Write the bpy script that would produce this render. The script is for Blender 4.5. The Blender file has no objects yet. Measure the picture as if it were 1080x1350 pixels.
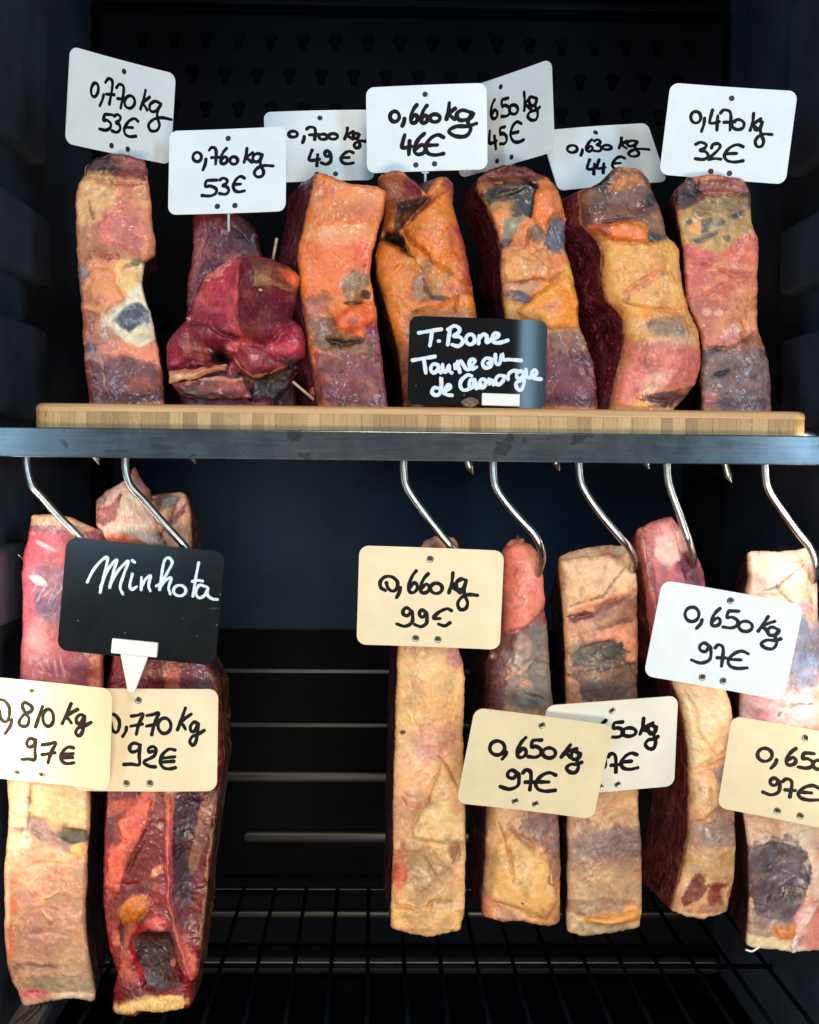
import bpy, bmesh, math, random
import numpy as np
from mathutils import Vector, Matrix
random.seed(7); np.random.seed(7)
SC = bpy.context.scene
COL = SC.collection

# ------------------------------------------------------------------ camera
F_PX = 1833.0                                   # focal length in photo pixels (photo is 1080 x 1350)
CAM = np.array([0.0, -1.1, 0.0])
th = math.radians(0.55)
d = np.array([(492-540)/F_PX, -(608-675)/F_PX, -1.0]); d /= np.linalg.norm(d)
cX = np.array([math.cos(th), -math.sin(th), 0.0]); cX[2] = -(cX[0]*d[0]+cX[1]*d[1])/d[2]; cX /= np.linalg.norm(cX)
cZ = np.cross(cX, d)
ROT = np.array([cX, d, cZ])                     # camera axes -> world axes
cam_d = bpy.data.cameras.new('camera'); cam = bpy.data.objects.new('camera', cam_d); COL.objects.link(cam)
cam_d.sensor_fit = 'VERTICAL'; cam_d.sensor_height = 24.0; cam_d.lens = F_PX/1350*24.0
cam_d.clip_start = 0.02; cam_d.clip_end = 50
cam.matrix_world = Matrix([list(ROT[0])+[CAM[0]], list(ROT[1])+[CAM[1]], list(ROT[2])+[CAM[2]], [0,0,0,1]])
SC.camera = cam

# ------------------------------------------------------------------ world, lights, exposure
w = bpy.data.worlds.new('World'); SC.world = w; w.use_nodes = True
bg = w.node_tree.nodes['Background']; bg.inputs[0].default_value = (0.45, 0.6, 0.8, 1); bg.inputs[1].default_value = 0.02
SC.view_settings.view_transform = 'Standard'; SC.view_settings.look = 'None'
SC.view_settings.exposure = 0.0; SC.view_settings.gamma = 1.0; SC.view_settings.use_curve_mapping = False
SC.render.film_transparent = False
try:
    SC.cycles.use_denoising = True
    SC.cycles.max_bounces = 6
except Exception: pass

def area(name, loc, target, sx, sy, power, col):
    l = bpy.data.lights.new(name, 'AREA'); l.shape = 'RECTANGLE'; l.size = sx; l.size_y = sy
    l.energy = power; l.color = col
    o = bpy.data.objects.new(name, l); COL.objects.link(o); o.location = loc
    o.rotation_euler = (Vector(target)-Vector(loc)).to_track_quat('-Z', 'Y').to_euler()
    return o
area('front_lamp',         (0.10, -1.75, 1.05), (0.04, 0.1, 0.10), 0.40, 0.30, 12.5, (1.0, 0.97, 0.92))
area('window_light_left',  (-0.95, -2.0, 0.42), (-0.1, 0.1, 0.15), 0.30, 0.95, 16, (0.43, 0.75, 1.0))
area('window_light_right', (1.08, -2.0, 0.40), (0.2, 0.1, 0.10), 0.32, 0.95, 19, (0.45, 0.76, 1.0))
area('cabinet_lamp_left',  (-0.311, -0.005, -0.27), (-0.20, 0.06, -0.28), 0.012, 0.46, .42, (1.0, 0.90, 0.76))
area('cabinet_lamp_right', (0.391, -0.005, -0.20), (0.28, 0.06, -0.22), 0.012, 0.46, .34, (1.0, 0.94, 0.86))
area('room_lamp',          (0.05, -1.5, -0.50), (0.05, 0.1, -0.28), 0.6, 0.3, 15.0, (1.0, 0.88, 0.72))

# ------------------------------------------------------------------ helpers
def ray(px, py):
    v = np.stack([(np.asarray(px, float)-540)/F_PX, -(np.asarray(py, float)-675)/F_PX, -np.ones(np.shape(px))], -1)
    return v @ ROT.T
def P(px, py, Y):                               # photo pixel + depth -> point in the cabinet
    px, py = np.broadcast_arrays(np.asarray(px, float), np.asarray(py, float))
    r = ray(px, py); t = (np.asarray(Y)-CAM[1])/r[..., 1]
    return CAM + r*t[..., None]
def pix(p):
    v = (np.asarray(p)-CAM) @ ROT
    return np.stack([540-v[..., 0]/v[..., 2]*F_PX, 675+v[..., 1]/v[..., 2]*F_PX], -1)
def s2l(c):
    c = np.asarray(c, float)/255.0
    return np.where(c <= .04045, c/12.92, ((c+.055)/1.055)**2.4)

def mesh_np(name, verts, faces, mat, parent=None, cols=None, smooth=True):
    me = bpy.data.meshes.new(name)
    verts = np.ascontiguousarray(verts, np.float32); nv = len(verts)
    if isinstance(faces, np.ndarray):
        nf, k = faces.shape
        me.vertices.add(nv); me.vertices.foreach_set('co', verts.ravel())
        me.loops.add(nf*k); me.loops.foreach_set('vertex_index', np.ascontiguousarray(faces, np.int32).ravel())
        me.polygons.add(nf); me.polygons.foreach_set('loop_start', np.arange(0, nf*k, k, dtype=np.int32))
        me.update(calc_edges=True)
    else:
        me.from_pydata([tuple(map(float, v)) for v in verts], [], [tuple(map(int, f)) for f in faces]); me.update()
    if cols is not None:
        at = me.color_attributes.new('Tint', 'FLOAT_COLOR', 'POINT')
        at.data.foreach_set('color', np.ascontiguousarray(np.c_[cols, np.ones(nv)], np.float32).ravel())
    me.polygons.foreach_set('use_smooth', [smooth]*len(me.polygons))
    me.materials.append(mat); me.validate()
    o = bpy.data.objects.new(name, me); COL.objects.link(o)
    if parent is not None: o.parent = parent
    return o
def bm_obj(name, bm, mat, parent=None, smooth=False):
    bmesh.ops.recalc_face_normals(bm, faces=bm.faces)
    me = bpy.data.meshes.new(name); bm.to_mesh(me); bm.free()
    me.materials.append(mat)
    if smooth: me.polygons.foreach_set('use_smooth', [True]*len(me.polygons))
    o = bpy.data.objects.new(name, me); COL.objects.link(o)
    if parent is not None: o.parent = parent
    return o
def tag(o, label=None, cat=None, group=None, kind=None):
    if label: o['label'] = label
    if cat: o['category'] = cat
    if group: o['group'] = group
    if kind: o['kind'] = kind
    return o
def thing(name, label, cat, loc=(0, 0, 0), group=None):
    o = bpy.data.objects.new(name, None); COL.objects.link(o); o.location = loc; o.empty_display_size = .02
    return tag(o, label, cat, group)
def box(bm, x0, x1, y0, y1, z0, z1, bev=0, seg=2):
    r = bmesh.ops.create_cube(bm, size=1)
    vs = r['verts']
    for v in vs: v.co = Vector(((x0+x1)/2+v.co.x*(x1-x0), (y0+y1)/2+v.co.y*(y1-y0), (z0+z1)/2+v.co.z*(z1-z0)))
    if bev:
        es = list({e for v in vs for e in v.link_edges})
        bmesh.ops.bevel(bm, geom=es, offset=bev, segments=seg, affect='EDGES', profile=.5)
def box_obj(name, dims, mat, parent=None, bev=0, seg=2):
    bm = bmesh.new(); box(bm, *dims, bev=bev, seg=seg); return bm_obj(name, bm, mat, parent, smooth=False)
def catmull(pts, n=8):
    p = np.asarray(pts, float)
    if len(p) < 3:
        t = np.linspace(0, 1, max(n, 2))[:, None]; return p[0]*(1-t)+p[-1]*t
    closed = np.allclose(p[0], p[-1])
    q = np.vstack([p[-2] if closed else 2*p[0]-p[1], p, p[1] if closed else 2*p[-1]-p[-2]])
    out = []
    for i in range(1, len(q)-2):
        a, b, c, e = q[i-1], q[i], q[i+1], q[i+2]
        t = np.linspace(0, 1, n, endpoint=False)[:, None]
        out.append(.5*(2*b+(c-a)*t+(2*a-5*b+4*c-e)*t*t+(3*b-a-3*c+e)*t**3))
    out.append(q[-2][None]); return np.vstack(out)
def tube(name, pts, rad, mat, parent=None, n=8, sides=12, taper_end=0, taper_start=0):
    c = catmull(pts, n); m = len(c)
    T = np.gradient(c, axis=0); T /= np.linalg.norm(T, axis=1)[:, None]+1e-12
    up = np.array([0, 1.0, 0]); N = np.zeros_like(c)
    n0 = np.cross(T[0], up)
    if np.linalg.norm(n0) < .1: n0 = np.cross(T[0], [1, 0, 0])
    n0 /= np.linalg.norm(n0)
    for i in range(m):
        n0 = n0-T[i]*np.dot(n0, T[i]); n0 /= np.linalg.norm(n0); N[i] = n0
    Bn = np.cross(T, N); r = np.full(m, rad)
    if taper_end: k = min(taper_end, m); r[-k:] *= np.linspace(1, .12, k)
    if taper_start: k = min(taper_start, m); r[:k] *= np.linspace(.12, 1, k)
    a = np.linspace(0, 2*math.pi, sides, endpoint=False)
    V = c[:, None]+r[:, None, None]*(np.cos(a)[None, :, None]*N[:, None]+np.sin(a)[None, :, None]*Bn[:, None])
    V = V.reshape(-1, 3); F = []
    for i in range(m-1):
        for j in range(sides):
            k = (j+1) % sides; F.append((i*sides+j, i*sides+k, (i+1)*sides+k, (i+1)*sides+j))
    F.append(tuple(range(sides))[::-1]); F.append(tuple((m-1)*sides+j for j in range(sides)))
    return mesh_np(name, V, F, mat, parent)

# numpy value noise
def _hash(ix, iy, iz, seed):
    h = (ix.astype(np.int64)*374761393+iy.astype(np.int64)*668265263+iz.astype(np.int64)*2147483647+seed*1274126177) & 0xffffffff
    h = ((h ^ (h >> 13))*1274126177) & 0xffffffff
    h = ((h ^ (h >> 16))*2246822519) & 0xffffffff
    return ((h ^ (h >> 15)) & 0xffffff)/float(0xffffff)*2-1
def vnoise(p, seed=0):
    i = np.floor(p).astype(np.int64); f = p-i; u = f*f*f*(f*(f*6-15)+10)
    o = 0
    for dx in (0, 1):
        for dy in (0, 1):
            for dz in (0, 1):
                wt = (u[:, 0] if dx else 1-u[:, 0])*(u[:, 1] if dy else 1-u[:, 1])*(u[:, 2] if dz else 1-u[:, 2])
                o = o+wt*_hash(i[:, 0]+dx, i[:, 1]+dy, i[:, 2]+dz, seed)
    return o
def fbm(p, scale, oct=4, seed=0, gain=.5):
    a, s, o, tot = 1.0, scale, 0, 0
    for k in range(oct):
        o = o+a*vnoise(p*s+k*17.3, seed+k*7); tot += a; a *= gain; s *= 2.03
    return o/tot
def sstep(a, b, x):
    t = np.clip((x-a)/(b-a+1e-9), 0, 1); return t*t*(3-2*t)
def seg_dist(x, y, pts):
    best = np.full(x.shape, 1e9); tt = np.zeros(x.shape); acc = 0
    tot = sum(math.hypot(q[0]-p[0], q[1]-p[1]) for p, q in zip(pts[:-1], pts[1:]))+1e-9
    for (ax, ay), (bx, by) in zip(pts[:-1], pts[1:]):
        vx, vy = bx-ax, by-ay; ln = math.hypot(vx, vy)
        t = np.clip(((x-ax)*vx+(y-ay)*vy)/(vx*vx+vy*vy+1e-9), 0, 1)
        ds = np.hypot(x-ax-t*vx, y-ay-t*vy); m = ds < best
        best = np.where(m, ds, best); tt = np.where(m, (acc+t*ln)/tot, tt); acc += ln
    return best, np.clip(5*tt*(1-tt), 0, 1)**.6

# ------------------------------------------------------------------ materials
def mat_new(name):
    m = bpy.data.materials.new(name); m.use_nodes = True
    return m, m.node_tree.nodes, m.node_tree.links, m.node_tree.nodes['Principled BSDF']
def noise_node(N, L, scale, detail=4, rough=.55, vec=None):
    t = N.new('ShaderNodeTexNoise'); t.inputs['Scale'].default_value = scale; t.inputs['Detail'].default_value = detail
    t.inputs['Roughness'].default_value = rough
    if vec is not None: L.new(vec, t.inputs['Vector'])
    return t
def ramp(N, L, fac, stops):
    r = N.new('ShaderNodeValToRGB'); e = r.color_ramp.elements
    while len(e) < len(stops): e.new(.5)
    for k, (p, c) in enumerate(stops): e[k].position = p; e[k].color = (*c, 1) if len(c) == 3 else c
    L.new(fac, r.inputs[0]); return r
def mixc(N, L, a, b, fac, mode='MIX'):
    m = N.new('ShaderNodeMix'); m.data_type = 'RGBA'; m.blend_type = mode
    for sock, v in ((m.inputs[6], a), (m.inputs[7], b), (m.inputs[0], fac)):
        if hasattr(v, 'is_output'): L.new(v, sock)
        elif isinstance(v, (int, float)): sock.default_value = v
        else: sock.default_value = (*v, 1)
    return m.outputs[2]
def bump(N, L, b, h, strength, dist=.001):
    n = N.new('ShaderNodeBump'); n.inputs['Strength'].default_value = strength; n.inputs['Distance'].default_value = dist
    L.new(h, n.inputs['Height']); L.new(n.outputs[0], b.inputs['Normal']); return n
def simple(name, col, rough=.5, metal=0, nscale=60, namt=.25, rvar=.15, bmp=0, coat=0, spec=.5, lin=True):
    m, N, L, b = mat_new(name)
    c = np.array(col) if lin else s2l(col)
    tc = N.new('ShaderNodeTexCoord'); n = noise_node(N, L, nscale, 5, .6, tc.outputs['Object'])
    lo, hi = tuple(np.clip(c*(1-namt), 0, 1)), tuple(np.clip(c*(1+namt), 0, 1))
    L.new(ramp(N, L, n.outputs[0], [(.3, lo), (.7, hi)]).outputs[0], b.inputs['Base Color'])
    n2 = noise_node(N, L, nscale*.35, 4, .6, tc.outputs['Object'])
    mr = N.new('ShaderNodeMapRange'); mr.inputs[1].default_value = .3; mr.inputs[2].default_value = .7
    mr.inputs[3].default_value = max(rough-rvar, .03); mr.inputs[4].default_value = min(rough+rvar, 1)
    L.new(n2.outputs[0], mr.inputs[0]); L.new(mr.outputs[0], b.inputs['Roughness'])
    b.inputs['Metallic'].default_value = metal; b.inputs['Coat Weight'].default_value = coat
    b.inputs['Specular IOR Level'].default_value = spec
    if bmp: bump(N, L, b, noise_node(N, L, nscale*6, 4, .6, tc.outputs['Object']).outputs[0], bmp, .0006)
    return m
M_cab = simple('cabinet_plastic', (.0011, .0021, .0038), .6, 0, 14, .3, .08, .10, spec=.06)
M_panel = simple('panel_plastic', (.016, .034, .060), .6, 0, 20, .2, .08, .25, spec=.12)
M_ridge = simple('ridge_plastic', (.011, .0105, .010), .42, 0, 20, .25, .04, .02, spec=.6)
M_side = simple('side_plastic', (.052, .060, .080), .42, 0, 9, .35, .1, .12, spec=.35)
M_black = simple('black_hole', (.0008, .001, .0015), .8, 0, 40, .2, .05, spec=.05)
M_wire = simple('coated_wire', (.0018, .003, .0045), .55, 0, 60, .3, .1, .05, spec=.07)
M_steel = simple('polished_steel', (.46, .44, .42), .34, 1, 160, .25, .10, .05)
M_white = simple('white_plastic', (.80, .80, .79), .42, 0, 26, .06, .06, .04)
M_cream = simple('warm_lit_plastic', (.83, .64, .39), .45, 0, 26, .07, .06, .04)  # cream plates: the warm light on them is put into the colour
M_offwhite = simple('warm_shaded_white_plastic', (.83, .75, .61), .45, 0, 40, .05, .06, .04)  # white plate with the cream cast of its shaded half in the colour
M_clip = simple('clip_plastic', (.82, .80, .72), .5, 0, 60, .04, .05)
M_ink = simple('marker_ink', (.006, .005, .006), .6, 0, 300, .4, .1, spec=.15)
M_inkbr = simple('worn_marker_ink', (.024, .016, .011), .6, 0, 500, .6, .1, spec=.15)
M_inkgrey = simple('slate_marker_ink', (.016, .018, .024), .6, 0, 500, .4, .1, spec=.15)
M_chalk = simple('chalk_ink', (.72, .76, .82), .7, 0, 400, .12, .1)
M_eyehole = simple('dark_hole', (.015, .013, .012), .6, 0, 200, .4, .1)
M_eyelet = simple('eyelet_metal', (.42, .36, .26), .38, .8, 300, .35, .1)
M_wood = simple('skewer_wood', (.50, .34, .17), .6, 0, 200, .25, .1, .1)
M_pin = simple('clear_pin', (.75, .77, .78), .2, 0, 60, .03, .05)
M_pin.node_tree.nodes['Principled BSDF'].inputs['Transmission Weight'].default_value = .4
M_crumb = simple('dried_crumb', (.22, .13, .09), .75, 0, 300, .6, .1, .5)

def rail_mat():
    m, N, L, b = mat_new('brushed_dark_steel')
    tc = N.new('ShaderNodeTexCoord'); mp = N.new('ShaderNodeMapping'); mp.inputs['Scale'].default_value = (6, 60, 160)
    L.new(tc.outputs['Object'], mp.inputs[0]); st = noise_node(N, L, 3, 5, .6, mp.outputs[0])
    sm = noise_node(N, L, 26, 5, .65, tc.outputs['Object'])
    base = ramp(N, L, st.outputs[0], [(.3, (.060, .068, .078)), (.7, (.10, .11, .12))]).outputs[0]
    sp = ramp(N, L, sm.outputs[0], [(.60, (0, 0, 0)), (.64, (1, 1, 1))]).outputs[0]
    L.new(mixc(N, L, base, (.030, .033, .038), sp), b.inputs['Base Color'])
    mr = N.new('ShaderNodeMapRange'); mr.inputs[1].default_value = .3; mr.inputs[2].default_value = .7
    mr.inputs[3].default_value = .12; mr.inputs[4].default_value = .28
    L.new(sm.outputs[0], mr.inputs[0]); L.new(mr.outputs[0], b.inputs['Roughness'])
    b.inputs['Metallic'].default_value = .45
    bump(N, L, b, st.outputs[0], .06, .0005); return m
M_rail = rail_mat()
def board_mat():
    m, N, L, b = mat_new('chalkboard')
    tc = N.new('ShaderNodeTexCoord'); n = noise_node(N, L, 18, 5, .65, tc.outputs['Object'])
    base = ramp(N, L, n.outputs[0], [(.35, (.005, .005, .005)), (.7, (.012, .012, .012))]).outputs[0]
    mp = N.new('ShaderNodeMapping'); mp.inputs['Scale'].default_value = (22, 150, 22); mp.inputs['Rotation'].default_value = (0, 0, -.16)
    L.new(tc.outputs['Object'], mp.inputs[0]); sc = noise_node(N, L, 1.1, 3, .5, mp.outputs[0])
    msk = ramp(N, L, sc.outputs[0], [(.70, (0, 0, 0)), (.80, (.22, .22, .22))]).outputs[0]
    col = mixc(N, L, base, (.45, .46, .47), msk)
    vo = N.new('ShaderNodeTexVoronoi'); vo.inputs['Scale'].default_value = 90; L.new(tc.outputs['Object'], vo.inputs['Vector'])
    dots = ramp(N, L, vo.outputs['Distance'], [(.0, (.5, .5, .5)), (.07, (0, 0, 0))]).outputs[0]
    col = mixc(N, L, col, (.6, .6, .58), dots)
    L.new(col, b.inputs['Base Color'])
    b.inputs['Roughness'].default_value = .18; b.inputs['Specular IOR Level'].default_value = .3; return m
M_board = board_mat()
def bamboo_mat(block):
    m, N, L, b = mat_new('bamboo_blocks' if block else 'bamboo_strip')
    tc = N.new('ShaderNodeTexCoord'); sx = N.new('ShaderNodeSeparateXYZ'); L.new(tc.outputs['Object'], sx.inputs[0])
    def math_(op, a, bb=None):
        n = N.new('ShaderNodeMath'); n.operation = op
        for k, v in ((0, a), (1, bb)):
            if v is None: continue
            if hasattr(v, 'is_output'): L.new(v, n.inputs[k])
            else: n.inputs[k].default_value = v
        return n.outputs[0]
    if block:
        wv = N.new('ShaderNodeTexNoise'); wv.noise_dimensions = '1D'; wv.inputs['Scale'].default_value = 30; wv.inputs['Detail'].default_value = 1
        L.new(sx.outputs[0], wv.inputs['W'])
        xs = math_('ADD', math_('MULTIPLY', sx.outputs[0], 92.0), math_('MULTIPLY', wv.outputs[0], 1.3))
        fl = math_('FLOOR', xs); fr = math_('FRACT', xs)
        wn = N.new('ShaderNodeTexWhiteNoise'); wn.noise_dimensions = '1D'; L.new(fl, wn.inputs['W'])
        base = ramp(N, L, wn.outputs['Value'], [(.0, (.36, .195, .07)), (.3, (.47, .27, .10)), (.7, (.56, .33, .13)), (1, (.63, .39, .165))]).outputs[0]
        vo = N.new('ShaderNodeTexVoronoi'); vo.inputs['Scale'].default_value = 1250; L.new(tc.outputs['Object'], vo.inputs['Vector'])
        sp = ramp(N, L, vo.outputs['Distance'], [(.15, (1, 1, 1)), (.45, (0, 0, 0))]).outputs[0]
        wn2 = N.new('ShaderNodeTexWhiteNoise'); wn2.noise_dimensions = '1D'; L.new(math_('ADD', fl, 57.3), wn2.inputs['W'])
        spf = math_('MULTIPLY', sp, math_('MULTIPLY', wn2.outputs['Value'], .95))
        mpv = N.new('ShaderNodeMapping'); mpv.inputs['Scale'].default_value = (900, 900, 40); L.new(tc.outputs['Object'], mpv.inputs[0])
        nv_ = noise_node(N, L, 1.0, 3, .6, mpv.outputs[0])
        base = mixc(N, L, base, ramp(N, L, nv_.outputs[0], [(.3, (.72, .66, .60)), (.6, (1.08, 1.08, 1.08))]).outputs[0], .8, 'MULTIPLY')
        stn = noise_node(N, L, 34, 5, .65, tc.outputs['Object'])
        base = mixc(N, L, base, (.24, .12, .05), ramp(N, L, stn.outputs[0], [(.56, (0, 0, 0)), (.74, (.6, .6, .6))]).outputs[0])
        col = mixc(N, L, base, (.17, .09, .035), spf)
        jl = math_('LESS_THAN', math_('ABSOLUTE', math_('SUBTRACT', fr, .03)), .035)
        nj = noise_node(N, L, 700, 2, .5, tc.outputs['Object'])
        jl = math_('MULTIPLY', jl, math_('GREATER_THAN', nj.outputs[0], .42))
        jl = math_('MULTIPLY', jl, .55)
        col = mixc(N, L, col, (.10, .055, .025), jl)
        h = sp
    else:
        mp = N.new('ShaderNodeMapping'); mp.inputs['Scale'].default_value = (5, 200, 260); L.new(tc.outputs['Object'], mp.inputs[0])
        n = noise_node(N, L, 2.2, 4, .6, mp.outputs[0])
        col = ramp(N, L, n.outputs[0], [(.3, (.50, .25, .09)), (.55, (.66, .36, .15)), (.75, (.76, .47, .22))]).outputs[0]
        n2 = noise_node(N, L, 30, 4, .6, tc.outputs['Object'])
        col = mixc(N, L, col, (.32, .15, .06), ramp(N, L, n2.outputs[0], [(.62, (0, 0, 0)), (.75, (.5, .5, .5))]).outputs[0])
        h = n.outputs[0]
    L.new(col, b.inputs['Base Color']); b.inputs['Roughness'].default_value = .5
    bump(N, L, b, h, .12, .0004); return m
M_blocks, M_strip = bamboo_mat(True), bamboo_mat(False)

def meat_mat(name, wet, rough, bscale=1.0, sss=.08, bmp=.24, fibre=0.0):
    m, N, L, b = mat_new(name)
    at = N.new('ShaderNodeAttribute'); at.attribute_name = 'Tint'
    tc = N.new('ShaderNodeTexCoord'); v = tc.outputs['Object']
    n1 = noise_node(N, L, 140*bscale, 6, .68, v); n2 = noise_node(N, L, 520*bscale, 4, .6, v); n3 = noise_node(N, L, 45, 5, .6, v)
    col = mixc(N, L, at.outputs['Color'], ramp(N, L, n1.outputs[0], [(.26, (.66, .61, .58)), (.46, (1, 1, 1)), (.72, (1.16, 1.16, 1.15))]).outputs[0], .55, 'MULTIPLY')
    col = mixc(N, L, col, ramp(N, L, n2.outputs[0], [(.3, (.80, .77, .75)), (.58, (1.06, 1.06, 1.06))]).outputs[0], .5, 'MULTIPLY')
    hsum = None
    if fibre:
        mp = N.new('ShaderNodeMapping'); mp.inputs['Scale'].default_value = (1.0, 1.0, .22); mp.inputs['Rotation'].default_value = (.2, .55, .3); L.new(v, mp.inputs[0])
        nf = noise_node(N, L, 900, 4, .7, mp.outputs[0]); nf.inputs['Distortion'].default_value = .6
        col = mixc(N, L, col, ramp(N, L, nf.outputs[0], [(.34, (.62, .52, .52)), (.5, (1, 1, 1)), (.66, (1.45, 1.30, 1.26))]).outputs[0], fibre, 'MULTIPLY'); hsum = nf.outputs[0]
    fl = ramp(N, L, n2.outputs[0], [(.66, (0, 0, 0)), (.76, (.35, .35, .35))]).outputs[0]
    col = mixc(N, L, col, (.8, .66, .55), fl)
    L.new(col, b.inputs['Base Color'])
    mr = N.new('ShaderNodeMapRange'); mr.inputs[1].default_value = .35; mr.inputs[2].default_value = .65
    mr.inputs[3].default_value = max(rough-.2, .12); mr.inputs[4].default_value = min(rough+.2, 1)
    L.new(n3.outputs[0], mr.inputs[0]); L.new(mr.outputs[0], b.inputs['Roughness'])
    mw = N.new('ShaderNodeMapRange'); mw.inputs[1].default_value = .46; mw.inputs[2].default_value = .62; mw.inputs[3].default_value = .0; mw.inputs[4].default_value = wet*1.5
    nw = noise_node(N, L, 62, 3, .6, v); L.new(nw.outputs[0], mw.inputs[0]); L.new(mw.outputs[0], b.inputs['Coat Weight']); b.inputs['Coat Roughness'].default_value = .16
    b.inputs['Subsurface Weight'].default_value = sss
    b.inputs['Subsurface Radius'].default_value = (.0018, .0011, .0008); b.inputs['Subsurface Scale'].default_value = 1.0
    ad = N.new('ShaderNodeMath'); ad.operation = 'ADD'; L.new(n1.outputs[0], ad.inputs[0]); 
    mu = N.new('ShaderNodeMath'); mu.operation = 'MULTIPLY'; mu.inputs[1].default_value = .45; L.new(n2.outputs[0], mu.inputs[0]); L.new(mu.outputs[0], ad.inputs[1])
    if hsum is not None:
        a2 = N.new('ShaderNodeMath'); a2.operation = 'ADD'; L.new(ad.outputs[0], a2.inputs[0]); L.new(hsum, a2.inputs[1]); ad = a2
    bump(N, L, b, ad.outputs[0], bmp, .0013)
    return m
M_fat = meat_mat('dry_aged_fat', .34, .50, 1.0, .08, .22)
M_waxfat = meat_mat('waxy_fat', .10, .48, .8, .12, .10)
M_lean = meat_mat('lean_meat', .30, .46, .8, .06, .30, .8)
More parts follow.
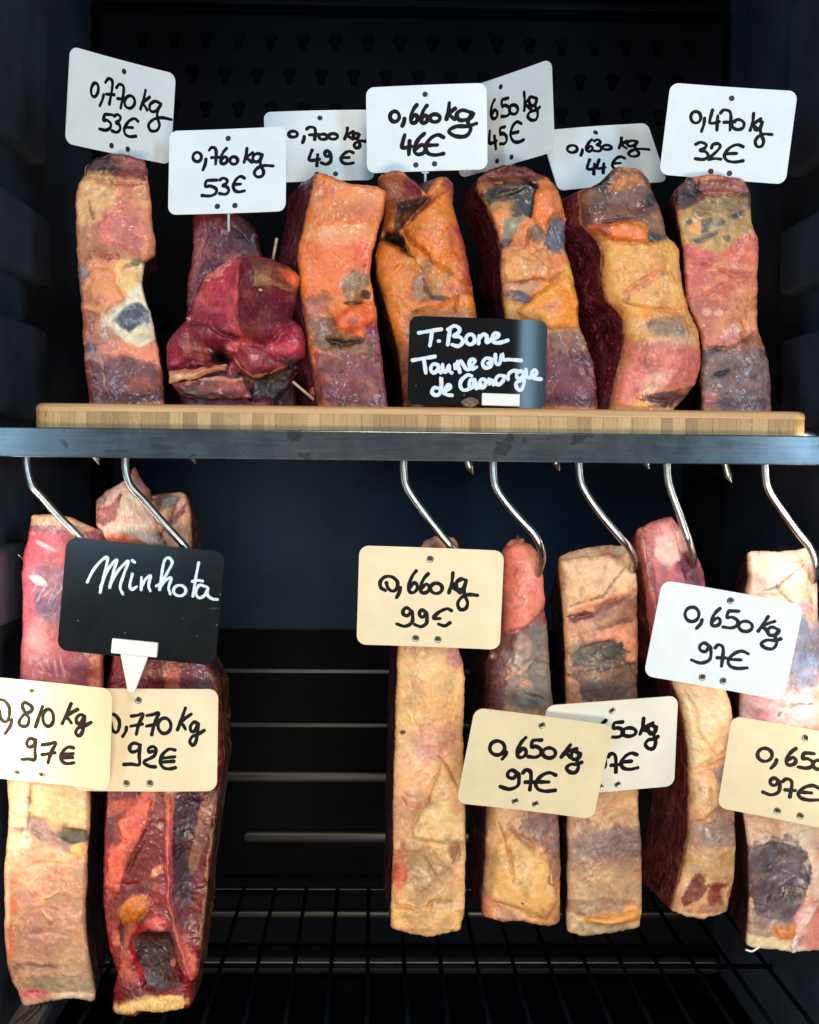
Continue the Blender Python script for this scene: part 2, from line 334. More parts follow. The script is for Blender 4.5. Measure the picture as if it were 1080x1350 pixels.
# crisp-edged natural patches of each steak, some with light and shade painted in (outline in enlarged-crop coordinates, colour, strength, edge softness, step height in mm)
def G(o, *ps):
    ox, oy, s = o; return [('G', [(ox+x*s, oy+y*s) for x, y in p[0]], p[1], p[2] if len(p) > 2 else .9, p[3] if len(p) > 3 else 2.2, p[4] if len(p) > 4 else 0) for p in ps]
POLY = {
11: G((80, 190, .2593), ([(85, 260), (130, 170), (250, 190), (300, 260), (280, 340), (190, 400), (110, 420), (75, 380)], (206, 160, 104), .7, 6),
    ([(240, 340), (330, 350), (440, 420), (460, 520), (380, 550), (250, 500), (210, 420)], (206, 108, 94), .6, 6, .8),
    ([(120, 700), (180, 630), (250, 640), (330, 790), (300, 830), (190, 860), (110, 840)], (224, 138, 90), .85, 3, 1.4),
    ([(330, 640), (410, 610), (425, 760), (460, 860), (490, 990), (400, 1030), (330, 1000), (215, 900), (330, 820), (370, 720)], (202, 192, 164), .9, 2.5),
    ([(300, 650), (400, 620), (405, 720), (350, 760), (305, 720)], (212, 172, 100), .85, 3), 
    ([(270, 900), (330, 830), (400, 800), (450, 850), (455, 910), (390, 930), (350, 960), (300, 930)], (34, 46, 88), .92, 4),
    ([(125, 1100), (220, 1110), (330, 1070), (480, 1120), (530, 1300), (146, 1300)], (108, 44, 46), .8, 4), ([(330, 1190), (450, 1180), (470, 1240), (360, 1250)], (148, 66, 42), .7, 4), ([(205, 1060), (300, 1080), (330, 1130), (260, 1160), (215, 1150)], (132, 92, 104), .6, 4)),
31: G((210, 270, .2), ([(290, 500), (400, 440), (440, 385), (560, 395), (545, 640), (535, 780), (560, 880), (440, 850), (330, 800), (215, 760), (225, 640)], (164, 58, 74), .95, 1.2, 1.5),
    ([(560, 395), (640, 400), (660, 560), (900, 590), (905, 640), (860, 760), (740, 850), (700, 930), (600, 900), (560, 880), (535, 780), (545, 640)], (92, 19, 36), .95, 1.0, 0),  # right face painted darker, left face lighter, as if lit from the left
    ([(280, 600), (340, 680), (430, 690), (420, 730), (330, 740), (240, 690), (235, 620)], (178, 84, 96), .6, 4),
    ([(615, 385), (800, 415), (930, 450), (930, 570), (880, 575), (760, 540), (650, 565), (640, 480)], (112, 60, 38), .96, 1.5, 4), ([(780, 430), (925, 455), (930, 560), (830, 500)], (190, 84, 44), .85, 2.5), ([(640, 500), (700, 490), (880, 570), (760, 545), (650, 565)], (150, 110, 78), .8, 2),
    ([(290, 495), (380, 450), (430, 380), (500, 400), (450, 430), (420, 470), (450, 500), (380, 515), (340, 490)], (208, 116, 108), .95, 1.5, 2.5),
    ([(160, 790), (330, 810), (430, 870), (560, 910), (440, 990), (450, 1040), (60, 1075), (40, 1000), (60, 910)], (122, 30, 50), .9, 2, 3),
    ([(150, 900), (240, 860), (300, 920), (330, 1000), (260, 1040), (180, 1000)], (124, 58, 48), .85, 3, -2), ([(60, 950), (130, 930), (160, 1040), (70, 1060)], (156, 60, 72), .5, 5),
    ([(330, 930), (400, 960), (450, 1020), (440, 1045), (340, 1040)], (8, 4, 6), .97, 2, -14),  # hole: its shade is painted in along with the hollow
    ([(700, 940), (880, 780), (950, 800), (960, 960), (840, 1000), (720, 990)], (152, 36, 58), .88, 2, 2), ([(740, 960), (860, 900), (930, 900), (900, 950), (800, 985)], (186, 70, 84), .6, 3),
    ([(430, 940), (520, 920), (700, 960), (840, 1065), (740, 1105), (620, 1138), (540, 1085), (490, 1000)], (122, 32, 46), .95, 1.5, 4), ([(430, 940), (500, 915), (545, 930), (520, 980), (470, 975)], (208, 92, 94), .9, 2, 2), ([(620, 1000), (670, 1000), (660, 1035), (625, 1030)], (212, 124, 106), .9, 1.5),
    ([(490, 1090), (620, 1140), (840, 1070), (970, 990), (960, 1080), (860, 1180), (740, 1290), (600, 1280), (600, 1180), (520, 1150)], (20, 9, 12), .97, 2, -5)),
43: G((370, 220, .2443), ([(185, 1000), (320, 1030), (450, 1010), (555, 1000), (590, 1290), (212, 1290)], (116, 46, 56), .85, 4), ([(150, 830), (290, 800), (320, 900), (430, 920), (540, 940), (500, 1010), (350, 1000), (200, 990)], (126, 84, 52), .85, 4, -.6),
    ([(170, 700), (240, 690), (270, 760), (230, 800), (180, 790)], (140, 74, 60), .7, 4), ([(300, 830), (350, 780), (430, 750), (510, 740), (528, 810), (450, 860), (390, 900), (320, 880)], (230, 104, 54), .92, 2.5, 3), ([(360, 830), (420, 820), (420, 880), (370, 900)], (172, 58, 40), .7, 4),
    ([(340, 640), (370, 580), (470, 580), (480, 640), (440, 660), (430, 720), (370, 735), (330, 690)], (140, 108, 72), .9, 3), ([(450, 670), (490, 690), (480, 715), (430, 710)], (54, 24, 20), .95, 1.5, -2), ([(240, 330), (480, 340), (500, 400), (300, 430), (180, 420)], (238, 168, 120), .35, 7), ([(440, 880), (530, 850), (545, 960), (460, 970)], (124, 58, 70), .8, 4), ([(250, 925), (330, 930), (330, 965), (270, 965)], (30, 22, 14), .95, 2, -3), ([(330, 935), (450, 935), (450, 955), (340, 960)], (36, 26, 20), .85, 2, -2)),
57: G((490, 220, .2443), ([(60, 345), (130, 350), (170, 410), (200, 470), (150, 430), (100, 400)], (12, 6, 5), .97, 2, -10), ([(150, 190), (290, 160), (320, 165), (190, 300), (160, 340), (120, 340)], (42, 17, 16), .92, 3, -6),  # cleft and hollow under the peak have their shade in the colour
    ([(180, 330), (320, 200), (420, 130), (460, 250), (500, 420), (540, 640), (470, 620), (400, 560), (320, 520), (260, 440), (190, 390)], (222, 120, 54), .5, 2.5, 3.5), ([(440, 330), (480, 340), (545, 650), (470, 640), (500, 540)], (170, 54, 66), .8, 4), ([(170, 300), (320, 190), (350, 180), (330, 215), (230, 290)], (150, 50, 40), .7, 3),
    ([(240, 590), (290, 600), (330, 700), (270, 740), (200, 720), (210, 660)], (160, 116, 94), .85, 3, 1), ([(320, 700), (400, 700), (395, 725), (330, 725)], (70, 50, 34), .85, 2), ([(240, 570), (290, 560), (290, 590), (250, 600)], (110, 84, 64), .7, 2.5)),
71: G((610, 200, .2592), ([(105, 215), (240, 170), (390, 165), (370, 230), (350, 340), (300, 320), (260, 240), (130, 265)], (22, 19, 18), .97, 2.2), ([(270, 240), (340, 250), (330, 310), (280, 320), (240, 300)], (52, 50, 50), .85, 3), ([(210, 350), (300, 320), (330, 340), (260, 390), (210, 450)], (142, 126, 102), .9, 2),
    ([(260, 420), (330, 370), (340, 400), (320, 490), (240, 480)], (206, 112, 62), .95, 2, 1.2), ([(340, 370), (400, 390), (420, 450), (350, 460)], (116, 90, 72), .95, 1.8), ([(430, 370), (480, 320), (525, 360), (525, 500), (450, 500), (420, 440)], (96, 86, 90), .95, 1.8), ([(440, 430), (520, 420), (520, 490), (460, 490)], (66, 68, 84), .75, 4), ([(370, 200), (480, 180), (530, 350), (470, 325), (430, 360), (420, 420), (350, 340)], (216, 116, 60), .95, 1.8, 3),
    ([(205, 520), (420, 480), (445, 560), (430, 650), (300, 665), (210, 660)], (214, 142, 84), .8, 2, 1.5), ([(235, 720), (310, 715), (360, 745), (320, 775), (250, 750)], (78, 84, 104), .97, 2), ([(360, 740), (470, 680), (530, 620), (590, 780), (600, 880), (450, 900), (300, 850), (280, 820)], (232, 142, 48), .92, 2, 3), ([(390, 800), (480, 750), (500, 780), (430, 820)], (194, 118, 84), .85, 2.5), ([(420, 950), (560, 900), (650, 1000), (690, 1300), (360, 1300)], (110, 46, 60), .85, 5), ([(440, 930), (580, 900), (640, 1010), (520, 1020), (440, 990)], (146, 104, 80), .8, 5)),
83: G((745, 210, .252), ([(50, 180), (170, 140), (300, 66), (440, 80), (490, 210), (530, 330), (460, 290), (330, 320), (220, 340), (110, 340), (60, 280)], (104, 62, 52), .95, 2.5, 1), ([(150, 150), (210, 110), (260, 75), (220, 150), (200, 180)], (34, 26, 22), .9, 2.5), ([(215, 160), (290, 90), (380, 85), (420, 130), (330, 160), (230, 175)], (182, 114, 64), .9, 3), ([(60, 200), (150, 160), (190, 200), (120, 240)], (134, 82, 54), .8, 3), ([(250, 180), (340, 190), (390, 260), (300, 300), (200, 290)], (128, 84, 76), .7, 4), ([(410, 200), (460, 170), (485, 230), (430, 250)], (42, 42, 52), .97, 1.8),
    ([(400, 300), (500, 260), (535, 400), (440, 400)], (130, 88, 66), .9, 2.5), ([(130, 360), (290, 330), (420, 360), (425, 430), (280, 440), (220, 410)], (214, 112, 52), .95, 1.8, 2.5), ([(130, 360), (230, 345), (270, 440), (210, 410)], (164, 56, 42), .8, 3), ([(430, 380), (500, 390), (490, 420), (430, 440)], (66, 66, 74), .95, 1.8),
    ([(215, 450), (440, 450), (570, 430), (605, 490), (615, 620), (640, 760), (560, 790), (400, 780), (280, 745), (225, 690)], (222, 160, 88), .75, 2.5, 1.5), ([(280, 740), (380, 640), (520, 570), (540, 600), (400, 680), (310, 750)], (190, 106, 76), .7, 3), ([(420, 850), (500, 850), (620, 880), (600, 930), (520, 930), (430, 890)], (138, 114, 98), .8, 5), ([(330, 950), (700, 1000), (715, 1080), (690, 1180), (560, 1200), (400, 1200), (300, 1290), (270, 1290), (320, 1050)], (208, 110, 100), .75, 6), ([(420, 1130), (560, 1110), (520, 1180), (430, 1240), (400, 1200)], (218, 176, 150), .6, 4), ([(400, 1240), (540, 1210), (680, 1180), (640, 1260), (520, 1300), (430, 1270)], (94, 46, 50), .9, 3)),
97: G((865, 220, .2446), ([(105, 180), (150, 100), (230, 90), (240, 150), (190, 220), (120, 240)], (46, 11, 21), .95, 2), ([(230, 90), (490, 95), (510, 130), (380, 160), (270, 165)], (142, 72, 66), .9, 2.5, 1), ([(200, 220), (330, 170), (500, 160), (500, 230), (330, 260), (190, 270)], (128, 102, 62), .9, 3), ([(130, 280), (330, 250), (500, 240), (530, 330), (460, 380), (390, 440), (300, 460), (150, 410)], (168, 134, 80), .8, 3), ([(230, 290), (290, 280), (280, 350), (240, 370)], (70, 64, 68), .95, 2), ([(385, 270), (460, 235), (470, 262), (410, 285)], (52, 50, 57), .97, 1.6), ([(190, 400), (300, 350), (320, 370), (220, 410)], (76, 72, 74), .92, 2), ([(320, 310), (360, 285), (370, 310), (330, 330)], (90, 84, 80), .9, 2), ([(175, 320), (225, 300), (230, 360), (200, 370)], (224, 142, 72), .95, 1.8), ([(340, 380), (390, 370), (400, 400), (370, 410)], (72, 70, 46), .85, 2.5),
    ([(148, 430), (260, 450), (330, 490), (260, 580), (155, 560)], (192, 84, 80), .8, 3), ([(410, 430), (500, 360), (548, 400), (550, 500), (400, 490)], (206, 104, 86), .75, 4), ([(245, 985), (370, 985), (460, 1000), (560, 960), (600, 1000), (625, 1310), (250, 1310)], (112, 86, 84), .92, 2.2, -.8), ([(280, 1130), (330, 1100), (400, 1090), (380, 1130), (300, 1145)], (46, 42, 49), .9, 2), ([(270, 990), (340, 990), (330, 1015), (280, 1010)], (64, 48, 46), .85, 2), ([(250, 1210), (320, 1220), (330, 1310), (250, 1310)], (186, 96, 92), .8, 3)),
103: G((0, 1020, .2407), ([(40, 40), (150, 40), (145, 280), (45, 290)], (244, 210, 164), .8, 3, 1), ([(165, 235), (260, 250), (270, 310), (350, 350), (400, 390), (390, 440), (270, 400), (180, 330)], (152, 116, 106), .9, 2.5, -.6), ([(370, 290), (440, 300), (475, 330), (460, 370), (400, 390), (330, 360)], (92, 80, 64), .95, 2), ([(390, 410), (450, 390), (465, 440), (410, 460)], (232, 172, 100), .95, 1.8, 2), ([(180, 50), (490, 50), (490, 300), (380, 290), (260, 240), (185, 220)], (230, 182, 128), .7, 3, 1)),
113: G((0, 610, .287), ([(440, 165), (520, 110), (590, 70), (625, 30), (640, 100), (700, 220), (760, 380), (500, 350), (440, 290)], (234, 176, 152), .9, 2, 4), ([(445, 270), (460, 210), (520, 200), (570, 130), (582, 170), (540, 260), (480, 290)], (130, 36, 58), .95, 1.8), ([(490, 180), (520, 120), (570, 80), (580, 110), (530, 180), (500, 195)], (242, 202, 190), .95, 1.6, 1.5), ([(430, 150), (480, 140), (500, 170), (450, 230), (440, 260)], (104, 78, 80), .9, 2), ([(580, 130), (640, 150), (720, 300), (760, 380), (640, 370), (570, 330), (470, 300), (550, 260)], (242, 208, 184), .92, 2.5), ([(500, 340), (560, 310), (640, 340), (700, 380), (520, 370)], (200, 86, 64), .8, 4),
    ([(700, 180), (790, 155), (850, 140), (875, 230), (880, 390), (800, 380), (730, 300)], (206, 150, 112), .92, 2), ([(700, 190), (790, 150), (840, 160), (800, 200), (730, 220)], (114, 104, 98), .95, 2), ([(860, 180), (850, 230), (780, 290), (740, 330), (760, 290), (830, 210)], (122, 20, 32), .95, 1.6)) +
  G((120, 1020, .2408), ([(150, 250), (250, 200), (330, 120), (350, 140), (320, 260), (240, 400), (190, 520), (150, 650), (105, 620), (95, 470), (130, 410), (200, 380)], (206, 100, 82), .92, 2, 1.5), ([(80, 200), (130, 150), (230, 140), (240, 170), (150, 220), (90, 240)], (176, 82, 60), .85, 2.5), ([(460, 120), (600, 120), (570, 330), (530, 480), (540, 640), (520, 720), (460, 650), (455, 400)], (62, 22, 38), .92, 2), ([(600, 330), (640, 180), (690, 120), (650, 330), (560, 560), (540, 540), (545, 420)], (140, 92, 72), .9, 2), ([(420, 110), (450, 110), (450, 400), (450, 680), (520, 960), (560, 1120), (540, 1130), (480, 940), (425, 690), (415, 400)], (206, 96, 94), .95, 1.5, 2),
    ([(140, 750), (240, 660), (320, 650), (310, 720), (250, 800), (180, 800)], (200, 116, 56), .88, 3, 1.2), ([(230, 880), (330, 850), (440, 880), (470, 1000), (510, 1150), (400, 1190), (290, 1170), (260, 1050), (215, 950)], (62, 17, 18), .95, 3, -3), ([(210, 950), (230, 870), (320, 830), (240, 900), (240, 980), (300, 1120), (280, 1170), (250, 1080)], (178, 30, 44), .9, 2), ([(320, 800), (370, 760), (430, 800), (420, 860), (330, 860)], (216, 100, 92), .95, 2, 2), ([(340, 830), (370, 800), (410, 830), (400, 855)], (238, 164, 146), .8, 2), ([(120, 1270), (270, 1230), (390, 1200), (510, 1210), (510, 1290), (230, 1295), (130, 1310)], (228, 188, 128), .95, 2, 1.5), ([(130, 1200), (180, 1150), (250, 1180), (230, 1230), (150, 1250)], (122, 14, 26), .9, 2), ([(340, 530), (400, 485), (400, 520), (360, 555)], (206, 134, 104), .95, 1.6)),
127: G((500, 840, .2966), ([(275, 550), (345, 655), (380, 760), (380, 900), (240, 900), (150, 880), (150, 830), (215, 720)], (234, 190, 130), .75, 1.8, 2.6), ([(180, 460), (260, 420), (330, 520), (260, 530), (180, 550)], (206, 144, 120), .7, 3), ([(130, 960), (220, 920), (280, 1000), (330, 1040), (260, 1130), (170, 1190), (90, 1160), (120, 1060)], (182, 138, 90), .8, 3, -1.4), ([(315, 930), (360, 920), (365, 990), (330, 1000)], (168, 108, 72), .85, 2.5, -1.5), ([(55, 1200), (200, 1210), (380, 1190), (370, 1300), (60, 1300)], (222, 166, 98), .9, 2, 2), ([(310, 50), (370, 90), (365, 130), (330, 90)], (210, 120, 116), .9, 2), ([(90, 900), (120, 900), (125, 970), (100, 980)], (170, 104, 66), .7, 2.5), ([(66, 1000), (110, 990), (130, 1080), (80, 1140)], (206, 80, 46), .75, 4)),
139: G((620, 700, .3927), ([(106, 60), (180, 40), (226, 60), (250, 150), (254, 230), (220, 290), (150, 340), (110, 320)], (234, 126, 106), .97, 2, 4), ([(180, 100), (230, 90), (240, 160), (190, 190)], (242, 160, 138), .6, 4), ([(180, 340), (260, 320), (275, 580), (180, 600), (110, 570), (120, 500), (170, 470), (215, 420), (210, 370)], (120, 108, 98), .85, 2.2), ([(60, 450), (110, 340), (160, 350), (130, 430), (120, 500), (110, 600), (60, 600)], (110, 52, 52), .9, 3), ([(140, 370), (190, 360), (210, 400), (170, 460), (140, 440)], (168, 130, 112), .7, 3, 1), ([(190, 960), (300, 950), (304, 1090), (280, 1090), (230, 1040)], (144, 106, 98), .88, 2.5), ([(70, 1230), (90, 1040), (140, 1010), (190, 1060), (260, 1110), (290, 1240), (250, 1290), (150, 1250)], (228, 172, 100), .92, 2, 3)),
151: G((720, 700, .4), ([(150, 270), (304, 205), (304, 280), (160, 320)], (150, 104, 84), .88, 2), ([(48, 100), (200, 80), (290, 95), (302, 190), (180, 230), (62, 275)], (230, 180, 136), .95, 1.6, 3.5), ([(62, 278), (140, 262), (160, 280), (90, 302)], (116, 56, 56), .95, 1.6, -1.5), ([(110, 340), (300, 290), (304, 330), (290, 410), (250, 380), (240, 350), (130, 370)], (206, 138, 110), .9, 1.8, 1.6), ([(66, 470), (300, 430), (300, 560), (120, 560), (110, 500)], (90, 58, 44), .92, 2.5), ([(80, 420), (110, 375), (170, 365), (190, 390), (250, 360), (255, 410), (210, 440), (90, 445)], (72, 67, 56), .97, 1.6, -.6), ([(66, 480), (105, 500), (120, 560), (66, 560)], (186, 118, 88), .9, 2), ([(120, 480), (290, 440), (280, 460), (150, 500)], (140, 98, 76), .6, 2.5), ([(180, 1000), (318, 970), (318, 1080), (200, 1070), (80, 1080), (80, 1040)], (124, 96, 88), .75, 9), ([(70, 1260), (130, 1290), (312, 1290), (312, 1330), (70, 1330)], (184, 150, 110), .92, 2), ([(130, 1260), (220, 1275), (300, 1235), (300, 1275), (200, 1290), (140, 1285)], (216, 144, 68), .97, 1.6, 3)),
163: G((820, 670, .4077), ([(100, 90), (180, 70), (190, 160), (140, 200), (100, 150)], (240, 186, 176), .85, 2.5, 1), ([(190, 150), (220, 110), (270, 240), (240, 260), (200, 200)], (112, 26, 50), .92, 2), ([(50, 90), (90, 100), (110, 250), (120, 340), (95, 340), (80, 230)], (150, 60, 66), .7, 3), ([(165, 560), (330, 570), (355, 640), (340, 760), (300, 800), (230, 840), (215, 720), (190, 620)], (240, 206, 160), .9, 2.5, 2), ([(230, 850), (330, 790), (345, 860), (300, 960), (250, 1000), (225, 940)], (226, 176, 126), .75, 2.5, 1), ([(290, 840), (340, 830), (335, 880), (300, 880)], (146, 128, 132), .85, 2.5), ([(290, 1000), (370, 980), (370, 1090), (240, 1080), (225, 1050)], (148, 114, 98), .8, 7), ([(190, 1260), (230, 1190), (250, 1210), (245, 1260), (200, 1290)], (126, 44, 28), .95, 1.6), ([(270, 1215), (330, 1210), (310, 1240), (330, 1280), (280, 1280), (295, 1240)], (128, 46, 30), .95, 1.6)),
179: G((950, 700, .4222), ([(95, 80), (300, 70), (300, 130), (200, 180), (95, 200)], (240, 206, 180), .8, 3), ([(240, 330), (320, 260), (330, 480), (230, 490), (210, 430)], (104, 118, 146), .85, 4), ([(90, 520), (160, 500), (220, 540), (130, 580), (80, 580)], (200, 138, 142), .7, 3), ([(100, 990), (180, 960), (270, 990), (280, 1060), (260, 1160), (200, 1220), (110, 1200), (95, 1080)], (90, 69, 76), .95, 2), ([(150, 1010), (240, 1010), (240, 1080), (170, 1090)], (120, 104, 116), .6, 4), ([(230, 1290), (270, 1200), (320, 1140), (330, 1310)], (224, 146, 136), .9, 2), ([(270, 1070), (310, 1030), (320, 1150), (285, 1150)], (244, 206, 184), .95, 1.8, 3.5), ([(170, 1240), (220, 1235), (225, 1270), (180, 1270)], (222, 130, 68), .95, 1.8, 2), ([(80, 1272), (230, 1280), (230, 1310), (80, 1300)], (214, 190, 146), .9, 2)),
}

# ------------------------------------------------------------------ the cabinet
cab = thing('maturing_cabinet', 'dark navy plastic interior of a refrigerated meat maturing cabinet with perforated back', 'cabinet', (0.04, 0.2, -0.56))
CL = Vector(cab.location)
def cbox(name, x0, x1, y0, y1, z0, z1, mat, bev=0.0, seg=2, parent=None):
    return box_obj(name, (x0-CL.x, x1-CL.x, y0-CL.y, y1-CL.y, z0-CL.z, z1-CL.z), mat, parent or cab, bev, seg)
XL, XR, YB = -0.318, 0.398, 0.478
cbox('back_wall', XL-.03, XR+.03, YB, YB+.03, -.62, .62, M_cab)
cbox('side_wall', XL-.03, XL, -.02, YB-.001, -.62, .62, M_side)
cbox('side_wall', XR, XR+.03, -.02, YB-.001, -.62, .62, M_side)
cbox('ceiling', XL+.001, XR-.001, -.02, YB-.001, .575, .605, M_cab)
cbox('floor_pan', XL+.001, XR-.001, -.02, YB-.001, -.605, -.575, M_cab)
cbox('floor_step', XL+.002, XR-.002, YB-.05, YB-.002, -.573, -.553, M_ridge, .008, 3)
duct = cbox('air_duct_panel', -.306, .386, YB-.028, YB-.001, .012, .490, M_cab, .003)
cbox('duct_lip', -.30, .38, YB-.050, YB-.030, .493, .503, M_cab, .003)
cbox('lower_back_panel', -.290, .350, YB-.024, YB-.001, -.190, .008, M_panel, .003)
# stamped vent louvres on the perforated panel
def louvre_bm():
    bm = bmesh.new()
    out = [(-.0075, .003), (-.0068, .0062), (-.003, .0085), (.003, .0085), (.0068, .0062), (.0075, .003), (.0045, -.001), (.003, -.0095), (-.003, -.0095), (-.0045, -.001)]
    f = [bm.verts.new((x, 0, z)) for x, z in out]; g = [bm.verts.new((x*.72, -.0026, z*.72+.001)) for x, z in out]
    bm.faces.new(g)
    for i in range(len(out)):
        k = (i+1) % len(out); bm.faces.new((f[i], f[k], g[k], g[i]))
    return bm
lv = None
for row, (py, x0, n) in enumerate([(53, 187, 18), (99, 211, 17), (144, 187, 18), (188, 211, 17)]):
    for k in range(n):
        p = P(x0+k*42.6, py+.0185*(k*42.6)-2, YB-.0285)
        if lv is None: lv = o = bm_obj('vent_louvre', louvre_bm(), M_black, cab)
        else:
            o = lv.copy(); COL.objects.link(o); o.parent = cab
        o.location = Vector(p)-CL
# moulded shelf runners on both side walls
for x0, x1 in ((XL-.005, XL+.016), (XR-.016, XR+.005)):
    for z0, z1, yb in ((.268, .43, .20), (.160, .222, .215), (.035, .118, .205), (-.14, -.075, .21)):
        cbox('shelf_runner', x0, x1, -.015, yb, z0, z1, M_side, .007, 3)
# horizontal stiffening ridges of the liner
def ridge(x0, x1, z0, z1, proud):
    bm = bmesh.new(); h = (z1-z0)/2; n = 8
    def prof(y, s):
        pts = []
        for a in np.linspace(math.pi/2, 3*math.pi/2, n): pts.append((x0+h+h*s*math.cos(a), y, (z0+z1)/2+h*s*math.sin(a)))
        for a in np.linspace(-math.pi/2, math.pi/2, n): pts.append((x1-h+h*s*math.cos(a), y, (z0+z1)/2+h*s*math.sin(a)))
        return [bm.verts.new(Vector(p)-CL) for p in pts]
    rs = [prof(YB, 1), prof(YB-proud*.6, .93), prof(YB-proud*.92, .75), prof(YB-proud, .5)]
    for a, b in zip(rs[:-1], rs[1:]):
        for i in range(len(a)): bm.faces.new((a[i], a[(i+1) % len(a)], b[(i+1) % len(a)], b[i]))
    bm.faces.new(rs[-1])
    return bm_obj('liner_ridge', bm, M_ridge, cab, smooth=True)
ridge(-.28, .36, -.243, -.236, .002)
ridge(-.28, .36, -.305, -.297, .005)
ridge(-.28, .36, -.368, -.352, .008)
ridge(-.146, .30, -.437, -.421, .008)
ridge(-.28, .36, -.496, -.487, .006)
ridge(-.28, .36, -.523, -.513, .007)

# ------------------------------------------------------------------ wire rack on the cabinet floor
rk = thing('wire_rack', 'dark coated wire rack lying along the bottom of the cabinet', 'rack', (0.04, .2, -.478)); RL = Vector(rk.location)
def rod(name, a, b, r, mat, parent, org):
    return tube(name, [np.array(a)-org, np.array(b)-org], r, mat, parent, n=2, sides=8)
for k in range(-8, 12):
    rod('wire', (k*.0343-.0005, .425, -.473), (k*.0343-.0005, .0, -.473), .0021, M_wire, rk, np.array(RL))
for y in (.425, .20, .0):
    rod('cross_wire', (-.30, y, -.4775), (.385, y, -.4775), .0026, M_wire, rk, np.array(RL))

# ------------------------------------------------------------------ shelf frame
sh = thing('shelf_frame', 'dark steel shelf frame with a smudged flat front rail across the cabinet', 'shelf', (0.04, 0, 0)); SL = np.array(sh.location)
def sbox(name, d, mat, bev): return box_obj(name, (d[0]-SL[0], d[1]-SL[0], *d[2:]), mat, sh, bev, 3)
sbox('front_rail', (XL+.001, XR-.001, 0, .003, .0005, .0237), M_rail, .0008)
sbox('side_rail', (XL+.001, XL+.004, .0035, .40, .001, .022), M_rail, .0005)
sbox('side_rail', (XR-.004, XR-.001, .0035, .40, .001, .022), M_rail, .0005)
sbox('rear_rail', (XL+.0045, XR-.0045, .40, .403, .001, .022), M_rail, .0005)

# ------------------------------------------------------------------ cutting board
bx0, bx1 = P(42, 550, .012)[0], P(1068, 550, .012)[0]
cb = thing('cutting_board', 'thick bamboo cutting board with a block pattern edge lying on the steel shelf', 'cutting board', (float(bx0+bx1)/2, .16, .0245)); BL_ = np.array(cb.location)
def rslab(name, x0, x1, y0, y1, z0, z1, rc, bev, mat):
    bm = bmesh.new(); pts = []
    for cx, cy, a0 in ((x1-rc, y1-rc, 0), (x0+rc, y1-rc, 90), (x0+rc, y0+rc, 180), (x1-rc, y0+rc, 270)):
        for a in np.linspace(a0, a0+90, 9): pts.append((cx+rc*math.cos(math.radians(a)), cy+rc*math.sin(math.radians(a))))
    f = bm.faces.new([bm.verts.new((x-BL_[0], y-BL_[1], z0-BL_[2])) for x, y in pts])
    r = bmesh.ops.extrude_face_region(bm, geom=[f])
    tv = [v for v in r['geom'] if isinstance(v, bmesh.types.BMVert)]
    for v in tv: v.co.z += z1-z0
    if bev:
        es = [e for e in bm.edges if e.verts[0] in tv and e.verts[1] in tv]
        bmesh.ops.bevel(bm, geom=es, offset=bev, segments=5, affect='EDGES', profile=.5)
    return bm_obj(name, bm, mat, cb)
rslab('block_core', bx0, bx1, .0124, .335, .0242, .0372, .016, 0, M_blocks)
rslab('top_lamination', bx0-.0002, bx1+.0002, .0120, .3354, .0373, .0436, .0162, .004, M_strip)
BOARD_Z = .0437

# ------------------------------------------------------------------ steaks
def T(o, lst):                                   # enlarged-crop coordinates -> photo coordinates
    ox, oy, s = o; out = []
    for q in lst:
        if q[0] == 'E':
            k, cx, cy, rx, ry, c = q[:6]; rest = list(q[6:])
            out.append((k, ox+cx*s, oy+cy*s, rx*s, ry*s, c, *rest))
        elif q[0] in 'BW':
            k, cx, cy, rx, ry, h = q[:6]; out.append((k, ox+cx*s, oy+cy*s, rx*s, ry*s, h, *q[6:]))
        else:
            k, pts, wd = q[:3]; out.append((k, [(ox+x*s, oy+y*s) for x, y in pts], wd*s, *q[3:]))
    return out
def E2(o, lst): ox, oy, s = o; return [(oy+y*s, ox+x*s) for y, x in lst]      # edges as (y, x)
def X2(o, lst): ox, oy, s = o; return [(ox+x*s, oy+y*s) for x, y in lst]      # contours as (x, y)

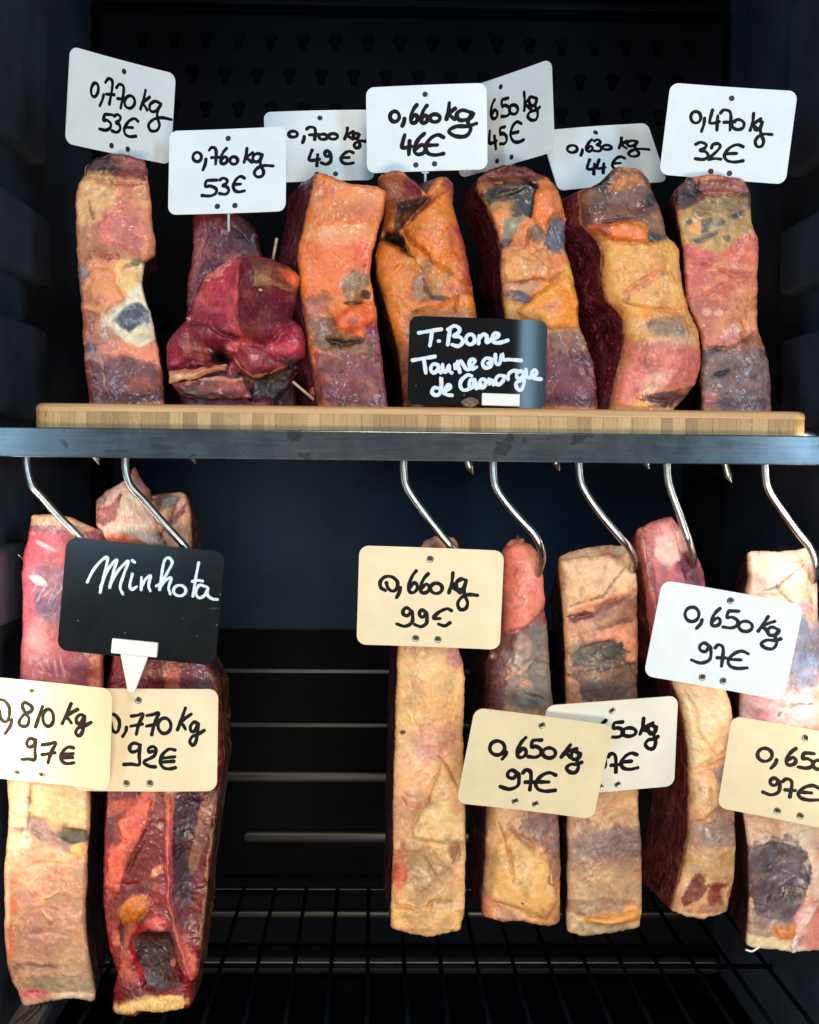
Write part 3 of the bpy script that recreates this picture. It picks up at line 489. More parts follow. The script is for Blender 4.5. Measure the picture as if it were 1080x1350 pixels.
def steak(name, label, Y, top, bot, L, R, base, patches, group, depth=.10, skew=0.0, bulge=.003, rc=.0034, zmin=None, seed=1,
          lean=(88, 20, 28), lean2=(128, 40, 44), amp=1.0, topcol=(110, 40, 42), parts=('fat_rim', 'lean_meat'), lean_y=None, gain=1.12,
          mats=None, dl=None, drop=0.0, step=.00090, warp=.30, sat=1.02, fine=.5, mrel=1.0, contrast=1.17, mem=1.0, fray=1.0, cat='meat cut'):
    top, bot = np.array(top, float), np.array(bot, float); L, R = np.array(L, float), np.array(R, float)
    y0, y1 = top[:, 1].mean(), bot[:, 1].mean()
    fL = lambda y: np.interp(y, L[:, 0], L[:, 1]); fR = lambda y: np.interp(y, R[:, 0], R[:, 1])
    wm = (fR((y0+y1)/2)-fL((y0+y1)/2))*.00063; hm = (y1-y0)*.00063
    nf = int(wm/step); nv = int(hm/step); ns = max(int(depth/.0014), 20); nb = max(nf//4, 10); nc = 5
    an = np.linspace(0, math.pi/2, nc+2)[1:-1]; q = []
    for s in np.linspace(-1, 1, nf): q.append((s, 0, 0, -1))
    for a in an: q.append((1, math.sin(a), 0, -math.cos(a)))
    for t in np.linspace(0, 1, ns): q.append((1, 1, t, 0))
    for a in an: q.append((1, math.cos(a), 1, math.sin(a)))
    for s in np.linspace(1, -1, nb): q.append((s, 0, 1, 1))
    for a in an: q.append((-1, -math.sin(a), 1, math.cos(a)))
    for t in np.linspace(1, 0, ns): q.append((-1, -1, t, 0))
    for a in an: q.append((-1, -math.cos(a), 0, -math.sin(a)))
    q = np.array(q); m = len(q)
    v = np.linspace(0, 1, nv)[:, None]; u0 = (q[:, 0]*.93+q[:, 1]*.07)*.5+.5
    xt = fL(y0)+(fR(y0)-fL(y0))*u0; xb = fL(y1)+(fR(y1)-fL(y1))*u0
    ts, bs = top[np.argsort(top[:, 0])], bot[np.argsort(bot[:, 0])]
    pt, pb = np.interp(xt, ts[:, 0], ts[:, 1]), np.interp(xb, bs[:, 0], bs[:, 1])
    py = pt[None]*(1-v)+pb[None]*v
    un = np.c_[u0*5+seed, u0*0+.3, u0*0]; pt = pt+1.6*fbm(un, 1.3, 4, seed+1, .6); pb = pb+(3.2 if zmin is None else 0)*fbm(un, 1.7, 4, seed+2, .65)
    py = pt[None]*(1-v)+pb[None]*v
    jit = np.c_[py.ravel()*.03, np.zeros(py.size), np.zeros(py.size)]
    xl = fL(py)+fray*1.3*fbm(jit, 2.1, 5, seed+3, .62).reshape(py.shape); xr = fR(py)+fray*1.3*fbm(jit, 2.1, 5, seed+9, .62).reshape(py.shape)
    Yf = Y+(np.interp(py, *zip(*lean_y)) if lean_y else 0)
    XLw, XRw = P(xl, py, Yf)[..., 0], P(xr, py, Yf)[..., 0]
    ww = XRw-XLw
    dep = np.interp(py, *zip(*dl)) if dl else np.full(py.shape, depth)
    rr = np.minimum(rc, ww*.3)
    xloc = q[:, 0]*(ww/2-rr)+rr*q[:, 1]; yloc = rr+q[:, 2]*(dep-2*rr)+rr*q[:, 3]
    u = xloc/ww+.5; xpix = xl+(xr-xl)*u
    Z = P(xpix, py, Yf)[..., 2]
    front = 1-sstep(0, .03, yloc)
    X = (XLw+XRw)/2+xloc+skew*yloc
    Yw = Yf+yloc-bulge*(1-(2*u-1)**2)*front
    V = np.stack([X, Yw, Z], -1)
    PX, PY, YL = xpix, py, yloc
    # end caps
    def cap(row, sgn):
        c = V[row].mean(0); rings, px_, py_, yl_ = [], [], [], []
        half = .5*min(ww[row].mean(), dep[row].mean()); r = min(.004, half*.4)
        specs = [(1-r*(1-math.cos(a))/half, r*math.sin(a)) for a in np.linspace(0, math.pi/2, 5)[1:]]
        s_last = specs[-1][0]; specs += [(s_last*f, r) for f in (.86, .7, .54, .38, .22, .08, .004)]
        for s, dz in specs:
            R_ = V[row].copy(); R_[:, :2] = c[:2]+(V[row][:, :2]-c[:2])*s; R_[:, 2] += sgn*dz
            if s < s_last: k = s/s_last; R_[:, 2] = R_[:, 2]*k+(1-k)*(V[row][:, 2].mean()+sgn*dz)
            rings.append(R_); px_.append(PX[row]); py_.append(PY[row]-sgn*dz/.00063*.6); yl_.append(YL[row]+(1-s)*.03)
        return rings, px_, py_, yl_
    a = cap(0, 1); b = cap(nv-1, -1); na = len(a[0])
    V = np.concatenate([np.array(a[0])[::-1], V, np.array(b[0])]); PX = np.concatenate([np.array(a[1])[::-1], PX, np.array(b[1])])
    PY = np.concatenate([np.array(a[2])[::-1], PY, np.array(b[2])]); YL = np.concatenate([np.array(a[3])[::-1], YL, np.array(b[3])])
    if drop:
        hgt = V[na:na+1, :, 2]-V[:, :, 2]; V[:, :, 2] -= drop*(V[:, :, 1]-Y).clip(0, .09)*np.exp(-np.clip(hgt, 0, 1)/.035)
    n_r = len(V); sh_ = V.shape[:2]; flat = V.reshape(-1, 3); x, y, yl = PX.ravel(), PY.ravel(), YL.ravel()
    iscap = np.zeros(sh_, bool); iscap[:na-3] = True; iscap = iscap.ravel()
    # colour
    w1, w2 = fbm(flat, 95, 4, seed+20), fbm(flat, 95, 4, seed+41)
    f4 = fbm(flat, 520, 3, seed+66); f5 = fbm(flat, 150, 3, seed+67); f1, f2, f3 = fbm(flat, 60, 4, seed+60), fbm(flat, 220, 4, seed+61), fbm(flat*np.array([1, 1, .35]), 300, 3, seed+62)
    col = np.tile(s2l(base), (len(flat), 1)); relief = np.zeros(len(flat))
    def blend(c, wt):
        nonlocal col
        col = col*(1-wt[:, None])+s2l(c)[None]*wt[:, None]
    small = [p for p in patches if p[0] == 'E' and max(p[3], p[4]) < 5.5]
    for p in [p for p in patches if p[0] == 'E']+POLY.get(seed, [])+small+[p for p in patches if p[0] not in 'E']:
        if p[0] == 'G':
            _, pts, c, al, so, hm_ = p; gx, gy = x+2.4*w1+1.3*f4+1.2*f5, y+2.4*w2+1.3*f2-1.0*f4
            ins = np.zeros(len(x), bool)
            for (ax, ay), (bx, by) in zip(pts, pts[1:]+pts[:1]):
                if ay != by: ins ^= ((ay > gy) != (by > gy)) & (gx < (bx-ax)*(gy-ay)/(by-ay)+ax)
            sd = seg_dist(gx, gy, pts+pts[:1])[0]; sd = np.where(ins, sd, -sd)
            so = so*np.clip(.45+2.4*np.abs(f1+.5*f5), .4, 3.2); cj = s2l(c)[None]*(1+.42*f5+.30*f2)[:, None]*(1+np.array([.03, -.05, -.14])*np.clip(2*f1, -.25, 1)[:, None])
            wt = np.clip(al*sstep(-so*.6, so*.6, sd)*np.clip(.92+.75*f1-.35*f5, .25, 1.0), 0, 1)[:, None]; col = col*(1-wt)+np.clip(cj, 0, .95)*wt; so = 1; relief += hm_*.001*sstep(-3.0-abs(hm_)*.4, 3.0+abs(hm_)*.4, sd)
        elif p[0] == 'E':
            _, cx, cy, rx, ry, c = p[:6]; al = p[6] if len(p) > 6 else .9; so = p[7] if len(p) > 7 else .35; ro = math.radians(p[8]) if len(p) > 8 else 0
            wa = min(4.2, .55*min(rx, ry)); dx, dy = x-cx+wa*w1, y-cy+wa*w2; so = so*.5; rx, ry = rx*1.04, ry*1.04
            ex, ey = (dx*math.cos(ro)+dy*math.sin(ro))/rx, (-dx*math.sin(ro)+dy*math.cos(ro))/ry
            dd = np.hypot(ex, ey)+warp*(f2*.9+.7*f4)
            blend(c, np.clip(al*(1-sstep(1-so, 1+so, dd))*np.clip(.95+.7*f1, .3, 1.0), 0, 1))
        elif p[0] == 'L':
            _, pts, wd, c, al, dep_mm = p
            ds, tp = seg_dist(x+3.2*w1, y+3.2*w2, pts); wd = wd*tp*np.clip(.75+1.5*f5, .15, 1.5)+.15
            if c is not None: blend(c, al*.9*(1-sstep(.35, 1.15, ds/wd+.5*f4)))
            relief -= tp*dep_mm*.001*np.exp(-(ds/(wd*1.1))**2)
        elif p[0] == 'W':
            _, cx, cy, rx, ry, h = p[:6]; dx, dy = (x-cx+3*w1)/rx, (y-cy+3*w2)/ry
            relief += h*.001*np.clip(1-np.abs(dx), 0, 1)*np.exp(-np.abs(dy)**5)
        elif p[0] == 'B':
            _, cx, cy, rx, ry, h = p[:6]; ro = math.radians(p[6]) if len(p) > 6 else 0; pw = p[7] if len(p) > 7 else 2
            dx, dy = x-cx+5*w1, y-cy+5*w2
            ex, ey = (dx*math.cos(ro)+dy*math.sin(ro))/rx, (-dx*math.sin(ro)+dy*math.cos(ro))/ry
            relief += h*.001*np.exp(-(ex*ex+ey*ey)**(pw/2))
    wp = flat+.006*np.stack([w1, w2, f1], 1)
    t1, t2, t3 = fbm(wp, 105, 5, seed+70), fbm(wp*np.array([1, 1, 1.7]), 170, 4, seed+71), fbm(wp, 60, 4, seed+72)
    col = col*(.86+.28*np.clip(.5+f1*1.2, 0, 1)[:, None])*(1+.08*f4)[:, None]
    def membrane(t, lo, hi, mul, add, am):                 # sharp-edged natural patches of fat and tissue
        nonlocal col, relief
        m_ = sstep(lo, hi, t)*am; col = col*(1-m_[:, None])+np.clip(col*np.array(mul)+np.array(add), 0, .92)*m_[:, None]
        return m_
    relief += .00045*mrel*membrane(t1, .10, .15, (1.14, 1.08, .99), (.035, .020, .008), .60*mem)
    membrane(t1, .33, .37, (1.10, 1.07, 1.0), (.04, .028, .016), .5*mem)
    relief -= .00045*mrel*membrane(-t2, .16, .21, (.98, .76, .66), (0, 0, 0), .65*mem)
    membrane(t3, .22, .34, (.90, .78, .72), (0, 0, 0), .5*mem)
    vr = 1-np.abs(t2)*9; membrane(vr*sstep(.0, .25, t3), .25, .8, (.72, .52, .46), (0, 0, 0), .55*mem)
    membrane(f4, .42, .55, (1.3, 1.3, 1.3), (.08, .07, .06), .5*mem)
    fw = 1-sstep(rc*1.0, rc*1.7, yl+.004*f1+.002*f2)
    lean, lean2 = np.array(lean)*.84, np.array(lean2)*.80
    lc = s2l(lean)[None]*(1-np.clip(.5+1.3*f3, 0, 1)[:, None])+s2l(lean2)[None]*np.clip(.5+1.3*f3, 0, 1)[:, None]
    g1, g2 = fbm(wp*np.array([1, .6, 1.4]), 85, 5, seed+90), fbm(wp, 240, 4, seed+91)
    lc = lc*(1+.5*np.clip(g2, -.6, .6)[:, None])
    vein = (sstep(.80, .97, 1-np.abs(g1)*3.2)*sstep(-.1, .3, f1))[:, None]*.55; lc = lc*(1-vein)+s2l((176, 104, 92))[None]*vein
    spk = sstep(.40, .56, f4)[:, None]*.55; lc = lc*(1-spk)+s2l((190, 130, 118))[None]*spk
    dk = sstep(.10, .35, g1)[:, None]*.45; lc = lc*(1-dk)+s2l((44, 14, 16))[None]*dk
    rim = (sstep(rc*1.1, rc*1.5, yl)*(1-sstep(rc*1.5+.0012, rc*1.5+.0030, yl+.003*f2)))[:, None]*.7
    lc = lc*(1-rim)+s2l((206, 140, 108))[None]*rim
    col = col*fw[:, None]+lc*(1-fw[:, None])
    tc_ = (s2l(topcol)[None]*(.7+.6*np.clip(.5+f2, 0, 1)[:, None]))
    col[iscap] = col[iscap]*.25+tc_[iscap]*.75
    lum = (col @ np.array([.3, .55, .15]))[:, None]; col = lum+(col-lum)*sat; lum = np.maximum(lum, .004); l0 = np.exp(np.log(lum[fw > .5]).mean()); col = np.clip(col, .001, 1)*(lum/l0)**(contrast-1)
    col = np.clip(col*gain, 0.001, 3); col *= np.minimum(1, .88/col.max(1))[:, None]
    # displacement
    G = flat.reshape(*sh_, 3)
    du = np.roll(G, -1, 1)-np.roll(G, 1, 1); dv = np.gradient(G, axis=0)
    Nn = np.cross(dv, du); Nn /= np.linalg.norm(Nn, axis=2, keepdims=True)+1e-12
    cen = G.mean(1, keepdims=True); mid = slice(na, na+nv)
    if (Nn[mid]*(G-cen)[mid]).sum() < 0: Nn = -Nn
    Nn = Nn.reshape(-1, 3)
    ds = amp*(.0012*fbm(flat, 34, 2, seed+5)+.0006*fbm(flat, 130, 3, seed+6)+.00055*fine*fbm(flat, 420, 3, seed+8))
    rid = 1-np.abs(fbm(flat, 70, 3, seed+11))*2.2; ds += amp*(-.0006*sstep(.80, 1, rid))*sstep(0, .3, fbm(flat, 30, 2, seed+12))
    flat2 = flat+Nn*ds[:, None]; flat2[:, 1] -= relief*np.clip(fw+.15, 0, 1)
    if zmin is not None: flat2[:, 2] = np.maximum(flat2[:, 2], zmin+.0002*np.abs(f1))
    root_p = np.array([flat2[:, 0].mean(), flat2[:, 1].mean(), flat2[:, 2].min()])
    root = thing(name, label, cat, tuple(root_p), group)
    loc = flat2-root_p
    idx = np.arange(n_r*m).reshape(n_r, m)
    A = idx[:-1]; Bq = idx[1:]
    F = np.stack([A, Bq, np.roll(Bq, -1, 1), np.roll(A, -1, 1)], -1)     # (rows-1, m, 4)
    jf = np.zeros(m, bool); jf[:nf+nc+2] = True; jf[m-nc-2:] = True
    rowsel = np.zeros(n_r-1, bool); rowsel[na-3:na+nv+2] = True
    isf = rowsel[:, None] & jf[None]
    for nm, sel, mt in ((parts[0], isf, (mats or (M_fat, M_lean))[0]), (parts[1], ~isf, (mats or (M_fat, M_lean))[1])):
        ff = F[sel].reshape(-1, 4); used, inv = np.unique(ff, return_inverse=True)
        mesh_np(nm, loc[used], inv.reshape(-1, 4), mt, root, col[used])
    return root
E, B, K = 'E', 'B', 'L'
GU, GL = 'steaks standing on the bamboo board', 'steaks hanging from the hooks'
# 1 ---- far left of the board
o = (80, 190, .2593)
steak('aged_steak', 'tall pale steak with a blue-white mould patch, at the left end of the board', .052,
    X2(o, [(115, 130), (150, 90), (240, 70), (360, 78), (430, 95), (450, 130)]), [(110, 541), (230, 542)],
    E2(o, [(80, 128), (150, 116), (200, 90), (250, 74), (300, 70), (400, 74), (520, 88), (640, 86), (700, 92), (760, 100), (850, 108), (1000, 117), (1150, 126), (1300, 146)]),
    E2(o, [(80, 425), (160, 440), (250, 452), (400, 462), (500, 480), (560, 482), (600, 430), (700, 415), (780, 432), (850, 460), (1000, 490), (1150, 520), (1300, 530)]),
    (188, 112, 78), T(o, [
    (E, 270, 110, 260, 70, (92, 34, 38), .95, .3), (E, 200, 115, 70, 50, (52, 14, 20), .9), (E, 370, 120, 60, 50, (140, 58, 56), .9),
    (E, 190, 230, 110, 90, (205, 155, 92), .85, .5), (E, 330, 260, 90, 80, (184, 96, 72), .7, .5), (E, 410, 300, 50, 90, (196, 128, 76), .7, .5),
    (E, 300, 420, 130, 110, (206, 106, 92), .8, .5), (E, 240, 360, 40, 20, (120, 36, 44), .7), (E, 380, 450, 35, 70, (170, 60, 60), .6), (E, 130, 420, 60, 140, (190, 128, 96), .8, .5),
    (E, 230, 690, 110, 110, (222, 132, 82), .85, .4), (E, 250, 760, 90, 50, (232, 150, 96), .8), (E, 115, 670, 36, 50, (122, 108, 108), .85), (E, 130, 880, 60, 120, (164, 84, 62), .8),
    (E, 350, 660, 70, 90, (214, 172, 98), .9, .3), (E, 340, 640, 26, 30, (148, 88, 60), .8), (E, 390, 600, 40, 22, (96, 90, 58), .9),
    (E, 390, 790, 50, 80, (190, 182, 158), .9, .3), (E, 350, 890, 130, 90, (196, 190, 166), .95, .25), (E, 370, 860, 70, 50, (62, 72, 104), .75, .6), (E, 300, 900, 45, 26, (50, 60, 92), .8, .5), (E, 420, 890, 40, 60, (66, 74, 104), .75, .6), (E, 350, 940, 60, 24, (96, 100, 110), .7, .5),
    (E, 400, 980, 90, 40, (204, 158, 96), .8, .4), (E, 230, 960, 70, 30, (186, 128, 84), .8), (E, 160, 1040, 50, 24, (70, 74, 92), .85), (E, 190, 1080, 50, 26, (128, 122, 118), .7),
    (E, 360, 1060, 150, 60, (206, 110, 78), .8, .4), (E, 250, 1050, 50, 40, (206, 120, 90), .8), (E, 320, 1210, 230, 110, (122, 48, 46), .85, .4), (E, 190, 1170, 50, 50, (106, 34, 40), .8), (E, 280, 1150, 40, 40, (94, 38, 50), .8), (E, 430, 1140, 50, 40, (150, 92, 90), .6), (E, 390, 1210, 80, 40, (150, 68, 40), .7), (E, 330, 1290, 220, 26, (90, 30, 38), .7),
    (K, [(145, 285), (155, 340), (178, 390)], 12, (140, 44, 40), .8, 2.4), (K, [(160, 545), (230, 575), (330, 580)], 14, (160, 62, 54), .6, 2.2), (K, [(270, 620), (300, 720), (340, 800), (220, 860)], 14, None, 0, 1.6), (K, [(210, 1050), (230, 1260)], 8, (176, 160, 150), .5, .8), (K, [(330, 970), (450, 960)], 12, None, 0, 1.5),
    (K, [(130, 165), (270, 205), (440, 200)], 16, (120, 40, 42), .5, 2.6),
    (B, 270, 400, 150, 110, 3.5), (B, 220, 730, 110, 90, 3.5), (B, 440, 545, 45, 40, 3), (B, 350, 880, 120, 60, -1.6), (B, 270, 110, 240, 60, -7)]),
    GU, depth=.095, skew=-.13, zmin=BOARD_Z, seed=11, sat=.95, lean=(44, 12, 17), lean2=(66, 20, 26))

# 2 ---- folded deep red cut: rear slab with a thick fold of cut flesh in front
o = (210, 270, .2)
steak('folded_steak', 'deep red folded piece of lean beef with a wooden pick stuck in it', .085,
    X2(o, [(190, 40), (350, 20), (480, 30), (600, 100), (660, 200), (930, 560)]), [(215, 541), (392, 542)],
    E2(o, [(30, 225), (200, 220), (400, 205), (560, 185), (760, 178), (900, 120), (1000, 70), (1250, 90)]),
    E2(o, [(30, 520), (100, 590), (200, 648), (300, 660), (420, 690), (500, 800), (560, 900), (760, 920), (1200, 900)]),
    (104, 26, 42), T(o, [
    (E, 290, 150, 60, 90, (130, 50, 58), .6, .6), (E, 250, 330, 50, 140, (120, 48, 46), .7, .6), (E, 560, 150, 80, 90, (44, 16, 22), .8, .6), (E, 430, 180, 20, 20, (176, 96, 90), .6), (E, 600, 260, 60, 60, (70, 30, 28), .8), (E, 480, 350, 50, 40, (170, 80, 84), .5),
    (K, [(470, 130), (560, 190), (630, 300)], 7, (140, 100, 72), .6, .8), (K, [(290, 60), (320, 200), (270, 320), (240, 400)], 10, (164, 100, 90), .45, .6)]),
    None, depth=.06, skew=.0, zmin=BOARD_Z, seed=23, mem=.8, amp=1.2, gain=1.2, lean=(80, 16, 28), lean2=(120, 34, 44), parts=('rear_flesh', 'rear_back'), mats=(M_lean, M_lean))
FOLD = bpy.data.objects['folded_steak']
def sub_steak(parent, *a, **k):                 # the same builder, its meshes hung under an existing thing
    r = steak(*a, **k)
    off = r.location-parent.location
    for c in list(r.children):
        c.parent = parent; c.location = off
    bpy.data.objects.remove(r)
sub_steak(FOLD, 'fold', 'x', .040,
    X2(o, [(215, 700), (235, 600), (290, 500), (400, 440), (440, 380), (500, 390), (620, 385), (800, 410), (900, 440), (935, 500)]),
    [(222, 541), (395, 541)],
    E2(o, [(380, 400), (500, 285), (600, 235), (700, 205), (760, 185), (800, 150), (860, 85), (940, 45), (1020, 40), (1140, 60), (1200, 85), (1280, 150)]),
    E2(o, [(380, 900), (500, 935), (580, 905), (640, 900), (740, 870), (790, 930), (860, 955), (1000, 960), (1100, 900), (1200, 830), (1290, 740)]),
    (112, 26, 46), T(o, [
    (E, 400, 600, 160, 200, (126, 36, 56), .8, .4), (E, 300, 690, 70, 60, (164, 70, 84), .5, .6), (E, 360, 620, 80, 60, (150, 58, 74), .5, .6), (E, 730, 680, 170, 160, (98, 22, 42), .8, .5), (E, 760, 750, 30, 24, (140, 70, 90), .6),  # lit left face and shaded right face painted here too
    (E, 560, 470, 40, 130, (108, 18, 34), .7, .5, 8), (E, 560, 880, 60, 70, (150, 14, 26), .7, .6),
    (E, 470, 400, 90, 24, (204, 108, 100), .9, .3, -30), (E, 350, 480, 60, 18, (206, 112, 102), .85, .3, -25), (E, 420, 490, 40, 14, (196, 96, 92), .7),
    (E, 790, 470, 150, 62, (120, 62, 34), .95, .25, 8), (E, 860, 480, 70, 40, (186, 86, 44), .85, .4), (E, 690, 500, 50, 70, (104, 76, 52), .9, .3, -20), (E, 800, 545, 110, 12, (176, 128, 96), .7, .4, 14), (E, 660, 390, 50, 20, (130, 36, 36), .8),
    (E, 205, 750, 36, 26, (208, 124, 92), .9), (E, 220, 930, 190, 130, (112, 26, 44), .85, .4), (E, 230, 930, 80, 70, (128, 62, 50), .75, .6), (E, 130, 1030, 70, 40, (150, 54, 64), .6, .6),
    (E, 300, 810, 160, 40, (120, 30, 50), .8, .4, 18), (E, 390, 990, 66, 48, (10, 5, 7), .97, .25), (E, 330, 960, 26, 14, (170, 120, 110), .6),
    (E, 800, 880, 160, 80, (132, 24, 48), .85, .4), (E, 850, 930, 110, 40, (168, 50, 68), .6, .6), (E, 560, 960, 130, 60, (186, 72, 76), .75, .4), (E, 480, 950, 40, 34, (212, 96, 96), .85),
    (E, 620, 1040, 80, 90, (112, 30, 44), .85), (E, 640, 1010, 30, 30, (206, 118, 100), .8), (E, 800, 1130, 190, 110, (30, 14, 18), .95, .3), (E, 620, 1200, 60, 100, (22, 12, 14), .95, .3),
    (K, [(490, 1000), (540, 1080), (620, 1135), (730, 1105), (830, 1070)], 10, (200, 134, 108), .9, -1.2), (K, [(560, 400), (550, 640), (545, 760), (570, 890)], 9, (140, 26, 40), .5, -1.0),
    (K, [(200, 790), (330, 800), (440, 870), (560, 900), (700, 940), (900, 760)], 16, (80, 10, 24), .6, 5), (K, [(120, 1060), (250, 1040), (420, 1040)], 12, None, 0, 3), (K, [(620, 700), (700, 650), (840, 620)], 8, (70, 14, 30), .5, .8),
    ('W', 545, 620, 330, 300, 34), (B, 740, 470, 130, 70, 7), (B, 215, 900, 160, 130, 8, 0, 4), (B, 390, 990, 55, 45, -18), (B, 640, 1030, 120, 90, 8), (B, 830, 890, 120, 80, 5), (B, 800, 1180, 150, 90, -6)]),
    None, depth=.06, skew=.0, zmin=BOARD_Z, seed=31, mem=.9, amp=1.0, gain=1.30, sat=1.0, contrast=1.12, lean=(70, 16, 26), lean2=(110, 30, 40), parts=('folded_flesh', 'flesh_side'), mats=(M_lean, M_lean), bulge=.003, rc=.005, topcol=(110, 30, 44), step=.0009)
# its rib bone along the lower left edge
bm = bmesh.new(); bmesh.ops.create_grid(bm, x_segments=46, y_segments=14, size=.5); bp = np.array([v.co[:] for v in bm.verts]); bm.free()
def slab_part(name, parent, o, quad, Y, dep, base, patches, seed, mat, topbulge=.003):
    (ax, ay), (bx, by), (cx_, cy_), (dx_, dy_) = [(o[0]+x*o[2], o[1]+y*o[2]) for x, y in quad]
    nu, nv = 60, 18; uu, vv = np.meshgrid(np.linspace(0, 1, nu), np.linspace(0, 1, nv))
    x = (ax*(1-uu)+bx*uu)*(1-vv)+(dx_*(1-uu)+cx_*uu)*vv; y = (ay*(1-uu)+by*uu)*(1-vv)+(dy_*(1-uu)+cy_*uu)*vv
    fr = P(x, y, Y-topbulge*np.sin(math.pi*vv)*np.minimum(1, np.minimum(uu, 1-uu)*10)**.5).reshape(-1, 3)
    fr += np.array([.003, .002, .0034])*np.stack([fbm(fr, 90, 4, seed+k) for k in range(3)], -1)
    bk = fr.copy(); bk[:, 1] += dep
    V = np.vstack([fr, bk]); V[:, 2] = np.maximum(V[:, 2], BOARD_Z if parent is FOLD else -9)
    x2, y2 = np.r_[x.ravel(), x.ravel()], np.r_[y.ravel(), y.ravel()]
    col = np.tile(s2l(base), (len(V), 1)); w1, f2 = fbm(V, 120, 3, seed+8), fbm(V, 260, 3, seed+9)
    for p in T(o, patches):
        _, cx, cy, rx, ry, c = p[:6]; ro = math.radians(p[8]) if len(p) > 8 else 0
        dx, dy = x2-cx+4*w1, y2-cy+4*f2; ex, ey = (dx*math.cos(ro)+dy*math.sin(ro))/rx, (-dx*math.sin(ro)+dy*math.cos(ro))/ry
        wt = (p[6] if len(p) > 6 else .9)*(1-sstep(.6, 1.4, np.hypot(ex, ey)+.4*f2)); col = col*(1-wt[:, None])+s2l(c)*wt[:, None]
    col *= (.85+.4*np.clip(.5+fbm(V, 180, 3, seed), 0, 1))[:, None]
    F = []; n = nu*nv; I = lambda j, i: j*nu+i
    for j in range(nv-1):
        for i in range(nu-1):
            F.append((I(j, i), I(j+1, i), I(j+1, i+1), I(j, i+1))); F.append((n+I(j, i), n+I(j, i+1), n+I(j+1, i+1), n+I(j+1, i)))
    ring = [I(0, i) for i in range(nu)]+[I(j, nu-1) for j in range(1, nv)]+[I(nv-1, i) for i in range(nu-2, -1, -1)]+[I(j, 0) for j in range(nv-2, 0, -1)]
    for a, b in zip(ring, ring[1:]+ring[:1]): F.append((a, b, n+b, n+a))
    pl = np.array(parent.location)
    return mesh_np(name, V-pl, np.array(F), mat, parent, np.clip(col, 0, .9))
slab_part('rib_bone', FOLD, o, [(58, 1100), (440, 1038), (428, 1100), (66, 1176)], .024, .02, (196, 122, 92), [(E, 230, 1070, 170, 26, (222, 132, 92)), (E, 150, 1140, 90, 22, (214, 170, 120)), (E, 420, 1100, 60, 40, (160, 96, 70), .7)], 5, M_fat)
slab_part('rib_bone', FOLD, o, [(68, 1174), (540, 1128), (608, 1275), (150, 1268)], .026, .02, (122, 50, 48), [(E, 400, 1150, 200, 14, (206, 140, 112)), (E, 480, 1200, 110, 34, (160, 72, 66)), (E, 190, 1225, 90, 30, (40, 22, 22)), (E, 300, 1258, 200, 14, (36, 20, 20)), (E, 300, 1180, 60, 14, (60, 30, 28))], 9, M_fat)

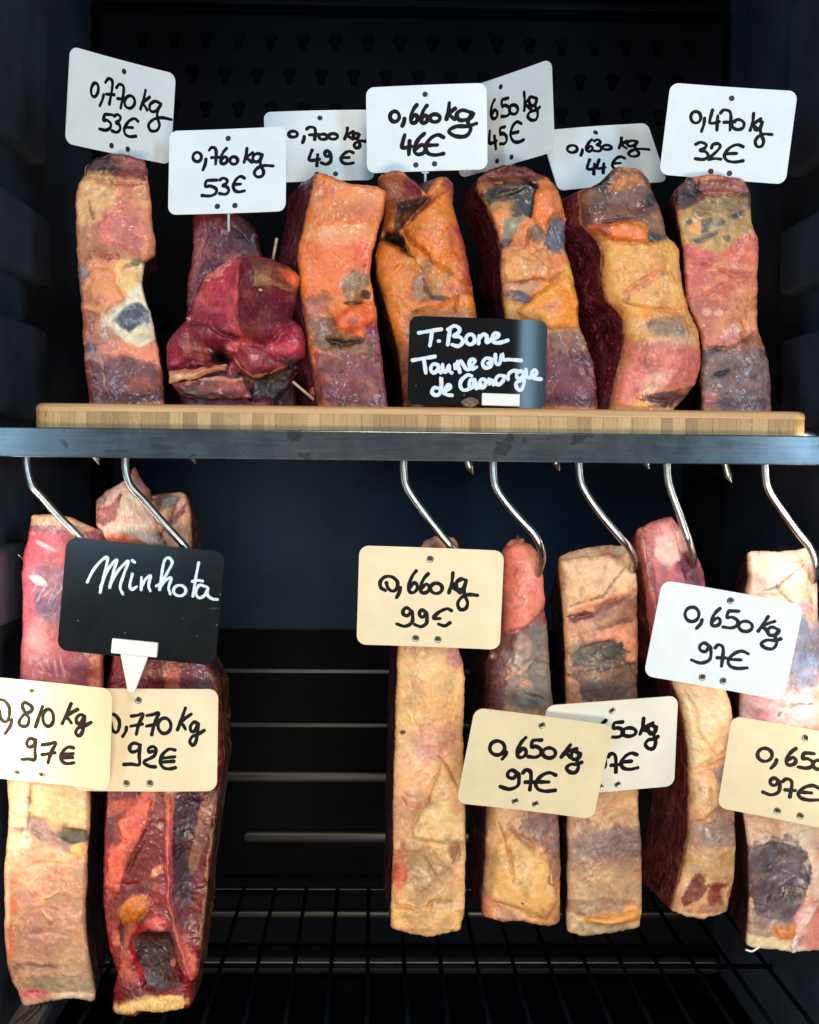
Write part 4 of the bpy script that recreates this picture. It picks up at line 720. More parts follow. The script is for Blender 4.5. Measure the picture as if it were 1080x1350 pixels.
# 3 ---- orange steak
o = (370, 220, .2443)
steak('aged_steak', 'bright orange steak with dark red foot, standing right of the folded red cut', .040,
    X2(o, [(185, 55), (230, 62), (300, 95), (400, 120), (540, 128), (570, 145)]), [(418, 541), (516, 543)],
    E2(o, [(55, 185), (200, 162), (300, 140), (420, 106), (500, 100), (600, 110), (700, 124), (800, 138), (950, 160), (1100, 188), (1280, 212)]),
    E2(o, [(55, 560), (150, 574), (250, 556), (350, 530), (450, 500), (550, 492), (620, 494), (700, 510), (760, 524), (860, 530), (1000, 548), (1150, 568), (1280, 586)]),
    (222, 122, 62), T(o, [
    (E, 360, 180, 200, 90, (206, 126, 76), .8, .5), (E, 430, 250, 120, 60, (196, 96, 66), .6, .6), (E, 250, 120, 60, 60, (186, 92, 60), .5), (E, 330, 370, 200, 50, (236, 160, 112), .75, .5), (E, 250, 400, 60, 40, (238, 190, 150), .5, .6),
    (E, 300, 500, 220, 120, (228, 106, 52), .7, .5), (E, 440, 480, 60, 110, (214, 94, 66), .7, .5), (E, 180, 640, 60, 100, (222, 108, 44), .8, .5), (E, 400, 640, 70, 70, (136, 100, 62), .9, .4), (E, 380, 600, 40, 26, (176, 140, 112), .7), (E, 420, 600, 60, 20, (150, 112, 100), .7),
    (E, 460, 690, 30, 24, (70, 28, 24), .9), (E, 400, 735, 60, 10, (34, 20, 12), .9, .4), (E, 240, 730, 50, 60, (150, 66, 36), .8), (E, 170, 760, 46, 70, (142, 84, 74), .8), (E, 310, 760, 120, 40, (204, 108, 40), .7),
    (E, 400, 830, 110, 80, (226, 98, 56), .9, .35), (E, 470, 790, 60, 50, (228, 130, 50), .8), (E, 380, 860, 36, 50, (176, 56, 36), .7), (E, 210, 880, 90, 80, (150, 88, 54), .85), (E, 500, 850, 50, 60, (128, 44, 58), .85), 
    (E, 330, 960, 160, 50, (116, 82, 44), .9, .4), (E, 300, 945, 60, 18, (38, 28, 16), .9), (E, 420, 945, 50, 9, (40, 26, 20), .8), (E, 350, 1020, 60, 12, (40, 26, 22), .8), (E, 470, 1010, 50, 10, (54, 32, 34), .7),
    (E, 420, 1130, 260, 170, (124, 50, 58), .85, .4), (E, 500, 950, 60, 60, (126, 64, 76), .7), (E, 290, 1060, 60, 40, (176, 110, 92), .7), (E, 400, 1080, 50, 40, (170, 100, 96), .6), (E, 330, 1110, 30, 8, (40, 20, 22), .8), (E, 230, 1100, 40, 100, (170, 104, 84), .6, .5), (E, 320, 1220, 120, 50, (108, 22, 34), .8), (E, 530, 1200, 60, 60, (106, 28, 40), .7), (E, 480, 1060, 50, 40, (150, 84, 96), .6),
    (K, [(340, 735), (390, 740), (450, 715)], 12, (34, 20, 12), .8, 3.5), (K, [(250, 930), (320, 960), (440, 940)], 13, (40, 28, 18), .7, 3.2), (K, [(370, 580), (400, 555)], 7, (80, 44, 24), .8, 1.5), (K, [(445, 545), (468, 535)], 7, (80, 34, 24), .8, 1.2), (K, [(290, 500), (285, 570)], 5, (190, 80, 40), .5, .8), (K, [(310, 1110), (345, 1105)], 8, None, 0, 1.6),
    (B, 330, 380, 190, 130, 3), (B, 400, 840, 110, 70, 4.5), (B, 400, 650, 70, 50, 2), (B, 240, 800, 60, 120, -2)]),
    GU, depth=.10, skew=-.28, zmin=BOARD_Z, seed=43, sat=1.0, lean=(140, 36, 58), lean2=(180, 74, 90), bulge=.004)

# 4 ---- amber steak behind the small blackboard
o = (490, 220, .2443)
steak('aged_steak', 'amber steak with a split folded top, standing behind the T.Bone blackboard', .052,
    X2(o, [(35, 60), (60, 38), (150, 40), (230, 95), (310, 170), (340, 140), (400, 85), (440, 80), (460, 140)]), [(525, 542), (645, 543)],
    E2(o, [(40, 40), (150, 52), (250, 70), (330, 56), (400, 40), (470, 20), (560, 28), (680, 60), (800, 88), (980, 150), (1100, 165), (1290, 180)]),
    E2(o, [(40, 440), (120, 450), (200, 440), (290, 462), (400, 500), (500, 520), (600, 540), (700, 556), (800, 576), (1000, 600), (1290, 640)]),
    (208, 116, 46), T(o, [
    (E, 130, 130, 150, 110, (112, 50, 42), .92, .35), (E, 220, 110, 60, 50, (124, 34, 50), .8), (E, 130, 110, 50, 60, (146, 80, 56), .6, .6), (E, 90, 290, 80, 70, (150, 76, 30), .85), (E, 120, 390, 70, 44, (16, 8, 6), .95, .3, 25), (E, 190, 200, 60, 30, (34, 14, 18), .85),
    (E, 420, 120, 50, 70, (150, 50, 54), .85), (E, 370, 160, 60, 40, (184, 96, 54), .7), (E, 250, 230, 120, 30, (160, 60, 44), .7, .4, -28), (E, 310, 290, 120, 60, (206, 136, 70), .75, .5), (E, 330, 420, 110, 90, (224, 122, 56), .7, .5), (E, 460, 430, 50, 130, (176, 62, 64), .85, .4, -12), (E, 500, 540, 36, 60, (164, 50, 66), .8), (E, 440, 500, 60, 60, (218, 110, 60), .6),
    (E, 110, 480, 80, 80, (190, 100, 40), .7), (E, 180, 460, 26, 30, (150, 70, 30), .6), (E, 250, 510, 90, 70, (196, 118, 44), .8), (E, 300, 560, 40, 46, (146, 100, 64), .8), (E, 260, 660, 44, 50, (160, 116, 92), .85), (E, 230, 705, 60, 16, (112, 80, 60), .7), (E, 345, 640, 46, 60, (170, 122, 66), .85), (E, 340, 710, 70, 14, (78, 56, 36), .85), (E, 410, 600, 50, 50, (196, 120, 52), .7), (E, 420, 580, 26, 16, (130, 96, 70), .7), (E, 470, 670, 60, 30, (172, 70, 64), .7), (E, 540, 690, 50, 14, (146, 40, 44), .7),
    (E, 120, 700, 90, 80, (220, 130, 52), .7), (E, 340, 760, 200, 40, (206, 112, 40), .8), (E, 510, 760, 60, 60, (220, 132, 60), .8), (E, 170, 1000, 40, 60, (150, 90, 70), .85), (E, 200, 1180, 90, 130, (120, 60, 56), .85),
    (K, [(60, 340), (130, 390), (190, 470), (240, 500)], 14, (60, 26, 12), .6, 5), (K, [(160, 340), (200, 400), (270, 460), (320, 530)], 16, (120, 60, 24), .5, 5.5), (K, [(270, 600), (290, 670), (330, 710)], 10, (70, 48, 30), .75, 3), (K, [(310, 170), (300, 190), (180, 330)], 12, (110, 40, 30), .5, 4), (K, [(190, 800), (330, 760), (480, 700), (540, 640)], 9, (150, 70, 28), .5, 2.0), (K, [(470, 690), (450, 790)], 10, (120, 50, 30), .6, 2.4), (K, [(30, 620), (110, 590), (180, 520)], 10, None, 0, 1.8),
    (B, 350, 330, 130, 190, 10, -20, 2.6), (B, 90, 540, 90, 150, 4), (B, 260, 520, 70, 60, 4), (B, 260, 650, 60, 60, 2), (B, 130, 140, 150, 110, -14), (B, 130, 385, 60, 36, -14)]),
    GU, depth=.095, skew=-.05, zmin=BOARD_Z, seed=57, bulge=.006, rc=.008)

# 5 ---- mottled steak with grey mould
o = (610, 200, .2592)
steak('aged_steak', 'mottled orange steak with black and grey mould near its top, beside the T.Bone blackboard', .060,
    X2(o, [(60, 170), (110, 110), (220, 85), (370, 90), (460, 150), (490, 200)]), [(700, 542), (800, 543)],
    E2(o, [(90, 90), (180, 80), (240, 110), (300, 140), (400, 180), (500, 202), (600, 200), (700, 208), (840, 222), (1000, 300), (1300, 360)]),
    E2(o, [(90, 400), (150, 462), (200, 492), (340, 530), (380, 526), (500, 520), (560, 545), (650, 566), (760, 590), (880, 598), (1000, 650), (1100, 678), (1300, 692)]),
    (206, 128, 76), T(o, [
    (E, 240, 110, 220, 50, (90, 22, 30), .95), (E, 110, 170, 60, 30, (130, 66, 48), .85), (E, 240, 200, 140, 44, (26, 22, 20), .97, .25, -14), (E, 330, 200, 60, 50, (32, 28, 26), .95, .25), (E, 290, 300, 60, 70, (54, 50, 46), .95, .3, 20), (E, 200, 270, 90, 50, (150, 104, 52), .9), (E, 200, 350, 60, 50, (200, 116, 64), .8), (E, 250, 380, 50, 46, (150, 132, 106), .9, .4), (E, 240, 400, 36, 50, (100, 92, 80), .8, .5, 20), (E, 230, 470, 36, 26, (60, 60, 64), .9),
    (E, 430, 270, 70, 100, (212, 116, 62), .9), (E, 440, 200, 50, 40, (200, 110, 70), .7), (E, 310, 420, 40, 80, (206, 112, 62), .95, .2, 15), (E, 375, 420, 40, 50, (120, 92, 74), .95, .2), (E, 470, 430, 55, 100, (112, 94, 88), .95, .25), (E, 480, 440, 40, 40, (80, 82, 98), .8, .5), (E, 430, 480, 24, 30, (64, 66, 86), .8),
    (E, 320, 580, 130, 90, (212, 138, 80), .85), (E, 330, 520, 110, 30, (194, 124, 90), .8), (E, 260, 600, 60, 40, (226, 160, 92), .7), (E, 480, 590, 60, 60, (204, 120, 72), .8), (E, 540, 640, 50, 70, (226, 162, 78), .8), (E, 300, 690, 120, 36, (176, 128, 106), .8), (E, 290, 740, 70, 30, (84, 88, 104), .97, .3, 12), (E, 250, 790, 60, 36, (206, 160, 76), .85),
    (E, 470, 770, 130, 100, (230, 142, 46), .95, .3, -15), (E, 450, 790, 60, 34, (190, 112, 74), .9, .4, -24), (E, 470, 770, 34, 20, (206, 140, 106), .8), (E, 370, 800, 60, 60, (228, 160, 80), .8, .4, -40), (E, 500, 870, 90, 26, (214, 124, 50), .8),
    (E, 540, 940, 120, 60, (140, 100, 80), .85, .5), (E, 500, 940, 30, 20, (70, 52, 44), .7), (E, 560, 1000, 110, 40, (156, 106, 78), .7, .5), (E, 560, 1140, 160, 130, (104, 36, 52), .92, .4), (E, 500, 1120, 50, 60, (130, 52, 70), .6), (E, 640, 1040, 50, 40, (130, 84, 76), .7), (E, 600, 1260, 150, 40, (134, 42, 58), .6), (E, 630, 1180, 30, 30, (70, 16, 30), .7),
    (K, [(215, 665), (300, 665), (350, 650), (440, 660), (520, 600)], 9, (110, 44, 30), .8, 3.2), (K, [(340, 380), (330, 470), (300, 500)], 8, (110, 52, 32), .6, 2.2), (K, [(410, 420), (430, 380), (470, 320), (530, 350)], 9, (130, 70, 44), .5, 2.4), (K, [(300, 780), (340, 740), (440, 680)], 10, (90, 54, 30), .6, 3), (K, [(130, 240), (330, 180)], 10, None, 0, 2.5), (K, [(330, 520), (420, 480)], 10, None, 0, 2),
    (B, 310, 590, 120, 70, 4), (B, 470, 780, 120, 90, 4), (B, 430, 280, 70, 90, 3), (B, 280, 740, 70, 30, -3), (B, 240, 110, 220, 45, -10)]),
    GU, depth=.10, skew=-.11, zmin=BOARD_Z, seed=71, lean=(96, 18, 30), lean2=(144, 36, 50))

# 6 ---- yellow steak with wide red side
o = (745, 210, .252)
steak('aged_steak', 'yellow-fat steak with a pink glossy foot and dark red flank, on the board', .030,
    X2(o, [(100, 170), (170, 140), (260, 80), (300, 66), (440, 75), (460, 120), (490, 200)]), [(805, 541), (925, 543)],
    E2(o, [(70, 100), (200, 100), (330, 110), (420, 200), (470, 216), (560, 220), (680, 226), (740, 250), (800, 315), (860, 336), (940, 334), (1020, 322), (1100, 304), (1200, 282), (1300, 262)]),
    E2(o, [(70, 440), (150, 470), (250, 510), (330, 532), (400, 540), (440, 580), (480, 604), (580, 612), (700, 630), (800, 664), (900, 706), (1000, 718), (1080, 716), (1180, 694), (1250, 640), (1300, 590)]),
    (218, 150, 84), T(o, [
    (E, 280, 210, 240, 150, (112, 66, 52), .96, .3), (E, 190, 140, 60, 50, (50, 38, 30), .9, .4, -40), (E, 330, 120, 90, 50, (178, 112, 62), .85), (E, 130, 190, 70, 50, (130, 80, 50), .7), (E, 230, 230, 90, 70, (92, 44, 44), .8), (E, 350, 220, 70, 60, (146, 92, 80), .7), (E, 440, 210, 44, 46, (46, 46, 56), .97, .25), (E, 240, 190, 30, 16, (40, 24, 24), .8), (E, 130, 300, 70, 50, (50, 26, 24), .85),
    (E, 470, 310, 90, 50, (128, 84, 62), .9), (E, 200, 370, 70, 40, (176, 62, 44), .9, .35), (E, 330, 380, 110, 56, (220, 128, 56), .95, .3), (E, 290, 400, 90, 30, (206, 100, 46), .7), (E, 470, 400, 50, 36, (72, 72, 76), .95, .3), (E, 510, 370, 36, 40, (126, 90, 66), .7),
    (E, 420, 520, 170, 80, (222, 158, 84), .8), (E, 300, 510, 36, 50, (228, 176, 110), .7), (E, 400, 640, 140, 50, (196, 118, 80), .7, .5, -24), (E, 480, 670, 140, 70, (232, 176, 108), .8), (E, 370, 620, 70, 16, (184, 88, 70), .6, .5, -24), (E, 290, 690, 50, 40, (216, 146, 80), .7), (E, 500, 780, 180, 40, (212, 140, 84), .8), (E, 370, 810, 60, 40, (226, 160, 72), .7),
    (E, 500, 880, 90, 50, (134, 110, 92), .85, .5), (E, 600, 880, 80, 60, (170, 128, 104), .8, .5), (E, 560, 950, 100, 50, (192, 160, 142), .7, .5), (E, 380, 880, 50, 50, (222, 170, 120), .7), (E, 660, 850, 50, 80, (206, 140, 80), .7), (E, 370, 1010, 50, 60, (206, 92, 88), .8, .5), (E, 520, 1060, 190, 90, (204, 108, 100), .85, .5), (E, 650, 1080, 60, 50, (184, 76, 92), .7), (E, 420, 1150, 110, 80, (212, 112, 98), .8, .5), (E, 320, 1220, 60, 90, (206, 106, 82), .8), (E, 560, 1190, 160, 60, (190, 96, 84), .8, .5), (E, 440, 1180, 70, 40, (216, 170, 140), .6, .7), (E, 540, 1250, 150, 26, (90, 44, 50), .9), (E, 500, 1290, 60, 12, (60, 30, 36), .8),
    (K, [(200, 420), (260, 435), (440, 440), (560, 420)], 10, (120, 66, 30), .6, 3.5), (K, [(270, 730), (380, 640), (520, 570)], 10, (180, 84, 62), .5, 2), (K, [(280, 745), (420, 790), (620, 800)], 10, (176, 110, 60), .4, 2), (K, [(180, 330), (380, 320), (460, 280)], 9, (60, 30, 26), .6, 2.6), (K, [(210, 200), (250, 170), (300, 90)], 8, None, 0, 2), (K, [(420, 1250), (560, 1270), (660, 1230)], 9, None, 0, 2.5),
    (B, 420, 560, 170, 100, 3), (B, 520, 960, 180, 140, 7), (B, 540, 1130, 160, 100, 5), (B, 300, 200, 180, 110, -6), (B, 320, 380, 120, 50, 2), (B, 480, 790, 200, 40, -2)]),
    GU, depth=.105, skew=-.27, zmin=BOARD_Z, seed=83, lean=(98, 18, 34), lean2=(146, 36, 56), bulge=.005, rc=.006)

# 7 ---- right end of the board
o = (865, 220, .2446)
steak('aged_steak', 'pink and tan steak with a grey-brown foot, at the right end of the board', .045,
    X2(o, [(90, 150), (150, 80), (300, 62), (490, 85), (515, 130)]), [(920, 542), (1020, 545)],
    E2(o, [(60, 110), (180, 100), (300, 120), (450, 146), (600, 156), (720, 160), (800, 196), (900, 240), (1000, 250), (1150, 244), (1310, 250)]),
    E2(o, [(60, 500), (140, 516), (300, 520), (380, 548), (500, 552), (600, 550), (800, 546), (890, 552), (980, 590), (1080, 612), (1200, 622), (1310, 626)]),
    (190, 106, 76), T(o, [
    (E, 180, 150, 90, 90, (56, 14, 26), .95, .3), (E, 200, 200, 90, 30, (110, 24, 36), .8, .4, -40), (E, 370, 110, 130, 50, (136, 66, 60), .9), (E, 300, 90, 40, 26, (110, 30, 36), .7), (E, 490, 160, 30, 60, (50, 24, 26), .85), (E, 340, 210, 150, 50, (128, 100, 58), .92, .35, -10), (E, 430, 190, 80, 30, (100, 74, 48), .8),
    (E, 330, 310, 230, 100, (168, 132, 74), .92, .35), (E, 180, 250, 50, 40, (160, 120, 60), .7), (E, 430, 255, 50, 20, (58, 54, 60), .95, .3, -16), (E, 260, 310, 36, 46, (74, 68, 70), .95, .3), (E, 340, 300, 50, 26, (96, 88, 84), .8, .4, -20), (E, 250, 385, 70, 20, (80, 74, 76), .9, .3, -22), (E, 200, 335, 36, 34, (222, 140, 70), .95, .3), (E, 305, 310, 20, 26, (172, 144, 110), .8), (E, 370, 385, 36, 30, (86, 82, 52), .85, .6), (E, 170, 300, 16, 16, (70, 60, 40), .8), (E, 390, 410, 100, 50, (190, 144, 76), .7), (E, 500, 330, 40, 50, (186, 128, 66), .7),
    (E, 200, 480, 70, 70, (190, 76, 72), .9, .4), (E, 220, 600, 80, 70, (196, 84, 78), .8, .5), (E, 460, 450, 90, 80, (206, 98, 80), .9, .4), (E, 350, 540, 190, 20, (214, 124, 92), .7, .4), (E, 430, 580, 130, 24, (176, 76, 66), .6), (E, 260, 660, 120, 30, (208, 112, 78), .7, .5, -14), (E, 400, 660, 120, 60, (190, 92, 68), .8), (E, 480, 760, 90, 110, (206, 130, 86), .8, .5), (E, 280, 770, 80, 60, (176, 88, 74), .8), (E, 270, 780, 22, 22, (214, 150, 130), .6), (E, 330, 790, 22, 16, (214, 150, 130), .6), (E, 400, 860, 90, 60, (200, 124, 76), .7), (E, 350, 930, 110, 36, (206, 112, 84), .8), (E, 500, 920, 70, 40, (160, 92, 58), .8), (E, 250, 880, 40, 50, (170, 92, 76), .7),
    (E, 430, 1140, 240, 170, (118, 88, 84), .95, .25), (E, 510, 960, 90, 40, (140, 84, 58), .9), (E, 300, 1000, 70, 20, (70, 52, 50), .8), (E, 340, 1110, 60, 30, (54, 48, 54), .9, .4, -10), (E, 470, 1090, 90, 50, (136, 110, 108), .6, .7), (E, 400, 1190, 120, 20, (142, 116, 112), .6, .6), (E, 480, 1220, 70, 12, (70, 54, 54), .7), (E, 290, 1260, 46, 60, (186, 92, 88), .85), (E, 590, 1200, 40, 90, (112, 62, 72), .8), (E, 450, 1280, 120, 30, (96, 64, 66), .7),
    (K, [(160, 530), (260, 520), (350, 560), (540, 560)], 8, (150, 60, 54), .6, 1.8), (K, [(165, 720), (260, 690), (370, 620)], 8, (150, 70, 50), .5, 1.6), (K, [(250, 975), (360, 985), (460, 940), (550, 900)], 10, (90, 50, 34), .7, 3), (K, [(450, 830), (475, 880)], 6, (90, 46, 30), .7, 1.5), (K, [(300, 550), (420, 590), (540, 570)], 7, None, 0, 1.4), (K, [(300, 1120), (400, 1090)], 9, (50, 44, 48), .6, 2), (K, [(250, 150), (400, 160), (510, 120)], 8, (80, 40, 36), .6, 2.5),
    (B, 340, 110, 180, 50, -5), (B, 330, 320, 180, 90, 2), (B, 400, 760, 160, 140, 2), (B, 430, 1120, 180, 120, 2)]),
    GU, depth=.095, skew=.10, zmin=BOARD_Z, seed=97, sat=.98, lean=(70, 16, 24), lean2=(110, 30, 38))

# ------------------------------------------------------------------ hanging cuts
t, b = (0, 610, .287), (0, 1020, .2407)
steak('hanging_steak', 'long steak with pink lean upper part and tan fat below, hanging at far left', .062,
    X2(t, [(130, 248), (250, 250), (340, 270), (470, 330)]), X2(b, [(100, 1270), (200, 1240), (320, 1215), (420, 1212), (520, 1235)]),
    E2(t, [(240, 140), (300, 132), (400, 112), (500, 102), (800, 98), (1000, 92), (1200, 64)])+E2(b, [(20, 40), (200, 42), (300, 44), (500, 24), (700, 18), (900, 22), (1050, 36), (1150, 66), (1200, 100), (1270, 118)]),
    E2(t, [(240, 440), (330, 470), (700, 476), (1000, 474), (1200, 480)])+E2(b, [(20, 495), (300, 488), (500, 474), (800, 468), (900, 474), (1000, 488), (1200, 520)]),
    (196, 140, 104), T(t, [
    (E, 280, 720, 340, 470, (158, 62, 82), .97, .15), (E, 300, 270, 240, 34, (206, 158, 116), .95, .3, 6), (E, 230, 300, 120, 16, (90, 54, 70), .6, .5), (E, 220, 400, 130, 90, (190, 64, 84), .7, .5), (E, 210, 600, 130, 130, (118, 92, 128), .7, .7), (E, 260, 660, 80, 80, (96, 76, 112), .6, .8), (E, 120, 700, 40, 200, (206, 92, 108), .7, .6), (E, 170, 800, 50, 80, (224, 126, 130), .7, .6), (E, 180, 540, 40, 16, (240, 200, 200), .8, .4, 25), (E, 210, 380, 50, 10, (232, 160, 168), .7, .5, 25), (E, 300, 950, 140, 70, (150, 66, 84), .7, .6), (E, 440, 960, 40, 80, (206, 104, 70), .85), (E, 150, 950, 50, 60, (206, 110, 120), .6, .6), (E, 370, 970, 50, 60, (130, 46, 60), .6)]
    +[(K, [(150+24*k, 600+(k*37) % 60), (200+24*k, 530+(k*23) % 50)], 5, (216, 170, 190), .55, -.4) for k in range(7)]+[(K, [(150+20*k, 690+(k*31) % 50), (210+20*k, 600+(k*19) % 40)], 5, (80, 62, 100), .5, .6) for k in range(8)]+[(K, [(130+30*k, 880+(k*41) % 50), (160+28*k, 990)], 6, (230, 160, 168), .4, -.4) for k in range(6)])
    +T(b, [
    (E, 300, 640, 380, 650, (188, 134, 100), .98, .12), (E, 100, 150, 70, 150, (240, 206, 160), .9, .4), (E, 330, 160, 170, 130, (228, 176, 118), .9, .4), (E, 250, 120, 60, 60, (236, 186, 130), .7), (E, 220, 280, 70, 40, (146, 110, 100), .9, .4, 30), (E, 310, 370, 140, 40, (156, 116, 100), .85, .4, 28), (E, 410, 330, 80, 50, (100, 86, 66), .95, .35, 15), (E, 430, 310, 40, 14, (60, 60, 54), .8), (E, 430, 420, 60, 36, (230, 168, 94), .95, .3, -10), (E, 90, 400, 80, 90, (244, 214, 176), .8, .5), (E, 230, 460, 190, 60, (206, 150, 108), .7, .5), (E, 70, 720, 30, 50, (222, 96, 56), .85, .5), (E, 60, 920, 30, 90, (226, 100, 56), .85, .5), (E, 150, 670, 60, 36, (162, 98, 88), .7, .6), (E, 300, 780, 190, 120, (180, 120, 92), .7, .6), (E, 220, 920, 150, 100, (162, 108, 90), .7, .6), (E, 370, 650, 110, 60, (170, 120, 80), .6, .6), (E, 400, 1000, 120, 80, (186, 138, 90), .7, .6), (E, 210, 1050, 130, 26, (120, 84, 72), .7, .6), (E, 320, 1150, 220, 50, (146, 120, 84), .9, .4), (E, 200, 1200, 90, 26, (206, 84, 92), .9, .4), (E, 150, 1240, 60, 30, (220, 150, 120), .8), (E, 390, 1210, 130, 16, (206, 180, 150), .8), (E, 30, 500, 26, 500, (238, 196, 154), .6, .6),
    (K, [(165, 40), (160, 240), (150, 300)], 10, (70, 66, 72), .9, 3), (K, [(60, 300), (140, 300), (200, 330), (240, 380)], 9, (120, 112, 116), .8, 2.2), (K, [(240, 670), (290, 660), (330, 635)], 7, (214, 168, 120), .6, -1.4), (K, [(245, 740), (260, 770), (310, 795)], 8, (222, 172, 124), .8, -1.6), (K, [(240, 720), (350, 750)], 8, None, 0, 1.2), (K, [(120, 520), (260, 480), (420, 500)], 12, None, 0, 1.4), (K, [(130, 1050), (300, 1055)], 10, None, 0, 1.6), (K, [(280, 330), (330, 350), (400, 390)], 7, (80, 60, 54), .6, 1.4), (K, [(150, 1195), (220, 1190)], 7, (150, 40, 60), .7, 1.2), (K, [(100, 880), (300, 860), (420, 900)], 10, None, 0, 1.0),
    (B, 250, 800, 180, 240, 2), (B, 330, 150, 150, 120, 2)]),
    GL, drop=.55, gain=1.0, sat=.96, fine=.25, mrel=.6, amp=.75, mats=(M_waxfat, M_lean), depth=.12, skew=-.09, seed=103, lean=(50, 20, 22), lean2=(80, 34, 32), topcol=(206, 150, 110))

